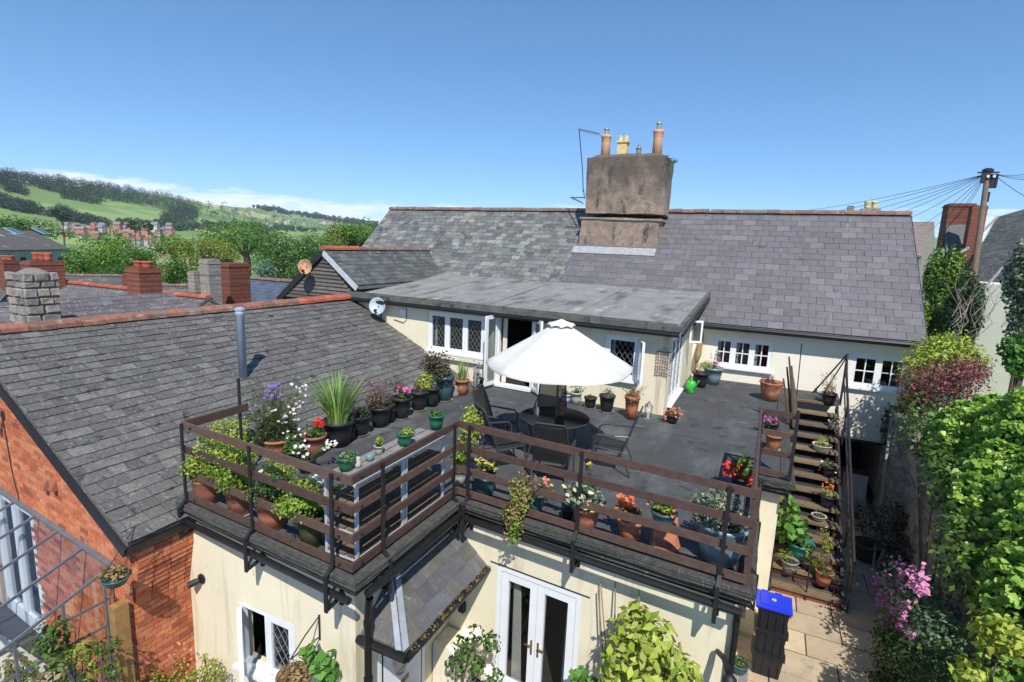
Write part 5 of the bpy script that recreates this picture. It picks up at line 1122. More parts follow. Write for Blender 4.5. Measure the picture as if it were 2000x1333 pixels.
onstair(1530, 1050, 'tall leafy green plant against the wire fence of the stairs', 20, 18, POTB, [('bush', 1530, 1005, 44, 60, L_MID, 240, .06), ('bush', 1545, 985, 40, 40, L_HYD, 40, .14, .85)])
onstair(1575, 1112, 'small purple leaved plant between teal and terracotta pots', 20, 14, POTB, [('bush', 1575, 1090, 34, 26, L_PUR, 160, .045), ('bush', 1580, 1075, 30, 30, L_BRT, 120, .05)])
# ================================================================ THINGS ON WALLS AND ROOFS
def dish(name, label, c, face, r, m, up_arm=.25):
    t = thing(name, label, 'satellite dish', c); f = V(face).normalized()
    part('dish', m, t, lambda b: (b.lathe(c, [(.02, -.05), (r*.5, -.03), (r*.85, .02), (r, .06), (r*1.01, .055), (r*.85, .005), (r*.5, -.045), (.02, -.065)], 28, tuple(f), sx=.9)), smooth=True)
    part('arm', BLACKM, t, lambda b: b.tube([c-Z*r*.8, c+f*r*.9-Z*r*.75], .015, 6)); part('receiver', BLACKP, t, lambda b: b.lathe(c+f*r*.85-Z*r*.7, [(.035, 0), (.045, .06), (.03, .1)], 10, tuple(-f+V((0, 0, .5)))))
    part('bracket', BLACKM, t, lambda b: (b.tube([c-f*.03, c-f*.2-Z*.05], .02, 6), b.tube([c-f*.2-Z*.05, c-f*.22-Z*.35], .02, 6))); return t
sd = pl(738, 599, X0+NE*.3, -3); dish('satellite_dish', 'grey satellite dish on the cream wall above the brick house roof', sd, NE*.9+UE*.25+Z*.35, .26, DISHM)
sd2 = pl(597, 522, G0+V((0, -.35, 0)), -3); dish('satellite_dish', 'rusty satellite dish in front of the weatherboarded gable', sd2, V((.25, -.9, .2)), .24, RUST)
orn = pl(1295, 712, SW0-UE*.1+NE*.03, -3); ot = thing('shell_hanging', 'hanging ornament of small shells on the wall right of the window', 'ornament', orn)
rr_ = random.Random(9)
part('cord', TWIG, ot, lambda b: (b.tube([orn+UE*-.12+Z*.28, orn+Z*.38, orn+UE*.12+Z*.28], .005, 4), b.bar(orn-UE*.16+Z*.28, orn+UE*.16+Z*.28, .015, .015)))
for i in range(7):
    for j in range(8):
        q = orn+UE*(-.15+i*.05)+Z*(.24-j*.068)+NE*.0; part('shell', mat('shell', [C('#8d6f66'), C('#b49a8c'), C('#5e4c4c'), C('#cbbcae')], .6, 20, .2), ot, lambda b: b.lathe(q, [(.004, -.02), (.02, 0), (.016, .014), (.003, .022)], 6, (rr_.uniform(-1, 1), -1, rr_.uniform(-.5, .5))))
fl_ = pl(395, 1130, T0, .8); ft = thing('spotlight', 'black spotlight on the cream wall near the brick corner', 'spotlight', fl_)
part('back_plate', BLACKM, ft, lambda b: b.lathe(fl_, [(.07, 0), (.07, .02), (.03, .03)], 16, tuple(NL))); part('lamp_head', BLACKM, ft, lambda b: b.lathe(fl_+NL*.06+V((0, 0, 0)), [(.03, -.02), (.045, .03), (.045, .13)], 14, tuple(V((-.6, -.7, -.35)))))
fs = pl(8, 812, B0, -4.3); fst = thing('spotlight', 'black spotlight high on the orange brick gable', 'spotlight', fs)
part('back_plate', BLACKM, fst, lambda b: b.lathe(fs, [(.08, 0), (.08, .02)], 16, tuple(NB))); part('lamp_head', BLACKM, fst, lambda b: b.lathe(fs+NB*.08, [(.04, 0), (.06, .15)], 14, (-.3, -.8, -.3))); part('cable', BLACKM, fst, lambda b: b.tube([fs-Z*.08+NB*.02, fs+UB*.1-Z*.9+NB*.02, fs+UB*.25-Z*1.4+NB*.02], .008, 5))
# hanging basket bracket by the window
bk = pl(625, 1200, T0, .8); 
hb = thing('hanging_basket', 'hanging basket of coir with broad green leaves on scrolled iron bracket by the window', 'hanging basket', bk)
bo = bk+NL*.42
part('bracket', BLACKM, hb, lambda b: (b.bar(bk+Z*.0+NL*.015, bk-Z*.34+NL*.015, .02, .012), b.tube([bk+NL*.02-Z*.30, bk+NL*.46-Z*.27], .009, 5), b.tube([bk+NL*.02-Z*.02, bk+NL*.24-Z*.12, bk+NL*.46-Z*.26], .009, 5), b.tube([bk+NL*.46-Z*.27, bk+NL*.50-Z*.24, bk+NL*.48-Z*.20], .008, 5)))
bc = pv(575, 1318, bo); bo = V((bc.x, bc.y, bc.z))
part('chain', BLACKM, hb, lambda b: [b.tube([bk+NL*.45-Z*.27, bo+V((.19*math.cos(a), .19*math.sin(a), .0))], .004, 4) for a in (0, 2.1, 4.2)])
part('basket', mat('coir', [C('#8a6a4c'), C('#75583e')], .95, 40, .4, .8, 60), hb, lambda b: b.lathe(bo-Z*.22, [(.03, 0), (.12, .04), (.19, .14), (.21, .22), (.19, .22), (.17, .18)], 20), smooth=True)
foliage(hb, [(tuple(bo+V((.02, 0, .03))), (.2, .2, .08))], 260, .05, L_DRY, name='dry_stems')
hl = pv(622, 1290, bo); foliage(hb, [(tuple(hl), (.17, .15, .16)), (tuple(pv(640, 1320, bo)), (.12, .12, .15)), (tuple(pv(600, 1270, bo)), (.1, .1, .08))], 150, .12, L_HYD, aspect=.8, name='leaf_mass')
hb2c = pl(226, 1130, B0+NB*.35+UB*0, -4.3); h2 = thing('hanging_basket', 'dark green hanging basket with dried plants at the brick corner', 'hanging basket', hb2c)
part('basket', POTBG, h2, lambda b: b.lathe(hb2c-Z*.1, [(.03, 0), (.10, .03), (.15, .11), (.16, .13), (.14, .13), (.12, .1)], 20), smooth=True)
foliage(h2, [(tuple(hb2c+Z*.07), (.16, .14, .08)), (tuple(hb2c+V((-.12, 0, .04))), (.1, .1, .07))], 420, .05, L_DRY, name='dry_stems')
part('chain', BLACKM, h2, lambda b: [b.tube([hb2c+V((.14*math.cos(a), .14*math.sin(a), .03)), hb2c+Z*.55+NB*-.25], .004, 4) for a in (0, 2.1, 4.2)])
# ================================================================ YARD THINGS
bb0 = V((.42, 8.62, 0)); bw, bd, bhh = .45, .39, .42
for i in range(3):
    z0 = i*(bhh-.02); g_ = .015*i
    t = thing('recycling_box', ['bottom black recycling box of the stack under blue lid', 'middle black recycling box of the stack under blue lid', 'top black recycling box of the stack, closed with blue lid'][i], 'box', bb0+V((bw/2, bd/2, z0)), 'black recycling boxes stacked by the wall')
    def body(b):
        x0, y0 = bb0.x, bb0.y; s = .035
        b.hexa([(x0+s, y0+s, z0), (x0+bw-s, y0+s, z0), (x0+bw-s, y0+bd-s, z0), (x0+s, y0+bd-s, z0), (x0, y0, z0+bhh-.03), (x0+bw, y0, z0+bhh-.03), (x0+bw, y0+bd, z0+bhh-.03), (x0, y0+bd, z0+bhh-.03)])
        b.box((x0-.02, y0-.02, z0+bhh-.045), (x0+bw+.02, y0+bd+.02, z0+bhh-.022))
    part('body', BINB, t, body)
    part('rib', BINB, t, lambda b: [b.box((bb0.x+.06+k*.11, bb0.y-.004, z0+.08), (bb0.x+.09+k*.11, bb0.y+.03, z0+bhh-.05)) for k in range(4)])
    part('handle', REDP if i == 2 else BINB, t, lambda b: b.box((bb0.x+bw+.0, bb0.y+.12, z0+bhh-.16), (bb0.x+bw+.035, bb0.y+.2, z0+bhh-.05)))
    if i == 2:
        zl = z0+bhh-.02
        part('lid', BLUEL, t, lambda b: (b.box((bb0.x-.035, bb0.y-.035, zl), (bb0.x+bw+.035, bb0.y+bd+.035, zl+.03)), b.box((bb0.x+.03, bb0.y+.03, zl+.03), (bb0.x+bw-.03, bb0.y+bd-.03, zl+.05)), [b.box((bb0.x+.04+k*.2, bb0.y+bd+.03, zl-.01), (bb0.x+.14+k*.2, bb0.y+bd+.06, zl+.035)) for k in range(2)]))
        part('emblem', WHITE, t, lambda b: [b.bar(V((bb0.x+bw/2, bb0.y+bd/2, zl+.053))+V((math.cos(a), math.sin(a), 0))*.03, V((bb0.x+bw/2, bb0.y+bd/2, zl+.053))+V((math.cos(a+1.5), math.sin(a+1.5), 0))*.03, .014, .003) for a in (0, 2.09, 4.19)])
sb = V((.10, 6.75, 0)); stb = thing('plant_stand', 'grey weathered wooden plant stand with a low shelf beside the boxes', 'stand', sb)
part('top', WOODG, stb, lambda b: [b.box((sb.x+.0+k*.125, sb.y, .98), (sb.x+.115+k*.125, sb.y+.62, 1.01)) for k in range(2)])
for x in (.02, .21):
    for y in (.03, .56): part('leg', WOODG, stb, lambda b: b.box((sb.x+x-.02, sb.y+y-.02, 0), (sb.x+x+.02, sb.y+y+.02, .98)))
part('shelf', WOODG, stb, lambda b: [b.box((sb.x+k*.07, sb.y, .55), (sb.x+.055+k*.07, sb.y+.6, .575)) for k in range(4)])
bp_ = V((sb.x+.125, sb.y+.48, 1.01)); bpt = thing('potted_plant', 'round green rimmed pot with succulents on the plant stand', 'potted plant', bp_)
bowl_mesh(bpt, bp_, .12, .16, POTBG); foliage(bpt, [(tuple(bp_+Z*.17), (.1, .1, .04))], 90, .05, L_MID)
wb = V((.02, 6.20, 2.02)); wlt = thing('wall_lantern', 'black and white lantern lamp on curved arm at the building corner', 'wall lamp', wb)
part('arm', BLACKM, wlt, lambda b: (b.tube([wb+V((-.08, -.04, .0)), wb+V((.0, -.2, .06)), wb+V((.06, -.36, .04))], [.03, .035, .04], 8)))
wc_ = wb+V((.08, -.42, 0))
part('hood', BLACKM, wlt, lambda b: b.lathe(wc_-Z*.10, [(.075, 0), (.075, .10), (.05, .13), (.02, .15)], 16), smooth=True)
part('shade', WHITE, wlt, lambda b: b.lathe(wc_-Z*.25, [(.05, 0), (.085, .02), (.078, .15)], 16), smooth=True)
part('pipe', BLACKP, tb, lambda b: b.tube([V((.10, 6.16, 2.6)), V((.09, 6.16, 0))], .04, 8))
potted(1690, 1098, 'dark thin leaved shrub in big brown pot on the shaded path', 48, 32, mat('dark_brown_pot', [C('#5a4438')], .6, 5, .2), [('bush', 1692, 1010, 74, 80, L_DRK, 520, .06), ('stalks', 1692, 1020, 60, 60, L_DRK, 16)], z=0)
# ladders
def ladder(label, a, b_, w_, side, n, m):
    t = thing('ladder', label, 'ladder', a); s = V(side).normalized()*w_/2
    for k in (-1, 1): part('rail', m, t, lambda b: b.bar(a+s*k, b_+s*k, .045, .085))
    for i in range(n): q = a.lerp(b_, (i+.7)/n); part('rung', m, t, lambda b: b.tube([q-s, q+s], .017, 6))
    return t
ladder('long aluminium ladder leaning up against the old stone wall', V((2.92, 13.0, 0.02)), V((3.18, 14.9, 2.95)), .40, (.95, -.3, 0), 13, ALU2)
ladder('short grey wooden ladder propped at the foot of the stone wall', V((2.98, 12.9, 0)), V((3.2, 13.6, 1.35)), .34, (.8, -.6, 0), 6, WOODG)
pnl = tag(MB().obox(V((2.42, 16.1, .0)), V((.55, -.05, 0)), V((0, .04, 0)), V((0, .25, .95))).build('panel', POTW), 'pale board leaning in the dark opening under the cottage', 'board')
gt = thing('plank_gate', 'low reddish brown plank gate in the dark opening under the cottage', 'gate', (2.4, 16.75, 0))
for k in range(9): part('plank', mat('red_brown_plank', [C('#5a3226'), C('#6b3d2e')], .8, 10, .3), gt, lambda b: b.box((2.04+k*.115, 16.85, .02), (2.145+k*.115, 16.88, .92)))
part('cross_rail', mat('red_brown_plank', [C('#5a3226')], .8), gt, lambda b: b.box((2.02, 16.83, .7), (3.1, 16.849, .8)))
# ================================================================ GROUND, HILLS
HR = [(-300, 285, 900), (0, 338, 1000), (100, 352, 1100), (200, 362, 1200), (330, 383, 1400), (420, 398, 1700), (520, 408, 2300), (640, 425, 2800), (740, 437, 3000), (1000, 452, 3200), (1500, 478, 3400), (1830, 462, 3600), (2200, 500, 3600)]
def azel(x, y): v = ray(x, y); return math.atan2(v.x, v.y), v.z/math.hypot(v.x, v.y)
HA = [(azel(x, y)[0], 6.6+azel(x, y)[1]*R, R) for x, y, R in HR]
def hprof(a):
    aa = [h[0] for h in HA]; return float(np.interp(a, aa, [h[1] for h in HA])), float(np.interp(a, aa, [h[2] for h in HA]))
def sstep(t): t = max(0, min(1, t)); return t*t*(3-2*t)
def terr(a, r):
    top, R = hprof(a); base = -.16-5.5*sstep((r-70)/140)
    if r > 560:
        t = (r-560)/(R-560); 
        if t <= 1: base += (top+5.7)*(t**1.15)*(1+.10*math.sin(t*9+a*7)*(1-t))
        else: base += (top+5.7)*max(-.2, 1-(t-1)*1.5)
    return base
def tground(px, py, rmin=120, rmax=4000):
    a, e = azel(px, py); r = rmin
    while r < rmax:
        if 6.6+e*r <= terr(a, r): break
        r *= 1.01
    return V((math.sin(a)*r, math.cos(a)*r, terr(a, r))), r
A0_, A1_ = ra(-100), ra(60); NA = 150
rings = [0.0]+[8*1.095**i for i in range(70)]
rings = [r for r in rings if r < 4600]
vs_, fs_ = [], []
for r in rings:
    for i in range(NA+1):
        a = A0_+(A1_-A0_)*i/NA; vs_.append((math.sin(a)*r, math.cos(a)*r, terr(a, r) if r > 0 else -.16))
for j in range(len(rings)-1):
    for i in range(NA): b0 = j*(NA+1)+i; fs_.append((b0, b0+1, b0+NA+2, b0+NA+1))
FIELD = mat('field_grass', [C('#70894a')], .95, .012, .15, 0, spots=[(C('#849a57'), .006, .5, .05), (C('#617d42'), .009, .56, .04), (C('#a9a878'), .0035, .60, .03)])
hb_ = MB(); hb_.add(vs_, fs_); hill = struct(hb_.build('hills', FIELD, smooth=True, org=(0, 0, 0)))
back = struct(MB().box((-60, -40, -.5), (40, .5, -.15)).build('ground', PJOINT, org=(0, -10, -.5)))
# woods: seen as one mass
def inpoly(x, y, P):
    c = False
    for i in range(len(P)):
        (a, b), (d, e) = P[i], P[i-1]
        if (b > y) != (e > y) and x < (d-a)*(y-b)/(e-b)+a: c = not c
    return c
def wood(name, label, P, step, m, rad=5.0, leaf=1.15, n=110, kind='stuff', cat='wood'):
    rs = random.Random(len(P)*7+int(P[0][0])); bl = []; xs = [p[0] for p in P]; ys = [p[1] for p in P]
    y = min(ys)
    while y < max(ys):
        x = min(xs)
        while x < max(xs):
            jx, jy = x+rs.uniform(-.5, .5)*step, y+rs.uniform(-.5, .5)*step*.5
            if inpoly(jx, jy, P):
                q, r = tground(jx, jy); s = rad*rs.uniform(.6, 1.25); bl.append((tuple(q+Z*s*.75), (s, s, s*.95)))
            x += step
        y += step*.5
    if not bl: return
    o = foliage(None, bl, n*len(bl), leaf, m, aspect=.9, name=name, org=bl[0][0], inner=.6); o['label'] = label; return o
wood('hilltop_wood', 'dark band of woodland along the top of the hill', [(-40, 336), (60, 346), (200, 363), (330, 384), (392, 399), (388, 420), (366, 424), (300, 407), (240, 398), (180, 394), (120, 383), (60, 366), (-40, 360)], 7, L_FAR, 6)
wood('field_copse', 'dark copse standing in the middle of the green hill field', [(316, 424), (350, 412), (388, 408), (384, 432), (362, 440), (322, 440)], 6, L_FAR, 5)
wood('hedgerow', 'thick tree hedgerow across the left hill field', [(-20, 385), (40, 396), (84, 412), (82, 424), (30, 416), (-20, 404)], 6, L_FAR, 4)
wood('hedgerow', 'tree hedgerow at the foot of the hill field', [(90, 424), (122, 406), (150, 425), (200, 436), (228, 442), (200, 446), (120, 434)], 6, L_FAR, 4)
wood('hedgerow', 'trees in the upper left hill field', [(120, 378), (150, 384), (200, 398), (190, 402), (125, 392)], 6, L_FAR, 4)
wood('hedgerow', 'clump of trees at the left edge of the hill field', [(8, 368), (28, 366), (54, 380), (50, 384), (10, 378)], 5, L_FAR, 4)
wood('far_wood', 'wooded ridge far behind the green hill', [(462, 398), (560, 407), (645, 425), (740, 438), (735, 446), (600, 426), (520, 413)], 5, L_FAR, 9, 4)
wood('valley_trees', 'scattered trees and hedges in the far valley', [(388, 402), (470, 405), (600, 430), (700, 445), (640, 458), (520, 440), (410, 425)], 13, L_HEDGE, 7, 3, 22)
wood('valley_trees', 'line of trees below the far fields', [(230, 436), (300, 440), (460, 438), (620, 446), (620, 456), (300, 452), (230, 446)], 8, L_HEDGE, 4, 2)

# ---------------------------------------------------------------- trees
def tree(px, py, wpx, hpx, d, m, label, leaf=None, n=2600, m2=None, cat='tree', name='tree', group=None, gz=None, nb=16, trunk=True):
    c = pd(px, py, d); k = d/F_PX; rx, rz = wpx*k/2*1.12, hpx*k/2*1.25; rs = RS(); n = int(n*1.5)
    gz = terr(math.atan2(c.x, c.y), math.hypot(c.x, c.y)) if gz is None else gz
    t = thing(name, label, cat, (c.x, c.y, min(gz, c.z-rz)), group)
    bl = []
    for i in range(nb):
        dr = unit(rs.normal(size=(1, 3)))[0]; dr[2] *= .85; f = rs.uniform(.4, .72)
        s = rs.uniform(.26, .46); bl.append(((c.x+dr[0]*rx*f, c.y+dr[1]*rx*f, c.z+dr[2]*rz*f), (rx*s, rx*s, rz*s)))
    if trunk:
        r0_ = max(.05, rx*.07)
        base = V((c.x, c.y, gz))
        def tr(b):
            b.tube([base, base.lerp(c, .5)+V((rx*.05, 0, 0)), c], [r0_*1.3, r0_, r0_*.6], 8)
            for q in bl[::2]: b.tube([base.lerp(c, .62), (c+V(q[0]))/2+V((0, 0, -rz*.08)), V(q[0])], [r0_*.5, r0_*.35, r0_*.12], 5)
        part('trunk', BARK, t, tr)
    lf = leaf or 4.2*k
    foliage(t, bl, n, lf, m, aspect=.7, name='crown', inner=.5)
    if m2: foliage(t, bl, n//3, lf, m2, aspect=.7, name='crown', inner=.7)
    return t
GTB = 'trees beyond the roofs'
tree(204, 500, 128, 112, 55, L_TREE, 'broad bright green tree beside the grey barn', n=4200, m2=L_BRT, group=GTB)
tree(268, 512, 80, 70, 50, L_MID, 'smaller green tree right of the broad one, behind the slate roof', n=1800, group=GTB)
tree(400, 500, 146, 84, 48, L_TREE2, 'olive yellow tree above the stone chimneys', n=3600, group=GTB)
tree(478, 468, 170, 74, 75, L_TREE, 'wide green tree behind the olive tree', n=3400, group=GTB)
tree(548, 500, 150, 116, 62, L_TREE3, 'tall dense green tree left of the dormer gable', n=4200, m2=L_TREE, group=GTB)
tree(332, 528, 84, 64, 42, L_MID, 'low green tree behind the red brick chimney', n=1700, group=GTB)
tree(512, 540, 56, 60, 44, L_BLG, 'grey green conifer in front of the dense tree', n=900, group=GTB)
tree(694, 464, 110, 70, 80, L_TREE, 'dark round tree left of the cottage ridge', n=2400, group=GTB)
tree(625, 484, 90, 66, 70, L_TREE, 'green tree above the dormer ridge', n=1800, group=GTB)
tree(735, 470, 60, 60, 85, L_TREE3, 'small dark tree touching the left end of the cottage roof', n=900, group=GTB)
tree(60, 446, 150, 44, 66, L_TREE3, 'dark spiky trees behind the grey barn', n=1700, group=GTB)
tree(585, 540, 60, 50, 50, L_TREE3, 'dark shrubby tree just left of the weatherboards', n=900, group=GTB)
tree(440, 530, 50, 50, 46, L_DRK, 'dark conifer between stone and brick chimneys', n=800, group=GTB)
tree(120, 420, 0.1+36, 20, 330, L_HEDGE, 'distant rounded tree at the foot of hill field, left', n=160, leaf=3, nb=7)
tree(262, 440, 26, 18, 330, L_HEDGE, 'distant rounded tree above the far grey roofs', n=160, leaf=3, nb=7)
tree(288, 441, 18, 15, 340, L_HEDGE, 'smallest distant tree right of another above far roofs', n=120, leaf=3, nb=7)
tree(340, 482, 90, 60, 62, L_TREE, 'green tree between the far red roofs and the olive tree', n=1800, group=GTB)
tree(232, 536, 70, 46, 46, L_TREE3, 'low shrubby tree behind the tiny brick chimney', n=1100, group=GTB)
tree(150, 520, 60, 80, 50, L_TREE, 'green tree close against the end of the barn', n=1700, group=GTB)
tree(660, 470, 70, 60, 78, L_TREE2, 'yellowish green tree behind the dormer ridge', n=1200, group=GTB)
# right side
tree(1838, 545, 64, 150, 25, L_MID, 'feathery green tree behind the right end of cottage roof', n=3200, m2=L_BRT, leaf=.13)
tree(1828, 632, 72, 120, 22, L_BRT, 'green leafy tree just right of the cottage verge', n=3200, m2=L_MID, leaf=.13)
tree(1884, 610, 84, 170, 21, L_DRK, 'dark shaded ivy covered mass round the telegraph pole', n=4200, leaf=.13)
tree(2012, 560, 92, 210, 14, L_GRY, 'grey green leaved tree at the right edge of the view', n=2600, m2=L_DRK, leaf=.11)
tree(1998, 690, 70, 100, 12, L_HYD, 'broad leaved shrub at right edge above the ivy', n=900, leaf=.13)
bt = pd(1905, 570, 20); btt = thing('bare_shrub', 'bare grey branching shrub at the foot of the telegraph pole', 'shrub', (bt.x, bt.y, 0))
def twigs(b):
    r_ = random.Random(4)
    for i in range(26):
        a = bt+V((r_.uniform(-.5, .5), r_.uniform(-.3, .3), r_.uniform(-2.0, -.8))); p = [a]
        for j in range(4): p.append(p[-1]+V((r_.uniform(-.35, .35), r_.uniform(-.25, .25), r_.uniform(.25, .65))))
        b.tube(p, [.014, .012, .009, .006, .003], 4, cap=False)
part('branch', mat('grey_twig', [C('#8f8680')], .9), btt, twigs, kind='stuff')
# ================================================================ STONE WALL, IVY, SHRUBS
swt = thing('stone_wall', 'old rubble stone boundary wall on the right of the path', 'wall', (3.4, 12, 0))
core = part('core', mat('wall_mortar', [C('#7d766e')], .95, 10, .3, .5, 30), swt, lambda b: (b.box((3.26, 11.0, 0), (3.75, 16.6, 2.9)), b.box((3.26, 9.7, 0), (3.75, 10.99, 2.0)), b.box((3.26, 4, 0), (3.75, 9.69, .7))))
rw = random.Random(77); y = 8.2; zc = .0
while zc < 2.9:
    h = rw.uniform(.12, .24); y = 8.5+rw.random()*.2
    while y < 16.5:
        l = rw.uniform(.18, .5); pr_ = rw.uniform(.02, .07)
        if y > 9.75 and (y > 11.0 or zc < 1.75) and inview((3.2, y, zc)):
            j = lambda: rw.uniform(-.03, .03)
            mb = MB(); mb.hexa([(3.26, y, zc), (3.26, y, zc+h), (3.26, y+l, zc+h), (3.26, y+l, zc), (3.26-pr_, y+.03+j()*.5, zc+.03+j()*.5), (3.26-pr_, y+.03+j()*.5, zc+h-.03+j()*.5), (3.26-pr_+j()*.5, y+l-.03+j()*.5, zc+h-.03), (3.26-pr_, y+l-.03, zc+.03)])
            mb.build('stone', STONE, swt)
        y += l+.015
    zc += h+.012
ivt = thing('ivy', 'dense bright green ivy tumbling over the boundary wall at the right', 'ivy', (3.9, 9, 0))
def ivy_surface(n, rs):
    y = rs.uniform(4.5, 12.6, n); s = rs.random(n)
    zb = np.interp(y, [6.8, 8.0, 8.6, 10.0, 12.2, 12.6], [.2, 1.0, 1.6, 2.5, 3.1, 3.4]); zt = np.interp(y, [6, 8.3, 9.5, 11.5, 12.6], [4.5, 4.55, 4.6, 4.55, 4.2])
    P = np.empty((n, 3)); Nn = np.empty((n, 3))
    f = s < .62; t = s/.62
    P[:, 1] = y
    run_ = np.interp(y, [6, 8.5, 10, 12, 13], [2.6, 2.4, 1.9, 1.1, .8])
    P[:, 0] = np.where(f, 3.04+run_*t**1.25-.10*np.sin(t*math.pi), 3.04+run_+(s-.62)/.38*1.6); P[:, 2] = np.where(f, zb+(zt-zb)*t**.85, zt+.1*np.sin((s-.62)/.38*math.pi))
    Nn[:] = np.where(f[:, None], np.array([-.35, -.55, .7]), np.array([0, -.5, .9]))
    bump = .16*np.sin(P[:, 1]*3.1+P[:, 2]*2.3)+.12*np.sin(P[:, 1]*5.7-P[:, 2]*4.9+1)+.10*np.sin(P[:, 0]*4+P[:, 1]*2)
    bump += .13*np.sin(P[:, 1]*11+2.3*np.sin(P[:, 2]*5))*np.sin(P[:, 2]*9.5+P[:, 0]*6)+.09*np.sin(P[:, 1]*19+P[:, 2]*23)
    P += Nn*(bump[:, None]-.15*rs.random(n)[:, None]**.7*1.6); edge_ = f & (t < .10+.12*np.sin(y*7)+.1*np.sin(y*13)); keep = ~edge_ | (rs.random(n) < .25)
    return P[keep], unit(Nn+.75*rs.normal(size=(n, 3)))[keep]
rs = RS(); P, Nm = ivy_surface(60000, rs); T, B = frame_for(Nm, rs, .7); L = .10*rs.uniform(.5, 1.35, len(P))
dd = np.array([proj(p) for p in P]); order = np.argsort(dd[:, 2]+1e3*((dd[:, 0] > 1990) | (dd[:, 1] > 1320) | (dd[:, 0] < 1700)))
pick = order[:15000]; rs.shuffle(pick); pick = pick[:300]
rest_ = np.setdiff1d(np.arange(len(P)), pick)
def leaf5(P, T, B, Nm, L):
    """pointed lobed ivy leaf: two quads folded along the midrib"""
    n = len(P); v = np.empty((n, 6, 3)); l = L[:, None]
    v[:, 0] = P-T*l*.42; v[:, 1] = P+B*l*.40-T*l*.25+Nm*l*.06; v[:, 2] = P+B*l*.30+T*l*.12+Nm*l*.05; v[:, 3] = P+T*l*.55-Nm*l*.08; v[:, 4] = P-B*l*.30+T*l*.12+Nm*l*.05; v[:, 5] = P-B*l*.40-T*l*.25+Nm*l*.06
    i = np.arange(n)[:, None]*6; return v.reshape(-1, 3), np.concatenate([i+np.array([0, 1, 2, 3]), i+np.array([0, 3, 4, 5])], 1).reshape(-1, 4)
v, q = leaf5(P[rest_], T[rest_], B[rest_], Nm[rest_], L[rest_]); npmesh('foliage', v, q, L_IVY, ivt, kind='stuff')
v, q = leaf5(np.zeros((1, 3)), np.array([[0, 1., 0]]), np.array([[1., 0, 0]]), np.array([[0, 0, 1.]]), np.ones(1))
tmp = npmesh('leaf', v, q, L_IVY, None); lme = tmp.data; bpy.data.objects.remove(tmp)
for i in pick:
    mw = Matrix((V(B[i]), V(T[i]), V(Nm[i]))).transposed().to_4x4(); inst('leaf', lme, ivt, Matrix.Translation(V(P[i])) @ mw @ Matrix.Scale(L[i], 4))
part('shade_core', mat('ivy_shade', [C('#2c2a1c')], .95, 6, .3), ivt, lambda b: b.hexa([(3.3, 5, .3), (6.4, 5, .3), (6.4, 12.4, 2.4), (3.3, 12.4, 2.6), (5.3, 5, 4.1), (6.4, 5, 4.1), (6.4, 12.4, 4.0), (3.9, 12.4, 4.0)]))  # dark solid block that stands for the shade deep inside the ivy
def shrub(label, blobs, n, leaf, m, m2=None, name='shrub', cat='shrub', flowers=None, aspect=.55, base=None):
    b0 = base or (blobs[0][0][0], blobs[0][0][1], 0)
    t = thing(name, label, cat, b0)
    stems(t, b0, [b[0] for b in blobs], .02, TWIG, 'stem')
    foliage(t, blobs, n, leaf, m, aspect)
    if m2: foliage(t, blobs, n//3, leaf, m2, aspect)
    return t
def bx(px, py, X_, r): p = pn(px, py, (X_, 0, 0), (1, 0, 0)); return (tuple(p), r)
def by(px, py, Y_, r): p = pl(px, py, (0, Y_, 0), 0); return (tuple(p), r)
shrub('dark green ivy hanging in shade on the stone wall', [bx(1800, 850, 3.05, .45), bx(1830, 900, 3.05, .4), bx(1850, 960, 3.05, .4), bx(1870, 1050, 3.05, .4), bx(1880, 1120, 3.05, .4), bx(1790, 800, 3.1, .4)], 1100, .11, L_MID, L_DRK, 'ivy', 'ivy', base=(3.2, 11, 0))
shrub('dark climber on the corner of the cottage wall', [by(1755, 850, 16.2, .45), by(1748, 815, 16.3, .3), by(1760, 900, 16.2, .4), by(1775, 790, 16.0, .3)], 1300, .10, L_DRK, L_MID, 'climber', 'climber')
shrub('reddish purple leaved shrub on the wall top behind the ivy', [by(1800, 752, 14.0, .5), by(1840, 745, 13.9, .55), by(1880, 735, 13.9, .5), by(1790, 780, 13.8, .4), by(1905, 725, 14.2, .3)], 3000, .07, L_RED, L_PUR, base=(4.0, 14.2, 1.5))
shrub('yellow green shrub on the wall top beside the cottage corner', [by(1830, 700, 15.6, .6), by(1865, 695, 15.6, .55), by(1800, 725, 15.2, .5), by(1845, 690, 15.8, .5), by(1895, 712, 15.4, .4)], 3400, .09, L_YEL, L_BRT, base=(4.6, 15.6, 1.5))
vt = shrub('pink flowered valerian with blue green leaves against the stone wall', [bx(1780, 1150, 2.85, .42), bx(1810, 1190, 2.85, .45), bx(1760, 1195, 2.7, .3), bx(1740, 1130, 2.8, .3), bx(1830, 1240, 2.8, .4)], 2600, .075, L_BLG, L_MID, 'valerian', 'flowering plant', base=(2.9, 11.2, 0))
rs = RS(); pts = []
for px, py, r in ((1700, 1140, 18), (1722, 1165, 22), (1740, 1195, 22), (1755, 1215, 16), (1760, 1122, 26), (1790, 1128, 20), (1716, 1130, 16), (1765, 1185, 14), (1800, 1150, 14), (1775, 1240, 10), (1735, 1175, 20)):
    for _ in range(60): pts.append(tuple(pn(px+rs.normal()*r*.6, py+rs.normal()*r*.6, (2.60+rs.uniform(-.1, .1), 0, 0), (1, 0, 0))))
blossoms(vt, pts, .06, P_VAL)
shrub('dark green bush at the bottom right beside the path', [bx(1760, 1290, 2.5, .4), bx(1800, 1310, 2.6, .45), bx(1740, 1240, 2.55, .28), bx(1850, 1320, 2.6, .4), bx(1725, 1330, 2.35, .25)], 2600, .075, L_DRK, L_MID)
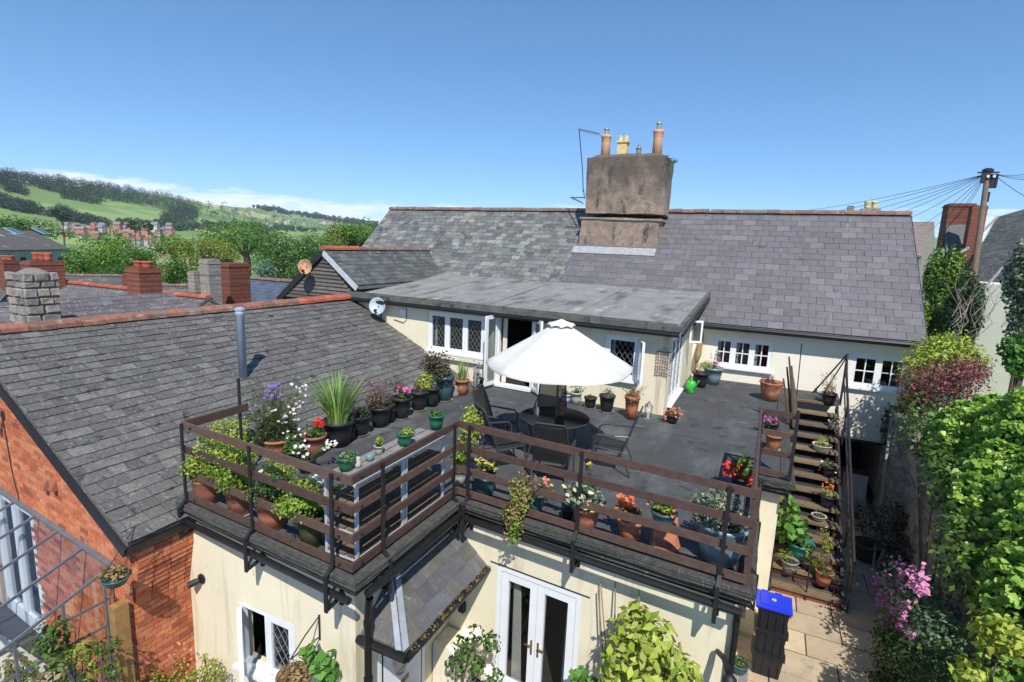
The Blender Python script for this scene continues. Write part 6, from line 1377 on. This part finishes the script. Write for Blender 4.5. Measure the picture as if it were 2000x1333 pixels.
shrub('reddish green climber at the foot of the shaded wall', [by(1760, 1010, 13.6, .4), by(1790, 1040, 13.2, .4), by(1775, 1075, 12.8, .35), by(1735, 1050, 13.4, .35), by(1745, 1110, 12.6, .3)], 1500, .085, L_DRK, L_RED)
shrub('pale green leaves low among the ivy at the bottom right', [bx(1935, 1230, 2.75, .22), bx(1960, 1250, 2.75, .2), bx(1900, 1320, 2.6, .2)], 420, .11, L_YEL)
# climbing plants on the front wall
cl = shrub('tall bright yellow green peony leaved shrub against the cream front wall', [by(1240, 1230, 5.85, .27), by(1280, 1250, 5.75, .30), by(1220, 1290, 5.7, .30), by(1300, 1310, 5.65, .30), by(1260, 1330, 5.6, .35), by(1200, 1330, 5.65, .22), by(1250, 1205, 5.9, .18), by(1340, 1320, 5.6, .22)], 900, .15, L_CLEM, None, aspect=.5, base=(-.9, 5.9, 0))
for px, yt, xb in ((1168, 1155, 1182), (1173, 1137, 1188), (1202, 1137, 1198), (1248, 1152, 1246)):
    a = pl(px, yt, Q0+NT*.06, -4); b_ = pl(xb, 1330, Q0+NT*.18, -4); tag(MB().tube([a, b_], .010, 5).build('bamboo_cane', STICK), {1168: 'dark bamboo cane, leftmost against the cream front wall', 1173: 'pale bamboo cane just right of the leftmost one', 1202: 'tall bamboo cane left of the bright shrub', 1248: 'short bamboo cane rising above the bright shrub'}[px], 'cane')
rp = shrub('white rose bush between the porch and the french doors', [by(930, 1235, 5.9, .12), by(905, 1265, 5.8, .17), by(960, 1255, 5.85, .14), by(890, 1300, 5.75, .15), by(930, 1300, 5.75, .14), by(965, 1320, 5.75, .13)], 340, .075, L_MID, L_DRK, 'rose_bush', 'rose', base=(-3.3, 5.7, 0), aspect=.7)
for px, py in ((910, 1236), (933, 1232), (885, 1272), (955, 1310)):
    q = tuple(pl(px, py, (0, 5.68, 0), 0)); blossoms(rp, [tuple(V(q)+V((rs.normal()*.012, rs.normal()*.012, rs.normal()*.012))) for _ in range(6)], .10, P_WHT, 'rose')
shrub('leafy green plant at the foot of the french doors', [by(1130, 1322, 5.9, .13), by(1150, 1345, 5.9, .15)], 110, .11, L_HYD, None, aspect=.8)
fl1 = shrub('straggly wild flowers growing in front of brick and cream walls', [by(330, 1330, 4.0, .22), by(290, 1335, 3.7, .2), by(380, 1335, 4.1, .2), by(345, 1300, 4.1, .12)], 480, .06, L_BRT, L_DRY, 'wild_flowers', 'flowers')
blossoms(fl1, [tuple(pl(280+rs.uniform(0, 110), 1255+rs.uniform(0, 60), (0, 3.95, 0), 0)) for _ in range(26)], .03, P_SAL)
shrub('feathery pale green plant by the left corner of the cream wall', [by(410, 1305, 4.15, .13), by(420, 1325, 4.1, .15), by(400, 1285, 4.15, .06)], 300, .045, L_YEL, L_DRY)
ld = V((-6.55, 3.55, .1)); lst = thing('strap_leaved_plant', 'strap leaved plant beside the wooden post', 'plant', ld); blades(lst, ld, 40, .75, .5, .04, L_IRIS)
# ================================================================ GREENHOUSE
gh = thing('greenhouse', 'lean-to aluminium greenhouse with glass roof against the brick gable', 'greenhouse', (-8.5, 3, 0))
gT1 = pl(218, 1105, B0+NB*.04, -4.3); gT0 = pl(40, 985, B0+NB*.04, -4.3)
gu = (gT1-gT0).normalized(); gL = (gT1-gT0).length
dwn = V((0.02, -1.55, -.52))
part('top_rail', ALU2, gh, lambda b: b.bar(gT0-gu*.9, gT1+gu*.02, .06, .05))
npan = 5; allL = gL+.9
for i in range(npan+1):
    p = gT1-gu*(allL*i/npan); part('rafter', ALU2, gh, lambda b: (b.bar(p, p+dwn, .022, .035),))
    if i < npan: p2 = gT1-gu*(allL*(i+1)/npan); part('roof_pane', GHGLASS, gh, lambda b: b.quad(p+Z*.012, p+dwn+Z*.012, p2+dwn+Z*.012, p2+Z*.012))
part('edge_rail', ALU2, gh, lambda b: b.bar(gT1+dwn, gT1+dwn-gu*allL, .04, .05))
vnt = gT1-gu*(allL*2.5/npan)+dwn*.5
part('vent_arm', ALU2, gh, lambda b: (b.tube([vnt, vnt+V((.15, -.1, -.2)), vnt+V((.3, 0, -.15))], .012, 5), b.bar(gT1-gu*(allL*2/npan)+dwn*.55-Z*.03, gT1-gu*(allL*3/npan)+dwn*.55-Z*.03, .03, .03)))
# right end wall
e0, e1_ = gT1+V((0.01, -.02, 0)), gT1+dwn
def endf(b):
    for f in (0.06, .36, .68, 1): q = e0.lerp(e1_, f); b.bar((q.x, q.y, 0), q, .03, .03)
    for z in (.35, .75, 1.05, 1.5, 1.85): 
        f = min(1, (gT1.z-z)/.52) if z > gT1.z-.52 else 1
        b.bar((e0.x, e0.y, z), (e0.x, e0.y+(dwn.y)*f, z), .022, .03)
part('end_frame', ALU2, gh, endf)
for a, c in ((.06, .36), (.36, .68), (.68, 1)):
    q, r = e0.lerp(e1_, a), e0.lerp(e1_, c); part('end_pane', GHGLASS, gh, lambda b: b.quad((q.x, q.y, .05), (r.x, r.y, .05), r-Z*.02, q-Z*.02))
tag(MB().box((-6.99, 3.36, 0), (-6.87, 3.53, 1.98)).build('wooden_post', mat('varnished_timber', [C('#9a7648')], .6, 9, .3, .3, 50, spots=[(C('#6d4f2e'), 6, .55, .1, (3, 3, .4))])), 'thick varnished timber post between greenhouse and brick corner', 'post')
def ghplant(px, py, yy, label, pots):
    q = pl(px, py, (0, yy, 0), 0); t = thing('greenhouse_plant', label, 'potted plant', (q.x, q.y, 0), 'plants growing in the greenhouse')
    pot_mesh(t, V((q.x, q.y, 0)), .17, .13, .28, POTW)
    stems(t, (q.x, q.y, .25), [(q.x+rs.normal()*.1, q.y+rs.normal()*.1, q.z) for _ in range(5)], .01, TWIG)
    for m, r, n, s in pots: foliage(t, [(tuple(q), (r, r, r)), (tuple(q+V((.1, 0, -.25))), (r*.8, r*.8, r*.8))], n, s, m)
ghplant(105, 1245, 2.9, 'bushy green plant under the greenhouse roof, nearest its middle post', [(L_MID, .22, 300, .07), (L_DRK, .2, 120, .07)])
ghplant(165, 1270, 3.0, 'yellow leaved plant inside the right end of the greenhouse', [(L_BRT, .16, 150, .07), (L_DRY, .16, 60, .07)])
ghplant(205, 1265, 3.1, 'dark green plant in the right corner of the greenhouse', [(L_MID, .15, 160, .06)])
ghplant(30, 1310, 2.7, 'dry yellow plant at the bottom left of the greenhouse', [(L_DRY, .22, 180, .07), (L_BRT, .22, 160, .07)])
ghplant(100, 1325, 2.6, 'orange tinged plant at the bottom of the greenhouse', [(L_DRY, .2, 120, .08), (L_MID, .25, 240, .08)])
# ================================================================ ROOFS AND CHIMNEYS OF THE TOWN
def gable_house(name, label, p, q, half, fall, m_roof, m_wall, m_ridge, base=0, tw=.3, th=.22, seed=61, sides=(1, -1), nr=None, cat='house', overhang=.1, build_tiles=(True, True)):
    """ridge p->q; slopes fall to both sides"""
    p, q = V(p), V(q); d = (q-p); d.z = 0; L = d.length; d.normalize(); n = V((d.y, -d.x, 0))
    t = thing(name, label, cat, ((p.x+q.x)/2, (p.y+q.y)/2, base))
    ez = p.z-fall
    part('wall', m_wall, t, lambda b: b.prism([p+n*(half-overhang)-Z*(fall+.0), p-Z*.12, p-n*(half-overhang)-Z*(fall+.0), V((p.x, p.y, base))-n*(half-overhang), V((p.x, p.y, base))+n*(half-overhang)], (q-p)))
    def rf(b):
        for s in sides: b.prism([p, p+n*s*half-Z*fall, p+n*s*half-Z*(fall+.07), p-Z*.08], q-p)
    r = part('roof', m_roof, t, rf)
    for s, bt_ in zip((1, -1), build_tiles):
        if not bt_: continue
        e = p+n*s*half-Z*fall; vv = (p-e); SLn = vv.length
        if s == 1: tiles(r, 'slate', e, d, vv, [(0, 0), (L, 0), (L, SLn), (0, SLn)], tw, th, .010, m_roof, 0, chip=.03, jit=.1, seed=seed, single=False)
        else: tiles(r, 'slate', e+d*L, -d, vv, [(0, 0), (L, 0), (L, SLn), (0, SLn)], tw, th, .010, m_roof, 0, chip=.03, jit=.1, seed=seed, single=False)
    if m_ridge: prism_ridge(r, p+Z*.02, q+Z*.02, nr or max(4, int(L/.42)), m_ridge, .12)
    return t
r1_, r2_ = zp(60, 592, 4.65), zp(318, 570, 4.65); r2_.x = r1_.x = (r1_.x+r2_.x)/2
gable_house('slate_roofed_house', 'purple slate roofed house with stone chimney just behind the brick house', r1_-Yv*3, r2_, 2.6, 1.3, SLATE_F, STONE, None, seed=62, build_tiles=(True, False))
r1_, r2_ = zp(98, 549, 4.35), zp(408, 583, 4.35)
gable_house('slate_roofed_house', 'slate roofed house with bright red ridge tiles behind the brick chimney', r1_, r2_, 3.0, 1.7, SLATE_F, STONE, RIDGE_R, seed=63, build_tiles=(True, False))
r1_, r2_ = zp(462, 542, 4.6), zp(580, 552, 4.6)
gable_house('slate_roofed_house', 'dark blue slate roof left of the weatherboarded gable', r1_, r2_, 3.2, 2.0, mat('slate_navy', [C('#4a525e'), C('#566070'), C('#424a56')], .55, 4, .15, .2, 30), STONE, RIDGE_M, seed=64, build_tiles=(True, False))
r1_, r2_ = zp(115, 538, 3.6), zp(250, 540, 3.6)
gable_house('slate_roofed_house', 'long grey slate roof in front of the broad green tree', r1_, r2_, 3, 1.5, SLATE_G, STONE, RIDGE_M, seed=65, tw=.4, th=.3, build_tiles=(True, False))
r1_, r2_ = zp(306, 558, 3.7), zp(420, 560, 3.7)
gable_house('slate_roofed_house', 'low grey slate roof between brick and stone chimneys', r1_, r2_, 3, 1.5, SLATE_G, STONE, RIDGE_M, seed=66, tw=.4, th=.3, build_tiles=(True, False))
r1_, r2_ = zp(-60, 545, 4.2), zp(40, 548, 4.2)
gable_house('slate_roofed_house', 'pale slate roof at the far left edge behind the stone chimney', r1_, r2_, 3, 2.0, SLATE_G, STONE, RIDGE_M, seed=67, tw=.35, th=.26, build_tiles=(True, False))
def chimney(label, x0, y0, x1, y1, d, m, npots=0, dome=False, potm=RIDGE_R, down=1.6, ph=14, asp=1.0):
    c = pd((x0+x1)/2, (y0+y1)/2, d); k = d/F_PX; W = (x1-x0)*k; th_ = abs(math.atan2(c.x, c.y)); w_ = W/(math.cos(th_)+math.sin(th_)*asp); h = (y1-y0)*k; zt, zb = c.z+h/2, c.z-h/2-down
    t = thing('chimney_stack', label, 'chimney', (c.x, c.y, zb)); hx_, hy_ = w_/2, w_*asp/2
    if dome:
        core = part('core', MORTAR if m is not STONE else mat('wall_mortar', [C('#7d766e')], .95), t, lambda b: (b.box((c.x-hx_*.95, c.y-hy_*.95, zb), (c.x+hx_*.95, c.y+hy_*.95, zt-.12)), b.lathe((c.x, c.y, zt-.14), [(hx_*1.05, 0), (hx_*.9, .10), (hx_*.4, .2), (.02, .22)], 12)))
        r_ = random.Random(8); zc = zb
        while zc < zt-.2:
            hh = r_.uniform(.13, .25)
            for fx, fy, ux, uy, ln, off in ((0, -1, 1, 0, 2*hx_, hy_), (1, 0, 0, 1, 2*hy_, hx_)):
                u = 0.0
                while u < ln-.02:
                    l = min(r_.uniform(.2, .45), ln-u); pr_ = r_.uniform(.0, .025)
                    o_ = V((c.x, c.y, zc))+V((fx*off*.93, fy*off*.93, 0))-V((ux, uy, 0))*ln/2+V((ux, uy, 0))*u
                    jj = lambda: V((r_.uniform(-.018, .018), r_.uniform(-.018, .018), r_.uniform(-.018, .018))); UU, ZZ, FF = V((ux, uy, 0))*(l-.02), V((0, 0, hh-.02)), V((fx, fy, 0))*(.05+pr_)
                    ins = UU*.1+ZZ*.12
                    part('stone', STONE, t, lambda b: b.hexa([o_, o_+UU, o_+UU+ZZ, o_+ZZ, o_+FF+UU*.1+ZZ*.12+jj(), o_+FF+UU*.9+ZZ*.12+jj(), o_+FF+UU*.9+ZZ*.88+jj(), o_+FF+UU*.1+ZZ*.88+jj()]))
                    u += l
            zc += hh
    else:
        part('stack', m, t, lambda b: (b.box((c.x-hx_, c.y-hy_, zb), (c.x+hx_, c.y+hy_, zt-.16)), b.box((c.x-hx_*1.07, c.y-hy_*1.07, zt-.158), (c.x+hx_*1.07, c.y+hy_*1.07, zt-.08)), b.box((c.x-hx_*.98, c.y-hy_*.98, zt-.078), (c.x+hx_*.98, c.y+hy_*.98, zt)), [b.box((c.x-hx_*1.015, c.y-hy_*1.015, zt-.3-i*.15), (c.x+hx_*1.015, c.y+hy_*1.015, zt-.235-i*.15)) for i in range(int((zt-zb)/.15)-3)]))
    for i in range(npots):
        f = (i+.5)/npots-.5; r_ = min(.17, hx_*.8/max(1, npots)*1.6)
        part('chimney_pot', potm, t, lambda b: b.lathe((c.x+f*2*hx_*.8, c.y+f*.6*hy_, zt), [(r_*.9, 0), (r_*.85, ph*k*.3), (r_*.95, ph*k*.75), (r_*1.1, ph*k*.85), (r_*1.05, ph*k), (r_*.7, ph*k)], 14), smooth=True)
    return t
chimney('large domed rubble stone chimney on the purple slate roof', 30, 530, 106, 608, 13.2, STONE, 0, True, down=.6)
chimney('big red brick chimney with two round pots on the red ridge', 253, 523, 310, 570, 17.5, BRICK_C, 2, ph=12)
chimney('tall grey stone chimney left of the brick chimney by the dormer', 393, 507, 429, 570, 19.5, STONE, 0, down=1)
chimney('short grey stone chimney beside the tall grey one', 369, 530, 395, 556, 22, STONE, 0)
chimney('squat red brick chimney above the dark blue roof', 430, 514, 485, 556, 21.5, BRICK_C, 0, asp=1.4)
chimney('brick chimney with three terracotta pots in front of the barn', 54, 510, 117, 548, 22, BRICK_C, 3, ph=16, asp=1.6)
chimney('small brick chimney at the left edge in front of barn', 2, 508, 34, 546, 24, BRICK_C, 2, ph=8)
chimney('tiny brick chimney left of the big red one', 240, 535, 258, 556, 27, BRICK_C, 0, down=.8)
# barn
bE1 = zp(139, 487, 4.3); bE0 = zp(-80, 490, 4.3); bd_ = (bE1-bE0).normalized(); bn = V((-bd_.y, bd_.x, 0)); bL = (bE1-bE0).length
bn = bn if bn.dot(V((bE1.x, bE1.y, 0))) > 0 else -bn
barn = thing('barn', 'grey stone barn with streaked slate roof and two blue rooflights', 'barn', (bE1.x, bE1.y, -1))
GREYW = mat('grey_wall', [C('#9aa0a6')], .9, 4, .2, .4, 20, spots=[(C('#7c8288'), 3, .55, .1)])
part('wall', GREYW, barn, lambda b: b.prism([bE1+Z*-.02+bn*.15, bE1+bn*4.0+Z*1.75, bE1+bn*7.85-Z*.02, V((bE1.x, bE1.y, -3))+bn*7.85, V((bE1.x, bE1.y, -3))+bn*.15], -bd_*bL))
BROOF = mat('barn_slate', [C('#5b5754'), C('#65605c')], .8, 3, .25, .3, 20, spots=[(C('#b3aea4'), .9, .62, .08, (2.2, .5, .5)), (C('#565250'), 1.1, .58, .1, (2, .5, .5))])
brf = part('roof', BROOF, barn, lambda b: [b.prism([bE1+bd_*.15, bE1+bn*4.0+Z*1.9+bd_*.15, bE1+bn*4.0+Z*1.8+bd_*.15, bE1-Z*.1+bd_*.15], -bd_*(bL+.15)), b.prism([bE1+bn*8+bd_*.15, bE1+bn*4.0+Z*1.9+bd_*.15, bE1+bn*4.0+Z*1.8+bd_*.15, bE1+bn*8-Z*.1+bd_*.15], -bd_*(bL+.15))])
bs = (bn*4+Z*1.9).normalized(); bsn = bd_.cross(bs); bsn = bsn if bsn.z > 0 else -bsn
for px in (27, 80):
    q = pn(px, 452, bE1, bsn); part('rooflight', mat('blue_frame', [C('#8fb0bc')], .5), brf, lambda b: (b.obox(q-bd_*.6-bs*.7+bsn*.0, bd_*1.2, bs*1.4, bsn*.06)))
    part('pane', mat('blue_glass', [C('#2f5f78')], .15), brf, lambda b: [b.obox(q-bd_*(.5-.36*i)-bs*.6+bsn*.062, bd_*.28, bs*1.2, bsn*.01) for i in range(3)])
for px in (118, 45): 
    q = pn(px, 507, bE1+bn*.15, bn); part('window', DARK, barn, lambda b: b.obox(q-bd_*.35-bn*.03-Z*.25, bd_*.7, bn*.05, Z*.45)); 
    part('lintel', WHITE, barn, lambda b: b.obox(q-bd_*.5-bn*.06-Z*.34, bd_*1.0, bn*.08, Z*.08))
# distant town houses
TOWN = [mat('far_red_roof', [C('#94604c'), C('#8a5846'), C('#a06c54')], .9), mat('far_grey_roof', [C('#7a747a'), C('#86828a')], .9)]
FW = [mat('far_white_wall', [C('#b4b0a8')], .9), mat('far_brick_wall', [C('#a8796a')], .9)]
rt_ = random.Random(12); protos = {}
def far_house(px, py, d, kind, wallk, rot, L=9, Wd=7, h=4.6, lab=None):
    q = pd(px, py, d); base = q-Z*h
    key = (kind, wallk)
    if key not in protos:
        O = V((0, 0, 0)); t = thing('distant_house', 'x', 'house', O, 'distant houses in the town below the hill')
        part('wall', FW[wallk], t, lambda b: b.box((-L/2, -Wd/2, -4), (L/2, Wd/2, h)))
        part('gable', FW[wallk], t, lambda b: b.prism([V((-L/2, -Wd/2, h)), V((-L/2, Wd/2, h)), V((-L/2, 0, h+2.6))], V((L, 0, 0))))
        rf = part('roof', TOWN[kind], t, lambda b: (b.prism([V((-L/2-.4, -Wd/2-.5, h-.35)), V((-L/2-.4, 0, h+2.85)), V((-L/2-.4, 0, h+2.6)), V((-L/2-.4, -Wd/2-.5, h-.6))], V((L+.8, 0, 0))), b.prism([V((-L/2-.4, Wd/2+.5, h-.35)), V((-L/2-.4, 0, h+2.85)), V((-L/2-.4, 0, h+2.6)), V((-L/2-.4, Wd/2+.5, h-.6))], V((L+.8, 0, 0)))))
        part('chimney', BRICK_C, rf, lambda b: b.box((L*.3, -.5, h+2), (L*.3+1, .5, h+4.2)))
        for x in (-2.6, 0, 2.6): part('window', DARK, t, lambda b: b.box((x-.6, -Wd/2-.03, 1.6), (x+.6, -Wd/2+.05, 3.2)))
        protos[key] = [t, False]
    t, used = protos[key]
    if used:
        r = t.copy(); COL.objects.link(r)
        for chd in list(t.children):
            c2 = chd.copy(); COL.objects.link(c2); c2.parent = r
            for g in chd.children: g2 = g.copy(); COL.objects.link(g2); g2.parent = c2
        t = r
    protos[key][1] = True
    t.location = base+Z*1.5; t.scale = (.58, .58, .58); t.rotation_euler = (0, 0, rot)
    t['label'] = 'far town house with %s roof and %s walls below the green hill' % (('red tiled', 'grey slate')[kind], ('white', 'brick')[wallk])
    if lab: t['label'] = lab % ('red', 'grey')[kind]; t['group'] = 'tiny houses across the far valley'
for i in range(70):
    f = rt_.random(); px = 118+f*215; py = 436+rt_.random()*20
    far_house(px, py, 500+rt_.uniform(-50, 40), 1 if rt_.random() < .7 else 0, rt_.randrange(2), ra(rt_.choice([20, 25, 110, 30])+rt_.uniform(-8, 8)))
for px, py, d in ((246, 470, 360), (270, 467, 370), (292, 466, 370), (314, 468, 360), (300, 476, 340), (322, 478, 340), (316, 500, 280)):
    far_house(px, py, d, 0, 0, ra(rt_.choice([22, 112])+rt_.uniform(-6, 6)))
for i in range(12):
    far_house(480+rt_.random()*170, 428+rt_.random()*14, 900+rt_.uniform(-40, 80), rt_.randrange(2), 0, ra(rt_.uniform(0, 180)), lab='tiny pale far house above the trees left of the cottage, %s roof')
# ================================================================ RIGHT HAND NEIGHBOURS
nb = thing('neighbour_house', 'white walled house with dark slate roof at the right edge', 'house', pd(1990, 600, 22))
def slabq(b, P, t_): n = (P[1]-P[0]).cross(P[3]-P[0]).normalized()*t_; b.hexa(list(P)+[x+n for x in P])
n1, n2, n3, n4 = pd(1948, 424, 28), pd(2080, 386, 26), pd(2080, 560, 20), pd(1876, 556, 24)
n4 = n1+(n4-n1)
nr = part('roof', SLATE_G, nb, lambda b: slabq(b, (n4, n3, n2, n1), -.1))
uu = (n3-n4); LLu = uu.length; uu.normalize(); nn = uu.cross(n1-n4).normalized(); v2 = nn.cross(uu); hh_ = (n1-n4).dot(v2); off1 = (n1-n4).dot(uu)
tiles(nr, 'slate', n4, uu, v2, [(0, 0), (LLu, 0), (off1+(n2-n1).length*.95, hh_), (off1, hh_)], .3, .2, .01, SLATE_G, 0, chip=.03, jit=.1, seed=71, single=False)
w1, w2_ = pd(1926, 556, 22.5), pd(2080, 555, 20.5)
part('gable_wall', WHITE if False else CREAM2, nb, lambda b: b.hexa([V((w1.x, w1.y, 0)), V((w2_.x, w2_.y, 0)), V((w2_.x, w2_.y+6, 0)), V((w1.x, w1.y+6, 0)), V((w1.x, w1.y, w1.z)), V((w2_.x, w2_.y, w2_.z)), V((w2_.x, w2_.y+6, w2_.z+.5)), V((w1.x, w1.y+6, w1.z+.5))]))
part('bargeboard', LIMEP, nb, lambda b: (b.bar(pd(1948, 424, 27.8), pd(1914, 458, 27.2), .08, .1), b.bar(pd(1892, 484, 26), pd(1855, 506, 26), .08, .1), b.bar(pd(1960, 520, 21.8), pd(1926, 560, 22), .06, .08)))
part('dormer_slope', SLATE_G, nb, lambda b: slabq(b, (pd(1848, 508, 27.2), pd(1897, 500, 27.3), pd(1897, 438, 28.0), pd(1848, 440, 28.0)), -.1))
chimney('broad brick chimney with stepped cap right of the cottage', 1846, 400, 1897, 440, 28.5, BRICK_C, 0, down=1.2)
chimney('tall dark brick chimney beside the telegraph pole', 1889, 404, 1917, 496, 26.5, BRICK_C, 0, down=1.5)
chimney('distant grey chimney pot peeking over the cottage ridge', 1655, 403, 1666, 420, 34, POTW if False else STONE, 0, down=1)
chimney('distant stone chimney with two cream pots above the cottage ridge', 1681, 409, 1716, 422, 34, STONE, 2, potm=mat('pot_cream', [C('#d0bd86')], .8), ph=15, down=1)
rr2 = gable_house('slate_roofed_house', 'brownish slate roof seen past the right end of the cottage ridge', pd(1780, 434, 42), pd(1825, 435, 41), 3, 2.6, mat('slate_brown', [C('#7b6f68'), C('#867a74')], .8, 3, .2), STONE, None, seed=73, tw=.5, th=.35, build_tiles=(True, False))
# telegraph pole and wires
pt_, pb_ = pd(1930, 332, 22), pd(1888, 640, 21); 
tpz = thing('telegraph_pole', 'leaning wooden telegraph pole with black junction boxes at its top', 'pole', (pb_.x, pb_.y, 0))
pb0 = pt_+(pb_-pt_)*((pt_.z-0)/(pt_.z-pb_.z))
part('pole', POLE, tpz, lambda b: b.tube([pb0, pt_], [.13, .092], 12))
part('junction_box', BLACKM, tpz, lambda b: (b.box(pt_+V((-.22, -.28, -.55)), pt_+V((.05, -.1, -.15))), b.box(pt_+V((.08, -.28, -.75)), pt_+V((.30, -.1, -.2))), b.lathe(pt_+Z*-.08, [(.2, 0), (.2, .08), (.1, .14)], 12)))
part('bracket', BLACKM, tpz, lambda b: (b.tube([pt_+V((-.35, -.1, -.12)), pt_+V((.35, -.1, -.12))], .03, 6), b.bar(pt_+V((.1, -.2, -.9)), pt_+V((.1, -.2, -1.3)), .1, .06)))
part('insulator', WHITE, tpz, lambda b: [b.lathe(pt_+V((x, -.3, -.35)), [(.05, 0), (.05, .1)], 8) for x in (-.05, .15)])
def wire(a, c, sag, lab='thin telephone wire fanning out leftwards from the pole over the cottage ridge'):
    pts = [a.lerp(c, i/10)-Z*sag*4*(i/10)*(1-i/10) for i in range(11)]
    return tag(MB().tube(pts, .011, 4).build('overhead_wire', WIRE), lab, 'wire', 'telephone wires from the pole')
wa = pt_+V((-.1, -.2, -.2))
for px, py, d in ((1500, 420, 40), (1545, 425, 38), (1600, 432, 38), (1640, 436, 36), (1680, 440, 36), (1740, 440, 36), (1790, 445, 36), (1815, 450, 36), (1835, 460, 34), (1880, 410, 30)):
    wire(wa, pd(px, py, d), .25)
for px, py in ((2040, 334), (2040, 342), (2060, 352), (2040, 402)): wire(wa+V((.25, 0, 0)), pd(px, py, 20), .1, 'thin telephone wire leaving the pole towards the right edge')

# ================================================================ AIR
haze = MB().box((-4800, -60, -60), (4800, 4750, 190)).build('haze', None, org=(0, 0, 0)); haze['kind'] = 'stuff'
hm = bpy.data.materials.new('haze'); hm.use_nodes = True; ht = hm.node_tree; ht.nodes.clear()
ho_ = N(ht, 'ShaderNodeOutputMaterial'); pv_ = N(ht, 'ShaderNodeVolumePrincipled'); pv_.inputs['Color'].default_value = (.72, .84, 1, 1); pv_.inputs['Density'].default_value = .0001
ht.links.new(pv_.outputs[0], ho_.inputs['Volume']); haze.data.materials.append(hm)
